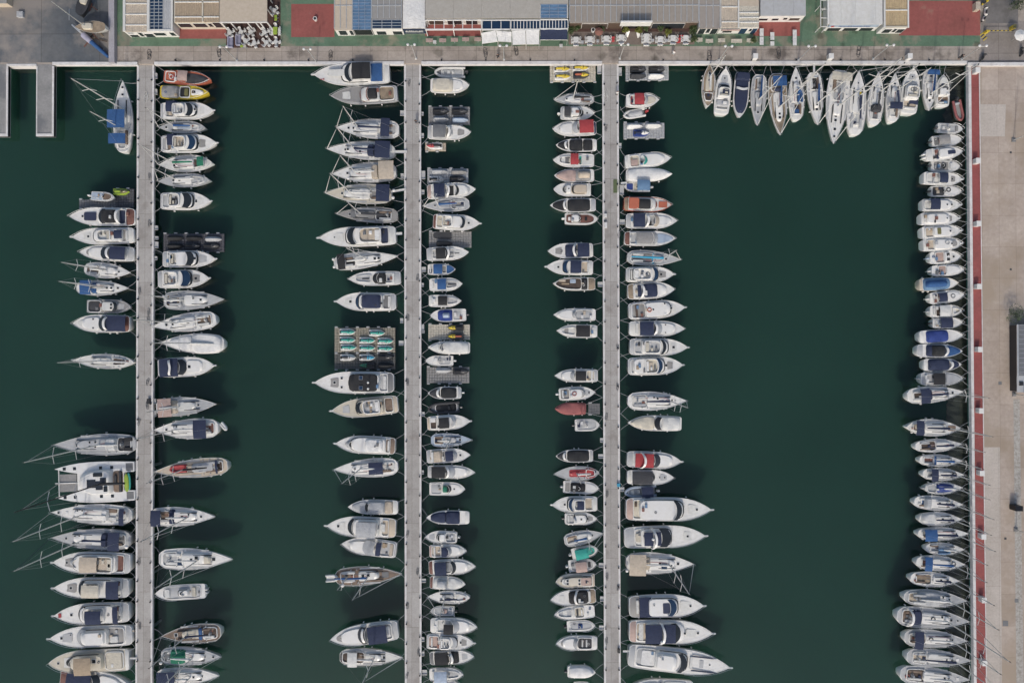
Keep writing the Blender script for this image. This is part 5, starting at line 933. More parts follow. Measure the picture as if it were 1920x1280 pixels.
for x0, x1, lab in ((-15, 16, 'short boat-lift pier cut by the left frame edge'), (68, 102, 'short boat-lift pier between two empty slips')):
    P, Q = at(x0, 256, GZ), at(x1, 118, GZ); m = MB(); m.box(P.x, Q.x, P.y, Q.y-.3, .85, GZ-.003); r = empty('boat_lift_pier', ((P.x+Q.x)/2, (P.y+Q.y)/2, 0)); o = m.build('deck', nmix('finger_concrete', (.19,.19,.185), (.29,.285,.275), .3, c3=(.15,.155,.16), s3=.2), None, smooth=False)
    o.parent = r; o.matrix_parent_inverse = Matrix.Translation(-r.location)
    m = MB(); m.box(Q.x-.35, Q.x, P.y, Q.y-.7, GZ-.45, GZ+.12).box(P.x, P.x+.2, P.y, Q.y-.7, GZ-.4, GZ+.08).box(P.x+.2, Q.x-.35, P.y, P.y+.5, GZ-.4, GZ+.12); o = m.build('kerb', M_curb, None, smooth=False); o.parent = r; o.matrix_parent_inverse = Matrix.Translation(-r.location)
    tag(r, lab, 'pier', 'short boat-lift piers')
# bollards
bm = MB(); bm.tube([(0, 0, 0), (0, 0, .28)], .11, 8, .08); bm.tube([(0, 0, .24), (0, 0, .32)], .15, 8); BME = bm.mesh('bollard', mat('black', 'metal'))
def line_x(a, c, y): return a+(c-a)*(y-120)/1160
rb = random.Random(4)
for (a, c, nm) in ((260.5, 258, 'left edge of left pier'), (285.5, 282.5, 'right edge of left pier'), (761, 762.5, 'left edge of middle pier'), (786.3, 787.5, 'right edge of middle pier'), (1132.5, 1136, 'left edge of right pier'), (1156.5, 1160.5, 'right edge of right pier')):
    y = 150+rb.random()*10
    while y < 1275:
        P = at(line_x(a, c, y), y, 1.05); tag(link('bollard', BME, None, (P.x, P.y, 1.05)), f'small dark mooring bollard on the {nm}', 'bollard', f'bollards on the {nm}'); y += 35+rb.random()*5
for i in range(18):
    x = 330+i*83; P = at(x, 114, GZ)
    if all(abs(x-q) > 25 for q in (770, 1145)): tag(link('bollard', BME, None, (P.x, P.y, GZ)), 'small dark mooring bollard on the top quay edge', 'bollard', 'bollards on the top quay edge')
# boarding steps hanging on pier sides
def step(x, y, w_, h_, lab):
    P = at(x, y, .9); m = MB(); m.box(-w_*.05, w_*.05, -h_*.05, h_*.05, .55, .75, .03); r = empty('boarding_step', (P.x, P.y, 0)); m.build('platform', mat('lgrey', 'deck'), r)
    
    for a_ in (-h_*.05, h_*.05-.08): m = MB(); m.box(-w_*.05, w_*.05, a_, a_+.08, .75, .95); m.build('side_rail', mat('offw', 'metal'), r)
    m = MB(); m.box(-.05, .05, -h_*.04, h_*.04, .2, .56); m.build('bracket', mat('steel', 'metal'), r); tag(r, lab, 'boarding step', 'boarding steps on the pier sides')
for x, y, w_, h_ in ((292, 142, 4, 10), (292, 172, 4, 10), (292, 427, 6, 8), (292, 446, 8, 6), (292, 459, 8, 12), (291, 484, 6, 7), (289.5, 752, 4, 10), (289.5, 775, 4, 12)): step(x, y, w_, h_, "grey boarding step on the left pier's right side")
for x, y, w_, h_ in ((792, 213, 4, 6), (792, 254, 5, 8), (793, 328, 8, 15), (792, 360, 7, 8), (794, 505, 9, 9), (792, 534, 5, 7), (792, 614, 6, 12), (793, 622, 6, 5), (792, 776, 8, 8), (792, 885, 5, 7), (794, 1088, 9, 7), (793, 1198, 5, 8), (793, 1225, 5, 8), (796, 1260, 9, 9)): step(x, y, w_, h_, "grey boarding step on the middle pier's right side")
for x, y, w_, h_ in ((754, 212, 8, 9), (754, 330, 6, 9), (753, 601, 6, 9), (752, 643, 9, 9)): step(x, y, w_, h_, "grey boarding step on the middle pier's left side")
for x, y, w_, h_ in ((1163, 134, 6, 14), (1166, 356, 8, 18), (1167, 416, 10, 9), (1166, 917, 9, 8), (1163, 273, 5, 9)): step(x, y, w_, h_, "grey boarding step on the right pier's right side")
for x, y, w_, h_ in ((1124, 128, 8, 20), (1126, 533, 10, 9), (1129, 825, 7, 8), (1127, 855, 10, 8), (1128, 1059, 10, 8), (1129, 1122, 7, 9), (1128, 1176, 9, 8)): step(x, y, w_, h_, "grey boarding step on the right pier's left side")
# gangways from sterns to the piers
def gang(x0, y0, x1, y1, w_, lab, c='offw'):
    P, Q = at(x0, y0, 1.3), at(x1, y1, 1.3); d = (Q-P); M = Matrix.Translation((P+Q)/2) @ Matrix.Rotation(math.atan2(d.y, d.x), 4, 'Z'); m = MB(); m.obox(M, d.length, w_, .07, .01); r = m.build('gangway', mat(c, 'deck'), smooth=False)
    
    for s_ in (-1, 1): m = MB(); m.obox(M @ Matrix.Translation((0, s_*w_/2, .07)), d.length, .04, .05); m.build('side_rail', mat('steel', 'metal'), r); tag(r, lab, 'gangway', 'gangways between boats and piers')
gang(739, 285, 763, 285, .5, 'white gangway from the sloop with navy bimini and hood to the middle pier'); gang(733, 360, 761, 355, .4, 'white gangway from the cream-decked sloop to the middle pier')
gang(728, 439, 754, 438, .5, 'white gangway behind the big yacht with beige flybridge seats'); gang(222, 1184, 252, 1182, .35, 'pink-edged gangway behind the pointed yacht at the left pier', 'beige'); gang(228, 1234, 256, 1233, .35, 'gangway behind the cream trawler yacht at the left pier')
gang(1168, 1220, 1200, 1220, .35, 'gangway behind the longest yacht at the right pier'); gang(1526, 112, 1526, 140, .35, 'narrow gangway between two sloops and the top quay')
gang(1164, 344, 1176, 343, .35, 'short white gangway to the little boat with steel blue canopy')
# hoses and ropes
def hose(px, py, sd, c, lab, z=1.07, sc_=1.0, vert=True):
    r_ = random.Random(sd); pts = []; x = y = 0
    for i in range(26):
        a = i*.75+r_.random(); x = math.cos(a)*.28*sc_*(1+.5*r_.random()); y = math.sin(a)*.5*sc_*(1+.8*r_.random())+(i-13)*.05*sc_; pts.append((x, y, .04+.01*(i % 3)))
    P = at(px, py, z); tag(MB().tube(pts, .035, 5).build('coiled_hose' if c != 'offw' else 'coiled_rope', mat(c, 'rubber'), None, (P.x, P.y, z), r_.random()*.4-.2), lab, 'hose' if c != 'offw' else 'rope', 'hoses and ropes left on the piers and quay')
for i, (x, y) in enumerate(((281, 330), (280, 418), (279, 585), (278, 598), (262, 545), (277, 715), (276, 760), (261, 790), (261, 1052), (262, 1172))): hose(x, y, i, 'grey', 'grey hose coiled on the left pier deck', sc_=.65)
for i, (x, y) in enumerate(((767, 155), (783, 520), (764, 715), (764, 1000), (783, 1070), (764, 1135), (785, 1220), (763, 1265), (765, 595))): hose(x, y, i+30, 'grey', 'grey hose coiled on the middle pier deck', sc_=.65)
for i, (x, y) in enumerate(((1136, 240), (1160, 440), (1158, 650), (1137, 780), (1138, 925), (1159, 1100), (1138, 1080), (1137, 1200), (1158, 725))): hose(x, y, i+60, 'grey', 'grey hose coiled on the right pier deck', sc_=.65)
hose(274, 182, 90, 'offw', 'white rope coiled on the left pier near its landward end', sc_=1.0); hose(782, 243, 91, 'offw', 'white rope coiled in a heap on the middle pier', sc_=.9); hose(1136, 180, 92, 'offw', 'pale rope coiled on the right pier near its landward end', sc_=1.1)
P = at(1154.5, 349, 1.1); m = MB(); m.box(-.45, .45, -1.25, 1.25, 0, .05, .01).box(.38, .45, -1.2, 1.2, .04, .16); tag(m.build('floor_mat', mat((.10,.13,.06), 'deck'), None, (P.x, P.y, 1.06)), 'olive green mat lying on the right pier edge', 'mat')
def pbox(name, px, py, w_, l_, h_, c, lab, cat, z=1.05, kind='plastic', lid=None, grp=None):
    P = at(px, py, z+h_); m = MB(); m.box(-w_/2, w_/2, -l_/2, l_/2, 0, h_, .04); r = m.build(name, mat(c, kind), None, (P.x, P.y, z), smooth=False)
    m = MB(); m.box(-w_/2-.03, w_/2+.03, -l_/2-.03, l_/2+.03, h_, h_+.06, .02); m.build('lid', mat(lid or c, kind), r, smooth=False); tag(r, lab, cat, grp); return r
pbox('dock_box', 1135.5, 404, .4, .6, .5, 'W', 'white dock box, upper one of the pair on the right pier', 'box'); pbox('dock_box', 1136, 422, .4, 1.0, .5, 'W', 'long white dock box, lower one of the pair on the right pier', 'box')
pbox('dock_box', 1160.5, 1220, .4, .7, .5, 'black', 'black dock box on the right pier near the longest yacht', 'box'); pbox('dock_box', 1160, 909, .5, .5, .5, 'lblue', 'small turquoise dock box on the right pier', 'box'); pbox('dock_box', 278, 752, .5, .9, .4, 'black', 'black crate on the left pier beside the pink-covered sloop', 'crate')
for i, (x, y) in enumerate(((280, 103), (411, 98), (620, 104), (910, 98), (968, 96), (1330, 104), (1460, 100), (1610, 96))): hose(x, y, i+120, 'dgrey', 'dark hose heaped on the top quay concrete', z=GZ+.01, sc_=1.0)
# ---------------------------------------------------------------- lamps, pillars
def lamp_proto():
    r = empty('street_lamp', (0, 0, 0)); m = MB(); m.tube([(0, 0, 0), (0, 0, 5.6)], .09, 8, .06); m.box(-.2, .2, -.2, .2, 0, .12, .03); m.build('pole', mat('offw', 'metal'), r)
    for s in (-1, 1):
        m = MB(); m.tube([(0, 0, 5.4), (s*.55, 0, 5.7)], .04); m.build('arm', mat('offw', 'metal'), r); m = MB(); m.ball((s*.6, 0, 5.85), .26, .26, .2, 10, 6); m.build('lamp_head', mat('W', 'plastic'), r)
    return r
LP = lamp_proto(); first = True
for x, y, nm in ((444, 114, 'in front of the tan-roofed terrace'), (594, 118, 'by the bow of the black-canopied yacht'), (780, 110, 'at the head of the middle pier'), (945, 112, 'before the white awnings'), (1162, 110, 'at the head of the right pier'), (1348, 113, 'above the tan-decked sloop'), (1497, 113, 'beside the narrow sloop with blue bags'), (1637, 111, 'above the white-trimmed sloops'), (1803, 112, 'at the quay corner')):
    o = LP if first else copy_tree(LP); first = False; P = at(x, y, GZ); o.location = (P.x, P.y, GZ); tag(o, f'white twin-headed lamp post {nm}', 'street lamp', 'lamp posts on the top quay')
def tall_lamp(x, y, lab):
    P = at(x, y, GZ); r = empty('street_lamp', (P.x, P.y, GZ)); m = MB(); m.tube([(0, 0, 0), (0, 0, 9)], .1, 8, .07); m.build('pole', mat('offw', 'metal'), r)
    m = MB(); m.tube([(0, 0, 8.8), (1.2, 0, 9.1)], .05); m.build('arm', mat('offw', 'metal'), r); m = MB(); m.box(.9, 1.6, -.15, .15, 9.05, 9.2, .04); m.build('lamp_head', mat('lgrey', 'plastic'), r)
    m = MB(); m.box(-.35, .35, -.35, .35, 0, .2, .05); m.build('base', mat('grey', 'deck'), r); tag(r, lab, 'street lamp', 'tall lamp posts on the right road')
tall_lamp(1900, 263, 'tall lamp post leaning out of frame, uppermost on the right road'); tall_lamp(1901, 739, 'tall lamp post just below the kiosk on the right road'); tall_lamp(1904, 992, 'tall lamp post below the black container on the right road')
def pillar(px, py, lab):
    z = GZ+1.15; P = at(px, py, z); r = empty('service_pillar', (P.x, P.y, GZ)); m = MB(); m.box(-.4, .4, -.45, .45, 0, 1.1, .03); m.build('cabinet', mat('W', 'gel'), r, smooth=False)
    m = MB(); m.box(-.44, .44, -.49, .49, 1.1, 1.16, .02); m.build('top', mat('W', 'gel'), r, smooth=False); m = MB(); m.box(-.42, -.395, -.25, .25, .2, .9); m.build('door', mat('lgrey', 'gel'), r, smooth=False); tag(r, lab, 'service pillar', 'white service pillars')
ys = ((131, 1834), (301, 1835), (419, 1836), (537, 1837), (655, 1838.5), (770, 1840.5), (887, 1842), (1006, 1845), (1125, 1846), (1243, 1847))
for i, (y, x) in enumerate(ys): pillar(x, y, f'white service pillar on the red path, {ORD[i+1]+" from the top" if i < 5 else ORD[10-i]+" from the bottom"}')
for i, x in enumerate((1417, 1559, 1707)): pillar(x, 105, f'white service pillar on the top quay, {("left","middle","right")[i]} of three')
# small dark manholes etc on the road
for x, y, s in ((1895, 286, .35), (1895, 505, .35), (1885, 1009, .4), (1906, 1125, .7), (1885, 1168, 1.0), (1875, 718, .6)):
    P = at(x, y, GZ); m = MB(); m.box(-s/2, s/2, -s/2, s/2, 0, .03, .01); tag(m.build('drain_cover', mat('grey' if s > .5 else 'dgrey', 'deck'), None, (P.x, P.y, GZ+.012), smooth=False), 'small square metal drain cover set in the right road', 'drain cover', 'drain covers in the right road')
pbox('waste_container', 1911, 953, 1.3, .9, 1.6, 'black', 'black waste container beside the cobble strip', 'container', z=GZ, kind='metal')
# ---------------------------------------------------------------- buildings along the top quay
def building(name, label, x0, x1, yf, roofs, hz=2.7, win=None, wallc='W', yb=-46, cat='building', sign=None):
    """x0,x1,yf: the roof's front edge in the picture. roofs: (x0, x1, yback, yfront, kind, colour)"""
    z = GZ+hz; A, B = at(x0, yf, z), at(x1, yf, z); Y0 = at(x0, yb, z).y; r = empty(name, ((A.x+B.x)/2, A.y, GZ)); O = r.location
    lx = lambda px: at(px, yf, z).x-O.x; ly = lambda py: at(x0, py, z).y-O.y; W2 = (B.x-A.x)/2
    m = MB(); m.box(-W2+.05, W2-.05, .12, Y0-O.y, 0, hz-.14); m.build('wall', mat(wallc, 'gel'), r, smooth=False)
    for (a, b_, y0, y1, k, c) in roofs:
        xa, xb, ya, yb_ = lx(a), lx(b_)-.02, ly(y1), ly(y0); m = MB()
        if k == 'rib':      # corrugated
            n = max(4, int((xb-xa)/.42)); prof = []
            for i in range(n*2+1): prof.append((xa+(xb-xa)*i/(n*2), hz+(.07 if i % 2 else 0)))
            vs = []; fs = []
            for x, zz in prof: vs += [(x, ya, zz), (x, yb_, zz), (x, ya, hz-.13)]
            for i in range(len(prof)-1): o = 3*i; fs += [(o, o+3, o+4, o+1), (o+2, o+5, o+3, o)]
            m.add(vs, fs); m.build('corrugated_roof', mat(c, 'cloth'), r, smooth=False)
        elif k == 'flat':
            m.box(xa, xb, ya, yb_, hz-.13, hz+.02); m.build('roof', mat(c, 'deck'), r, smooth=False)
        elif k == 'panel':   # flat panels with raised white battens along y
            m.box(xa, xb, ya, yb_, hz-.13, hz+.02); rf = m.build('roof', mat(c, 'deck'), r, smooth=False); m = MB(); n = max(2, round((xb-xa)/1.08))
            for i in range(n+1): x = xa+(xb-xa)*i/n; m.box(x-.07, x+.07, ya+.25, yb_, hz+.02, hz+.1)
            m.box(xa, xb, ly(12), ly(10), hz+.02, hz+.09); m.build('batten', mat('offw', 'metal'), rf, smooth=False)
        elif k == 'glass':   # glazed bays
            m.box(xa, xb, ya, yb_, hz-.13, hz); rf = m.build('glazed_roof', mat(c, 'glass'), r, smooth=False); m = MB(); n = max(2, round((yb_-ya)/.62))
            for i in range(n+1): y = ya+(yb_-ya)*i/n; m.box(xa, xb, y-.045, y+.045, hz, hz+.06)
            for i in range(4): x = xa+(xb-xa)*i/3; m.box(x-.05, x+.05, ya, yb_, hz, hz+.09)
            m.build('glazing_bar', mat('pblue' if c != 'bglass' else 'offw', 'metal'), rf, smooth=False)
        elif k == 'arch':    # fabric barrel
            n = 10; vs = []; fs = []
            for i in range(n+1):
                u = i/n
                for j in range(9): q = j/8; vs.append((xa+(xb-xa)*q, ya+(yb_-ya)*u, hz+.02+.35*math.sin(PI*q)**.6*(min(1, u*9)**.5)+.05*math.cos(u*40)))
            for i in range(n):
                for j in range(8): o = i*9+j; fs.append((o, o+1, o+10, o+9))
            m.add(vs, fs); m.box(xa, xb, ya, yb_, hz-.13, hz); m.build('fabric_roof', mat(c, 'cloth'), r)
        elif k == 'beam': m.box(xa, xb, ya, yb_, hz+.03, hz+.19, .02); m.build('roof_beam', mat(c, 'gel'), r, smooth=False)
    for (u0, u1, v0, v1, c) in (win or []):
        xa, xb = -W2+2*W2*u0, -W2+2*W2*u1; m = MB(); m.box(xa-.06, xb+.06, .05, .13, hz*v0-.06, hz*v1+.06); f = m.build('window', mat('W', 'gel'), r, smooth=False)
        m = MB(); m.box(xa, xb, .02, .051, hz*v0, hz*v1); m.build('pane', mat(c, 'glass' if c != 'brown' else 'wood'), f, smooth=False)
    tag(r, label, cat, 'low buildings along the top quay'); return r
beams = lambda a, b_, ys_, c='offw': [(a, b_, y-1, y+1, 'beam', c) for y in ys_]
building('restaurant', 'corrugated tan-roofed restaurant with blue glass skylight at the upper left', 231, 325, 60, [(236, 276, -46, 60, 'rib', 'beige'), (281, 306, -46, 56, 'glass', 'bglass'), (306, 321, -46, 56, 'rib', 'lgrey')]+beams(236, 276, (-30, -11, 8, 28, 48))+[(231, 236, -46, 60, 'beam', 'offw'), (276, 281, -46, 60, 'beam', 'offw'), (321, 325, -46, 60, 'beam', 'offw'), (281, 321, 56, 60, 'beam', 'offw')], hz=2.5,
  win=[(.04, .2, .1, .45, 'glass'), (.05, .15, .6, .85, 'lgrey'), (.25, .32, .2, .8, 'glass'), (.35, .52, .1, .6, 'glass'), (.56, .78, .35, .75, 'glass'), (.88, .97, .3, .8, 'glass')])
building('restaurant', 'brown corrugated restaurant annex beside the chair-filled terrace', 325, 412, 42.5, [(328, 379, -46, 42, 'rib', 'tan'), (382, 411, -46, 42, 'rib', 'tan')]+beams(328, 411, (-26, 5, 33))+[(379, 382, -46, 42, 'beam', 'cream')], hz=3.0, win=[(.05, .32, .35, .8, 'glass'), (.38, .65, .35, .8, 'glass'), (.7, .78, .4, .8, 'glass'), (.82, .98, .3, .9, 'glass')], wallc='cream')
r = building('terrace_canopy', 'flat tan canopy roof with open posts over the chair-filled terrace', 412, 501, 43, [(412, 501, -46, 43, 'flat', 'beige')], hz=3.0, wallc='beige'); [bpy.data.objects.remove(c) for c in list(r.children) if c.name.startswith('wall')]
m = MB(); A = at(412, 43, GZ+3); B = at(501, 43, GZ+3); w2 = (B.x-A.x)/2
m.box(-w2, w2, -.02, .12, 2.84, 3.06)
m.build('fascia', mat('W', 'gel'), r, smooth=False)
for q in (-.95, -.55, .15, .5, .68, .99):
    m = MB(); m.box(w2*q-.09, w2*q+.09, 0, .18, 0, 2.85); m.build('post', mat('W', 'gel'), r, smooth=False)
for yy in (2.5, 5): m = MB(); m.box(w2-.2, w2-.05, yy, yy+.15, 0, 2.85); m.build('post', mat('W', 'gel'), r, smooth=False)
building('shop', 'narrow shop with beige translucent roof beside the red square', 627, 661, 57, [(627, 661, -46, 57, 'panel', 'beige')], win=[(.18, .6, .2, .85, 'glass'), (.78, .95, .2, .85, 'glass')], hz=2.5)
building('shop', 'shop with blue-grey glazed roof and dark open front', 661, 696, 56, [(661, 696, -46, 56, 'glass', 'sblue')], win=[(.04, .98, .12, .9, 'black')], hz=2.5)
building('shop', 'grey ribbed-roof shop with a dark blue glass front bay', 696, 754, 54, [(697, 753, -46, 37, 'panel', 'mgrey'), (698, 753, 38, 54, 'glass', 'bglass')], win=[(.12, .42, .1, .55, 'glass'), (.65, .95, .1, .55, 'glass')], hz=2.8)
r = building('shop', 'white fabric-roofed shop with a navy sign strip', 754.5, 797, 53, [(755, 797, -46, 53, 'arch', 'W')], hz=2.6)
m = MB(); m.box(-2.1, 2.1, -.05, .11, .4, 2.1); s_ = m.build('sign', mat('navy', 'gel'), r, smooth=False); m = MB(); rr = random.Random(3)
for i in range(22): x = -1.7+i*.15; m.box(x, x+.08, -.07, -.051, 1.0, 1.0+rr.choice((.45, .6, .7)))
m.build('lettering', mat('W', 'gel'), s_, smooth=False)
building('restaurant', 'long grey-beige flat-roofed restaurant in the middle of the row', 797.5, 1066, 35, [(797.5, 850, -46, 35, 'flat', (.39,.37,.33)), (850, 903, -46, 35, 'flat', (.39,.37,.33)), (903, 957, -46, 35, 'flat', (.39,.37,.33)), (957, 1012, -46, 35, 'flat', (.39,.37,.33)), (1012, 1066, -46, 10, 'flat', (.39,.37,.33)), (1014, 1063, 10, 35, 'glass', 'sblue')], hz=2.7, win=[(.02, .12, .1, .8, 'brown'), (.15, .25, .1, .8, 'glass'), (.28, .36, .1, .8, 'glass')], wallc='offw')
# pergola in front
def pergola(name, x0, x1, y0, y1, label, infill=None, cells=4, hz=2.6):
    z = GZ+hz; A, B = at(x0, y1, z), at(x1, y0, z); r = empty(name, ((A.x+B.x)/2, (A.y+B.y)/2, GZ)); w2, h2 = (B.x-A.x)/2, (B.y-A.y)/2; m = MB()
    m.box(-w2, w2, -h2, -h2+.28, hz-.15, hz, .02).box(-w2, w2, h2-.15, h2, hz-.15, hz, .02)
    for i in range(cells+1): x = -w2+2*w2*i/cells; m.box(x-.06, x+.06, -h2+.28, h2-.15, hz-.14, hz-.01)
    m.build('frame', mat('W', 'gel'), r, smooth=False)
    for i in range(3):
        for s in (-1, 1): m = MB(); x = -w2*.97+w2*.97*i; m.box(x-.07, x+.07, s*(h2-.1)-.07, s*(h2-.1)+.07, 0, hz-.15); m.build('post', mat('W', 'gel'), r, smooth=False)
    if infill: m = MB(); m.box(-w2+.1, w2-.1, -h2+.32, h2-.2, hz-.2, hz-.145); m.build('glass_panel', mat(infill, 'glass'), r, smooth=False)
    tag(r, label, 'pergola', 'white pergolas along the middle restaurant'); return r
pergola('pergola', 797, 903, 37, 57, 'white pergola over red floor before the long grey roof', cells=6)
pergola('pergola', 904, 957, 37, 57, 'white pergola glazed in dark blue, left of two', 'bglass', 3); pergola('pergola', 958, 1012, 37, 57, 'white pergola glazed in dark blue, middle one with more bars', 'bglass', 9); pergola('pergola', 1013, 1065, 36, 56, 'white pergola glazed dark blue beside the navy awning', 'bglass', 9)
def awning(pts, zh, zl, c, label):
    P = [at(pts[0][0], pts[0][1], zh), at(pts[1][0], pts[1][1], zh), at(pts[2][0], pts[2][1], zl), at(pts[3][0], pts[3][1], zl)]; O = (P[0]+P[2])/2; vs = []; fs = []
    for i in range(7):
        for j in range(5): a = P[0].lerp(P[1], i/6); b_ = P[3].lerp(P[2], i/6); p = a.lerp(b_, j/4); vs.append((p.x-O.x, p.y-O.y, p.z-.06*math.sin(PI*j/4)-.03*math.sin(i*2)))
    n = len(vs); vs += [(x, y, z-.03) for x, y, z in vs]
    for i in range(6):
        for j in range(4): o = i*5+j; fs += [(o, o+1, o+6, o+5), (n+o, n+o+5, n+o+6, n+o+1)]
    r = empty('awning', (O.x, O.y, 0)); MB().add(vs, fs).build('canopy', mat(c, 'cloth'), r)
    m = MB(); q = P[3]; q2 = P[2]; m.tube([(q.x-O.x, q.y-O.y, zl-.04), (q2.x-O.x, q2.y-O.y, zl-.04)], .05); m.build('front_bar', mat('W', 'metal'), r)
    for qq in (q, q2): m = MB(); m.tube([(qq.x-O.x, qq.y-O.y, GZ), (qq.x-O.x, qq.y-O.y, zl-.04)], .04); m.build('post', mat('W', 'metal'), r)
    tag(r, label, 'awning', 'awnings over the top quay terraces')
awning([(903, 62), (929, 57.5), (933, 78), (904, 82)], GZ+2.6, GZ+2.1, 'W', 'white awning tilted toward the quay, leftmost of four panels'); awning([(930, 58), (959, 60), (959, 79), (934, 77.5)], GZ+2.6, GZ+2.1, 'W', 'white awning panel, second from left')
awning([(960, 58), (985, 57), (986, 83), (961, 84)], GZ+2.6, GZ+2.1, 'W', 'white awning panel, third from left'); awning([(986, 57), (1011, 57), (1011, 83), (987, 83)], GZ+2.6, GZ+2.1, 'W', 'white awning panel beside the navy awning')
awning([(1013, 56), (1064, 56), (1064, 75), (1013, 75)], GZ+2.6, GZ+2.2, 'navy', 'navy blue awning in front of the glazed pergola')
building('restaurant', 'large taupe-roofed restaurant with many white roof battens', 1068, 1310, 43.5, [(1068, 1310, -46, 43.5, 'panel', (.30,.27,.235))], hz=2.6, win=[(.1, .3, .1, .8, 'brown'), (.42, .56, .1, .85, 'black'), (.65, .9, .1, .8, 'glass')], wallc='brown')
P = at(1192, 39, GZ+3.4); m = MB(); m.box(-2.8, 2.8, -.1, .1, 0, 1.5, .02); r = m.build('rooftop_sign_board', mat('offw', 'gel'), None, (P.x, P.y-.6, GZ+2.72), smooth=False); m = MB(); m.box(-2.85, 2.85, -.16, .16, 1.5, 1.6, .02); m.build('frame', mat('W', 'gel'), r, smooth=False); tag(r, 'blank pale sign board standing on the taupe restaurant roof', 'sign board')
building('restaurant', 'narrow taupe roof with white battens right of the large restaurant', 1311, 1350, 54, [(1311, 1350, -46, 54, 'panel', (.31,.28,.25))], hz=2.5, win=[(.05, .35, .1, .9, 'glass'), (.42, .58, .3, .9, 'glass'), (.65, .95, .1, .9, 'glass')])
building('restaurant', 'restaurant with tan and cream corrugated roofs and pink sign strip', 1351, 1424, 53, [(1353, 1383, -46, 52, 'rib', 'beige'), (1386, 1423, 12, 52, 'rib', 'cream'), (1386, 1423, -46, 12, 'flat', 'beige')]+beams(1353, 1383, (-20, 14, 42))+beams(1386, 1423, (25, 34, 43))+[(1383, 1386, -46, 53, 'beam', 'offw')], hz=2.5, win=[(.12, .35, .25, .7, 'glass'), (.55, .72, .05, .85, 'bglass'), (.78, .84, .45, .8, 'glass'), (.86, .98, .05, .85, 'bglass')])
P = at(1370, 54.5, GZ+2.3); m = MB(); m.box(-1.7, 1.7, -.08, .08, 0, .35, .02); tag(m.build('sign', mat('pink', 'gel'), None, (P.x, P.y-.2, GZ+2.05), smooth=False), 'pink sign strip on the corrugated-roofed restaurant', 'sign')
building('hall', 'hall with smooth white-grey roof above three long white tables', 1426, 1512, 30, [(1426, 1450, -46, 30, 'flat', 'lgrey'), (1450, 1488, -46, 30, 'flat', 'lgrey'), (1488, 1511, -46, 30, 'flat', 'lgrey')], hz=2.7, win=[(.02, .22, .3, .55, 'glass'), (.32, .46, .3, .55, 'glass'), (.56, .64, .4, .65, 'glass'), (.7, .92, .3, .6, 'brown')])
r = building('hall', 'white ribbed-roof hall with a sign strip on its front', 1556, 1655, 46, [(1556, 1577, -46, 46, 'flat', 'offw'), (1577, 1604, -46, 46, 'flat', 'offw'), (1604, 1642, -46, 46, 'flat', 'offw'), (1642, 1655, -46, 46, 'flat', 'offw'), (1551, 1555, -46, 46, 'beam', 'W')], hz=2.9, win=[(.05, .3, .08, .45, 'glass'), (.36, .62, .08, .45, 'glass'), (.68, .92, .08, .45, 'glass')])
m = MB(); m.box(-4.7, 4.4, -.02, .11, 1.75, 2.5); s_ = m.build('sign', mat('pblue', 'gel'), r, smooth=False); m = MB(); rr = random.Random(8)
for i in range(34): x = -2.8+i*.17; m.box(x, x+.1, -.05, -.021, 1.95, 1.95+rr.choice((.2, .28, .34)))
m.build('lettering', mat('royal', 'gel'), s_, smooth=False); m = MB(); m.tube([(-3.9, -.06, 2.12), (-3.9, -.03, 2.12)], .3, 14); m.build('emblem', mat('red', 'gel'), s_)
building('annex', 'yellowish corrugated-roofed annex beside the big red pavement', 1656, 1703, 53, [(1660, 1701, -46, 52, 'rib', (.48,.37,.22))]+beams(1660, 1701, (-20, 20))+[(1656, 1660, -46, 53, 'beam', 'offw'), (1701, 1704, -46, 53, 'beam', 'W'), (1660, 1701, 50, 53, 'beam', 'cream')], hz=2.5, win=[(.15, .45, .2, .75, 'glass'), (.52, .64, .3, .8, 'glass'), (.7, .95, .2, .75, 'glass')])
# side frame left of the white hall
P = at(1545, 20, GZ+2.4); r = empty('side_trellis', (P.x, P.y, GZ)); m = MB()
for s in (-1, 1): m.box(s*.6-.06, s*.6+.06, -3, 5, 2.3, 2.42)
for i in range(6): m.box(-.6, .6, -3+i*1.6, -2.9+i*1.6, 2.3, 2.42)
m.build('frame', mat('W', 'gel'), r, smooth=False)
for y in (-2.9, 1, 4.9): m = MB(); m.box(-.65, -.55, y-.05, y+.05, 0, 2.3).box(.55, .65, y-.05, y+.05, 0, 2.3); m.build('post', mat('W', 'gel'), r, smooth=False)
tag(r, 'white open trellis frame on the left of the white hall', 'trellis')
# retaining wall by the hardstand and kiosk at the right
wall('boundary_wall', [(208.5, -60), (209, 117)], 1.05, GZ, GZ+.9, nmix('wall_render', (.30,.29,.31), (.36,.35,.37), .4), 'long lavender grey wall between the boatyard and the green pavement', 'wall', kind=None)
P, Q = at(1907, 735, GZ+2.3), at(1990, 608, GZ+2.3); r = empty('kiosk', (P.x, P.y, GZ)); w_, h_ = Q.x-P.x, Q.y-P.y
m = MB(); m.box(-.0+.35, w_-.3, .1, h_-.1, 0, 2.2); m.build('wall', mat('dgrey', 'metal'), r, smooth=False); m = MB(); m.box(0, w_, 3.02, h_, 2.2, 2.3); m.build('roof', mat('mgrey', 'metal'), r, smooth=False)
m = MB(); m.box(.2, w_, 3.3, 3.36, 2.3, 2.37)
for i in range(11): m.box(.45, w_, 3.6+i*.85, 3.66+i*.85, 2.3, 2.36)
m.box(0, .28, 3.02, h_, 2.3, 2.38); m.build('roof_rib', mat('offw', 'metal'), r, smooth=False); m = MB(); m.box(0, w_, 0, 3.0, 2.2, 2.32); m.build('roof', mat('lgrey', 'gel'), r, smooth=False)
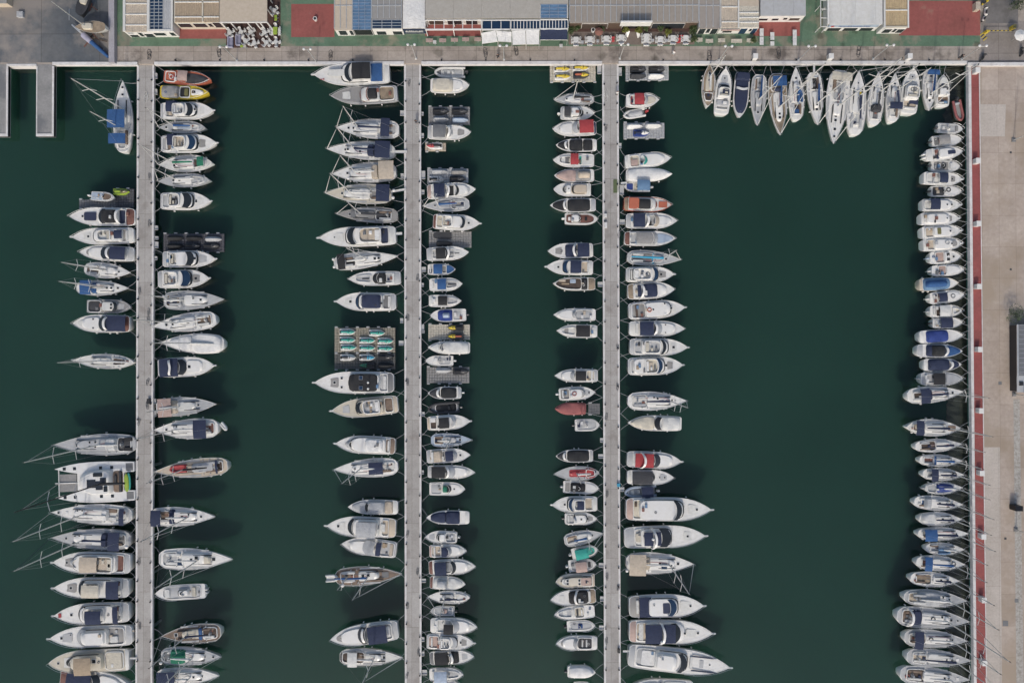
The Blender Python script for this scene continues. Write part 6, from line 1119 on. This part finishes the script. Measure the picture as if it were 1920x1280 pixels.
m = MB(); m.box(.35, 1.05, 1.2, 1.9, 2.32, 2.5, .03); m.build('roof_hatch', mat('black', 'gel'), r, smooth=False); tag(r, 'long kiosk with grey ribbed roof cut by the right frame edge', 'kiosk')
# ---------------------------------------------------------------- furniture
def chair_proto(c):
    r = empty('chair', (0, 0, 0)); m = MB(); m.box(-.24, .24, -.24, .24, .4, .46, .03); m.build('seat', mat(c, 'plastic'), r)
    m = MB(); m.tube([(-.25, -.1, .66), (-.26, -.26, .8), (0, -.33, .85), (.26, -.26, .8), (.25, -.1, .66)], .05, 5); m.box(-.2, .2, -.3, -.25, .44, .82, .01); m.build('backrest', mat(c, 'plastic'), r)
    for sx_ in (-1, 1):
        for sy in (-1, 1): m = MB(); m.tube([(sx_*.22, sy*.22, 0), (sx_*.2, sy*.2, .41)], .022, 4); m.build('leg', mat(c, 'plastic'), r)
    return r
def table_proto(c, w_, l_, rnd=False):
    r = empty('table', (0, 0, 0)); m = MB()
    if rnd: m.tube([(0, 0, .7), (0, 0, .75)], w_/2, 16)
    else: m.box(-w_/2, w_/2, -l_/2, l_/2, .7, .75, .02)
    m.build('table_top', mat(c, 'plastic'), r); m = MB(); m.tube([(0, 0, 0), (0, 0, .7)], .05); m.box(-.3, .3, -.06, .06, 0, .04).box(-.06, .06, -.3, .3, .0, .045); m.build('leg', mat('lgrey', 'metal'), r); return r
CH, TB = {}, {}
def chair(x, y, z, a, c, lab, grp):
    if c not in CH: CH[c] = o = chair_proto(c)
    else: o = copy_tree(CH[c])
    o.location = (x, y, z); o.rotation_euler = (0, 0, a); tag(o, lab, 'chair', grp)
def table(px, py, c, w_, l_, lab, rnd=False, rot=0, grp=None):
    k = (c, w_, l_, rnd)
    if k not in TB: TB[k] = o = table_proto(*k)
    else: o = copy_tree(TB[k])
    P = at(px, py, GZ+.7); o.location = (P.x, P.y, GZ+.012); o.rotation_euler = (0, 0, rot); tag(o, lab, 'table', grp); return P
rr = random.Random(11)
T1 = ((431, 61), (452, 60), (470, 60), (496, 61), (461, 77), (477, 81), (499, 80), (517, 79), (514, 20))
for i, (x, y) in enumerate(T1):
    P = table(x, y, 'offw', .75, .75, 'small square white table on the dark terrace before the tan canopy', False, rr.random()*.8+.4, 'square tables on the dark terrace'); a0 = rr.random()
    for k in range(4): a = a0+k*PI/2; chair(P.x+.62*math.cos(a), P.y+.62*math.sin(a), GZ+.012, a+PI/2, 'W', 'white plastic chair around a small table on the dark terrace', 'chairs on the dark terrace')
P = table(516, 58, 'lime', .8, 1.4, 'longer pale green table at the right end of the dark terrace')
for sx_ in (-1, 1):
    for yy in (-.5, 0, .5): chair(P.x+sx_*.68, P.y+yy, GZ+.012, PI/2 if sx_ > 0 else -PI/2, 'W', 'white plastic chair beside the longer pale green table', 'chairs around the pale green table')
chair(P.x, P.y+1.1, GZ+.012, 0 if 0 else PI, 'W', 'white plastic chair beside the longer pale green table', 'chairs around the pale green table')
table(517, 31, 'lime', .5, .5, 'small lime table, upper one at the canopy side'); table(517, 37, 'lime', .5, .5, 'small lime table, lower one at the canopy side'); table(453, 87, 'lime', .5, .45, 'small lime table at the front edge of the dark terrace'); table(459, 87, 'cream', .5, .45, 'small cream table at the front edge of the dark terrace')
for x, y, lab in ((432, 79, 'long lavender sofa at the left end of the dark terrace'), (447, 75, 'lavender sofa second from the left on the dark terrace')):
    P = at(x, y, GZ+.5); r = empty('sofa', (P.x, P.y, GZ+.012)); m = MB(); m.box(-.4, .4, -.9, .9, 0, .42, .06); m.build('seat', mat((.25,.25,.33), 'cloth'), r); m = MB(); m.box(-.5, -.28, -.95, .95, .1, .75, .06); m.build('backrest', mat((.33,.33,.42), 'cloth'), r)
    m = MB(); m.box(-.45, .4, .8, 1.0, .1, .6, .05).box(-.45, .4, -1.0, -.8, .1, .6, .05); m.build('armrest', mat((.33,.33,.42), 'cloth'), r); tag(r, lab, 'sofa')
for i, (x, y, l_) in enumerate(((1080, 75, 1.1), (1106, 74, 1.1), (1137, 73, 1.1), (1165, 71, 1.1), (1212, 72, 1.7), (1238, 74, 1.1), (1262, 72, 1.1), (1286, 72, 1.1))):
    g_ = 'white table ringed by chairs'; P = table(x, y, 'W', .9, l_, f'{"long " if l_ > 1.5 else ""}white table with drawn-up chairs, {ORD[i+1]} from left below the taupe roof', False, 0, 'white tables below the taupe roof')
    for sx_ in (-1, 1):
        for yy in ((-.3, .3) if l_ < 1.5 else (-.6, 0, .6)): chair(P.x+sx_*.6, P.y+yy, GZ+.02, PI/2 if sx_ > 0 else -PI/2, 'W', 'white chair at a white table below the taupe roof', 'white chairs below the taupe roof')
    for xx in (-.25, .25): chair(P.x+xx, P.y-l_/2-.25, GZ+.02, 0, 'W', 'white chair at a white table below the taupe roof', 'white chairs below the taupe roof')
for x, y, lab in ((1092, 79, 'first'), (1121, 77, 'second'), (1224, 76, 'third'), (1250, 76, 'fourth')): table(x, y, 'lgrey', .5, .5, f'small grey side table between white ones, {lab} from left')
for x, y, lab in ((1149, 74, 'red armchair between the third and fourth white tables'), (1273, 76, 'red armchair between the last two white tables, lower'), (1277, 71, 'red armchair between the last two white tables, upper')):
    P = at(x, y, GZ+.5); r = empty('armchair', (P.x, P.y, GZ+.02)); m = MB(); m.box(-.32, .32, -.3, .3, 0, .42, .06); m.build('seat', mat('red', 'cloth'), r); m = MB(); m.box(-.34, .34, .22, .4, .1, .8, .06); m.build('backrest', mat('red', 'cloth'), r); tag(r, lab, 'armchair')
for x, y, lab in ((1176, 65, 'left'), (1200, 66, 'right')):
    P = at(x, y, GZ+1); r = empty('menu_board', (P.x, P.y, GZ+.02)); m = MB(); m.obox(Matrix.Rotation(.5 if lab == 'right' else -.3, 4, 'Z') @ Matrix.Rotation(math.radians(-50), 4, 'X'), .6, .05, 1.1); m.build('board', mat('W', 'gel'), r, smooth=False); m = MB(); m.tube([(0, -.4, 0), (0, .0, .5)], .03); m.build('stand', mat('grey', 'metal'), r); tag(r, f'white tilted menu board at the taupe restaurant entrance, {lab} one', 'menu board')
for i, (x, y) in enumerate(((805, 76), (830, 76), (852, 75), (873, 74), (896, 74))): table(x, y, 'pink', 1.3, .7, f'pink-topped table on green paving before the pergola, {ORD[i+1]} from left')
for i, (x, y, w_) in enumerate(((1311, 75, 1.2), (1330, 77, 1.4), (1353, 76, 1.3), (1381, 77, 2.0), (1407, 76, 1.4))): table(x, y, 'cream', w_, .7, f'cream rectangular table under the narrow facades, {ORD[i+1]} from left')
for i, (x, y, l_) in enumerate(((1428, 61, 1.4), (1428, 77, 1.5), (1448, 68, 1.4), (1448, 82, .8), (1490, 71, 2.9))): table(x, y, 'W', .72, l_, f'long narrow white table lying toward the quay, {ORD[i+1]} of five from left')
for x, y, lab in ((815, 79, 'left of the pink tables'), (1052, 86, 'below the navy awning')): table(x, y, 'offw', .6, .6, f'small white square table {lab}')
# plants
def shrub(px, py, rad, h_, c, lab, pot=True, seed=1):
    P = at(px, py, GZ+h_); r = empty('potted_shrub' if pot else 'shrub', (P.x, P.y, GZ)); q = random.Random(seed*7+int(px)); m = MB()
    for i in range(420):
        th = q.random()*2*PI; ph = math.acos(1-2*q.random()); k = q.random()**.45*(1+.25*math.sin(3*th+seed)); c_ = Vector((rad*k*math.sin(ph)*math.cos(th), rad*k*math.sin(ph)*math.sin(th), h_*.62+h_*.4*k*math.cos(ph)))
        M = Matrix.Translation(c_) @ Matrix.Rotation(q.random()*6.3, 4, 'Z') @ Matrix.Rotation(q.random()*1.4, 4, 'X'); s = .11+.08*q.random()
        m.add([M @ Vector(v) for v in ((-s*.4, 0, 0), (0, -s, 0), (s*.4, 0, .02), (0, s, .03))], [(0, 1, 2, 3)])
    m.build('foliage', mat(c, 'plastic'), r, smooth=False); m = MB(); m.tube([(0, 0, .1), (0, 0, h_*.6)], .05, 6, .03)
    for i in range(4): a = i*1.6; m.tube([(0, 0, h_*.35), (rad*.5*math.cos(a), rad*.5*math.sin(a), h_*.75)], .025, 4, .01)
    m.build('stem', mat('brown', 'wood'), r)
    if pot: m = MB(); m.tube([(0, 0, 0), (0, 0, .45)], .22, 12, .3); m.build('pot', mat('tan', 'rubber'), r)
    tag(r, lab, 'plant')
GA, GB = (.06, .09, .03), (.16, .17, .03)
for i, (x, y, rd, c, lab) in enumerate(((1071, 54, .7, GA, 'green potted shrub at the left corner of the taupe restaurant'), (1083, 49, .5, GA, 'small dark shrub left of the white round planter'), (1128, 51, .6, GA, 'dark green shrub under the taupe roof edge near the red parasol'), (1174, 53, .6, GB, 'yellow-green shrub left of the taupe restaurant entrance'), (1199, 54, .6, GB, 'yellow-green shrub right of the taupe restaurant entrance'),
    (1212, 49, .6, GA, 'dark shrub behind the long white table'), (1240, 50, .6, GA, 'dark shrub behind the sixth white table'), (1254, 58, .6, GB, 'yellow-green shrub above the seventh white table'), (1302, 52, .9, GA, 'large dark shrub at the right end of the taupe roof'), (1302, 70, .7, GA, 'leafy shrub beside the eighth white table'), (1415, 72, .5, GA, 'slim green shrub beside the five narrow tables'))): shrub(x, y, rd, 1.5, c, lab, seed=i)
shrub(1917, 588, 1.8, 3.2, (.05,.08,.03), 'dark green shrub above the kiosk at the right frame edge', False, 40)
shrub(1916, 2, 1.3, 2.5, (.05,.07,.03), 'dark green shrub at the top right corner', False, 41)
P = at(1112, 57, GZ+.4); r = empty('round_planter', (P.x, P.y, GZ)); m = MB(); m.tube([(0, 0, 0), (0, 0, .6)], .34, 16, .4); m.build('bowl', mat('W', 'gel'), r); m = MB(); m.tube([(0, 0, .55), (0, 0, .62)], .27, 14); m.build('soil', mat('black', 'rubber'), r); tag(r, 'white round planter below the taupe roof edge', 'planter')
P = at(591, 36, GZ+.4); r = empty('round_planter', (P.x, P.y, GZ)); m = MB(); m.tube([(0, 0, 0), (0, 0, .6)], .3, 16, .38); m.build('bowl', mat('W', 'gel'), r); m = MB(); m.tube([(0, 0, .55), (0, 0, .62)], .25, 14); m.build('soil', mat('black', 'rubber'), r); tag(r, 'white round planter in the middle of the red square', 'planter')
def parasol(px, py, rad, c, lab, hh=2.3):
    P = at(px, py, GZ+hh); r = empty('parasol', (P.x, P.y, GZ)); m = MB(); n = 8; m.add([(0, 0, hh+.3)]+[(rad*math.cos(2*PI*i/n), rad*math.sin(2*PI*i/n), hh-.1) for i in range(n)]+[(0, 0, hh+.25)], [(0, 1+i, 1+(i+1) % n) for i in range(n)]+[(n+1, 1+(i+1) % n, 1+i) for i in range(n)]); m.build('canopy', mat(c, 'cloth'), r, smooth=False)
    m = MB(); m.tube([(0, 0, 0), (0, 0, hh+.3)], .035); m.build('pole', mat('lgrey', 'metal'), r); tag(r, lab, 'parasol')
parasol(1123, 59, .8, 'rust', 'small rust-red parasol under the taupe roof edge', 2.0); parasol(1914, 66, 1.1, 'W', 'white round parasol at the right frame edge beside the barrier', 2.3)
# boatyard things
def yard_boat(px, py, L_, W_, rot, c, dk, lab, mast_h=0):
    P = at(px, py, GZ+2.4); r = empty('sailboat', (P.x, P.y, GZ), rot); ts = [0, .05, .2, .4, .6, .75, .88, .96, 1]; lp = lambda z, k: [((t-.5)*L_, -max(.02, f_sail(t)*W_/2*k), z) for t in ts]+[((t-.5)*L_, max(.02, f_sail(t)*W_/2*k), z) for t in ts[::-1]]
    m = MB(); m.loops([lp(.9, .15), lp(1.3, .7), lp(2.3, 1)], True, False); m.build('hull', mat(c, 'gel'), r); m = MB(); m.add(lp(2.28, .98), [tuple(range(2*len(ts)))]); m.build('deck', mat(dk, 'wood'), r, smooth=False)
    m = MB(); pad(m, -L_*.1, L_*.25, lambda x: W_*.27, 2.28, 2.7, pa=6, pf=3); m.build('cabin', mat('cream', 'gel'), r); m = MB(); m.box(-L_*.15, L_*.15, -.15, .15, .2, .95); m.build('keel', mat('rust', 'rubber'), r)
    for s in (-1, 1): m = MB(); m.tube([(0, s*W_*.55, 0), (0, s*W_*.4, 1.5)], .07); m.build('prop', mat('rust', 'metal'), r)
    if mast_h: m = MB(); m.tube([(.8, 0, 2.4), (.8, 0, 2.4+mast_h)], .1, 8, .06); q = m.build('mast', mat('offw', 'metal'), r); m = MB(); m.tube([(.8, -1, 2.4+mast_h*.5), (.8, 1, 2.4+mast_h*.5)], .05); m.build('spreader', mat('steel', 'metal'), q)
    tag(r, lab, 'sailboat')
yard_boat(168, 50, 5.6, 2.2, PI, 'offw', 'tan', 'old cream sailboat propped up ashore in the boatyard', 9)
yard_boat(156, 3, 5, 2.2, 1.2, 'black', 'dgrey', 'dark-hulled boat ashore at the top edge of the boatyard')
P, Q = at(146, 57, GZ+1.2), at(203, 107, GZ+.5); d = Q-P; r = empty('wrapped_mast', ((P.x+Q.x)/2, (P.y+Q.y)/2, GZ), math.atan2(d.y, d.x)); l_ = d.length
m = MB(); m.tube([(-l_*.08, 0, .7), (l_*.2, 0, .6), (l_*.5, 0, .45)], .42, 10, .28); m.build('sail_cover', mat('blue', 'cloth'), r); m = MB(); m.tube([(-l_*.36, 0, .75), (-l_*.08, 0, .7)], .55, 10, .5); m.build('furled_sail', mat((.33,.33,.42), 'cloth'), r); m = MB(); m.tube([(-l_*.75, 0, .8), (-l_*.3, 0, .75)], .16, 8); m.build('mast', mat('steel', 'metal'), r)
m = MB(); m.box(l_*.1, l_*.2, -.4, .4, 0, .4).box(-l_*.3, -l_*.2, -.4, .4, 0, .35); m.build('trestle', mat('brown', 'wood'), r, smooth=False); tag(r, 'long mast wrapped in blue cover lying diagonally in the boatyard', 'mast')
pbox('crate', 37, 27, 1.1, 1.0, .5, 'lgrey', 'pale square crate on the boatyard floor', 'crate', z=GZ)
rj = random.Random(5); r = empty('scrap_pile', (at(182, 70, GZ).x, at(182, 70, GZ).y, GZ)); 
for i in range(9): m = MB(); m.obox(Matrix.Translation((rj.uniform(-1.6, 1.6), rj.uniform(-1.8, 1.8), .02+i*.04)) @ Matrix.Rotation(rj.random()*3, 4, 'Z'), rj.uniform(.8, 2.4), .18, .1); m.build('plank', mat(rj.choice(('tan', 'brown', 'cream', 'rust')), 'wood'), r, smooth=False)
tag(r, 'jumbled pile of planks beside the old cream sailboat', 'plank pile')
P = at(3, 3, GZ+1.6); m = MB(); m.box(-3, .9, -.3, 3, 0, 1.6, .05); r = m.build('shed', mat('beige', 'deck'), None, (P.x, P.y, GZ), smooth=False); m = MB(); m.box(-3.1, 1, -.4, 3.1, 1.6, 1.7); m.build('roof', mat('mgrey', 'deck'), r, smooth=False); tag(r, 'small shed cut by the top left corner of the frame', 'shed')
# gate: barrier, scooters
P, Q = at(1853, 58, GZ+1), at(1900, 58, GZ+1); r = empty('barrier', (P.x, P.y, GZ)); m = MB(); l_ = Q.x-P.x
m.box(-.25, .25, -.2, .2, 0, 1.0, .04); m.build('post', mat('yellow', 'gel'), r); a = m = MB()
for i in range(0, 12, 2): m.box(l_*i/12, l_*(i+1)/12, -.06, .06, .95, 1.05)
m.build('arm', mat('yellow', 'gel'), r, smooth=False); m = MB()
for i in range(1, 12, 2): m.box(l_*i/12, l_*(i+1)/12, -.06, .06, .95, 1.05)
m.build('arm', mat('black', 'gel'), r, smooth=False); tag(r, 'yellow and black striped barrier arm across the gate road', 'barrier')
P = at(1902, 50, GZ+1); m = MB(); m.box(-.25, .25, -.3, .3, 0, 1.1, .05); q = m.build('control_post', mat('yellow', 'gel'), None, (P.x, P.y, GZ)); m = MB(); m.box(-.28, .28, -.33, .33, 1.1, 1.2, .03); m.build('lid', mat('olive', 'gel'), q); tag(q, 'yellow control post at the right end of the barrier', 'control post')
for i in range(5):
    P = at(1841+i*1.6, 64+i*2.4, GZ+.03); m = MB(); m.obox(Matrix.Rotation(.7, 4, 'Z'), .9, .16, .01); tag(m.build('road_marking', mat('yellow' if i % 2 == 0 else 'black', 'deck'), None, (P.x, P.y, GZ+.02), smooth=False), kind='structure')
def scooter(px, py, rot, c, lab):
    P = at(px, py, GZ+.6); r = empty('scooter', (P.x, P.y, GZ), rot)
    for x in (-.62, .62): m = MB(); m.tube([(x+.24*math.cos(k*PI/7), 0, .27+.24*math.sin(k*PI/7)) for k in range(15)], .07, 6); m.tube([(x, -.05, .27), (x, .05, .27)], .12, 8); m.build('wheel', mat('black', 'rubber'), r)
    m = MB(); pad(m, -.75, .1, lambda x: .19, .35, .75, pa=4, pf=3, inset=.05); pad(m, .35, .62, lambda x: .22, .3, .95, pa=3, pf=3, inset=.08); m.box(-.1, .5, -.17, .17, .28, .36, .02); m.build('body', mat(c, 'gel'), r); m = MB(); pad(m, -.7, .05, lambda x: .15, .75, .85, pa=4, pf=3, inset=.03); m.build('seat', mat('black', 'cloth'), r)
    m = MB(); m.tube([(.35, -.33, 1.0), (.45, 0, 1.0), (.35, .33, 1.0)], .03, 5); m.build('handlebar', mat('black', 'rubber'), r); tag(r, lab, 'scooter')
scooter(1849, 20, 1.4, 'W', 'white and black scooter, upper of two beside the red pavement'); scooter(1847, 32, 1.1, 'W', 'white scooter, lower of two beside the red pavement'); scooter(1848, 4, .6, 'yellow', 'yellow and white scooter near the top edge'); scooter(1844, 107, 1.0, 'dgrey', 'dark scooter at the quay corner'); scooter(1917, 96, 1.4, 'dgrey', 'dark scooter at the right frame edge below the parasol')
P = at(1833, 10, GZ+1); pbox('cabinet', 1834, 11, .8, 1.4, 1.0, 'beige', 'beige cabinet at the corner of the big red pavement', 'cabinet', z=GZ)
# people
def person(px, py, z, rot, top_, bot, hair, lab):
    P = at(px, py, z); J = [(0, 0, .95), (0, 0, 1.2), (0, 0, 1.42), (0, 0, 1.52), (.02, 0, 1.62), (0, 0, 1.74), (0, .19, 1.4), (.05, .26, 1.12), (.12, .25, .88), (0, -.19, 1.4), (.05, -.26, 1.12), (.14, -.25, .88), (0, .1, .88), (.04, .11, .48), (-.02, .12, .06), (.12, .13, .03), (0, -.1, .88), (-.02, -.11, .48), (-.14, -.12, .06), (-.0, -.13, .03)]
    E = [(0, 1), (1, 2), (2, 3), (3, 4), (4, 5), (2, 6), (6, 7), (7, 8), (2, 9), (9, 10), (10, 11), (0, 12), (12, 13), (13, 14), (14, 15), (0, 16), (16, 17), (17, 18), (18, 19)]
    Rd = [.15, .14, .13, .06, .1, .085, .07, .048, .035, .07, .048, .035, .095, .065, .045, .04, .095, .065, .045, .04]
    me = bpy.data.meshes.new('person'); me.from_pydata(J, E, []); me.update(); o = link('person', me, None, (P.x, P.y, z), rot); mo = o.modifiers.new('skin', 'SKIN')
    for v, rd in zip(me.skin_vertices[0].data, Rd): v.radius = (rd, rd)
    me.skin_vertices[0].data[0].use_root = True; sb = o.modifiers.new('sub', 'SUBSURF'); sb.levels = sb.render_levels = 1
    me.materials.append(mat((.42, .26, .19), 'rubber'))
    m = MB(); m.loops([[(.17*math.cos(a), .22*math.sin(a), zz) for a in [k*PI/5 for k in range(10)]] for zz in (.92, 1.15, 1.38)]+[[(.1*math.cos(a), .16*math.sin(a), 1.47) for a in [k*PI/5 for k in range(10)]]], True, True)
    for s in (-1, 1): m.tube([(0, s*.17, 1.4), (.04, s*.25, 1.15)], .085, 8)
    m.build('shirt', mat(top_, 'cloth'), o); m = MB()
    for s in (-1, 1): m.tube([(0, s*.1, .97), (.01*s, s*.11, .5), (-.02, s*.12, .12)], .12, 8, .075)
    m.build('trousers', mat(bot, 'cloth'), o); m = MB(); m.ball((-.01, 0, 1.72), .115, .105, .11, 10, 6); m.build('hair', mat(hair, 'cloth'), o); tag(o, lab, 'person')
person(781, 231, 1.06, 1.5, 'dgrey', 'navy', 'black', 'dark-clothed person standing on the middle pier near its landward end'); person(934, 109, GZ, 2, 'black', 'dgrey', 'black', 'dark-clothed person on the top quay beside the lamp post'); person(1261, 103, GZ, 1, 'W', 'lgrey', 'brown', 'person in white walking on the top quay below the white tables'); person(1156, 178, 1.06, 1.7, 'W', 'black', 'black', 'person in white shirt on the right pier near its landward end'); person(1797, 110, GZ, .3, 'black', 'black', 'black', 'dark-clothed person at the quay corner behind the boats')
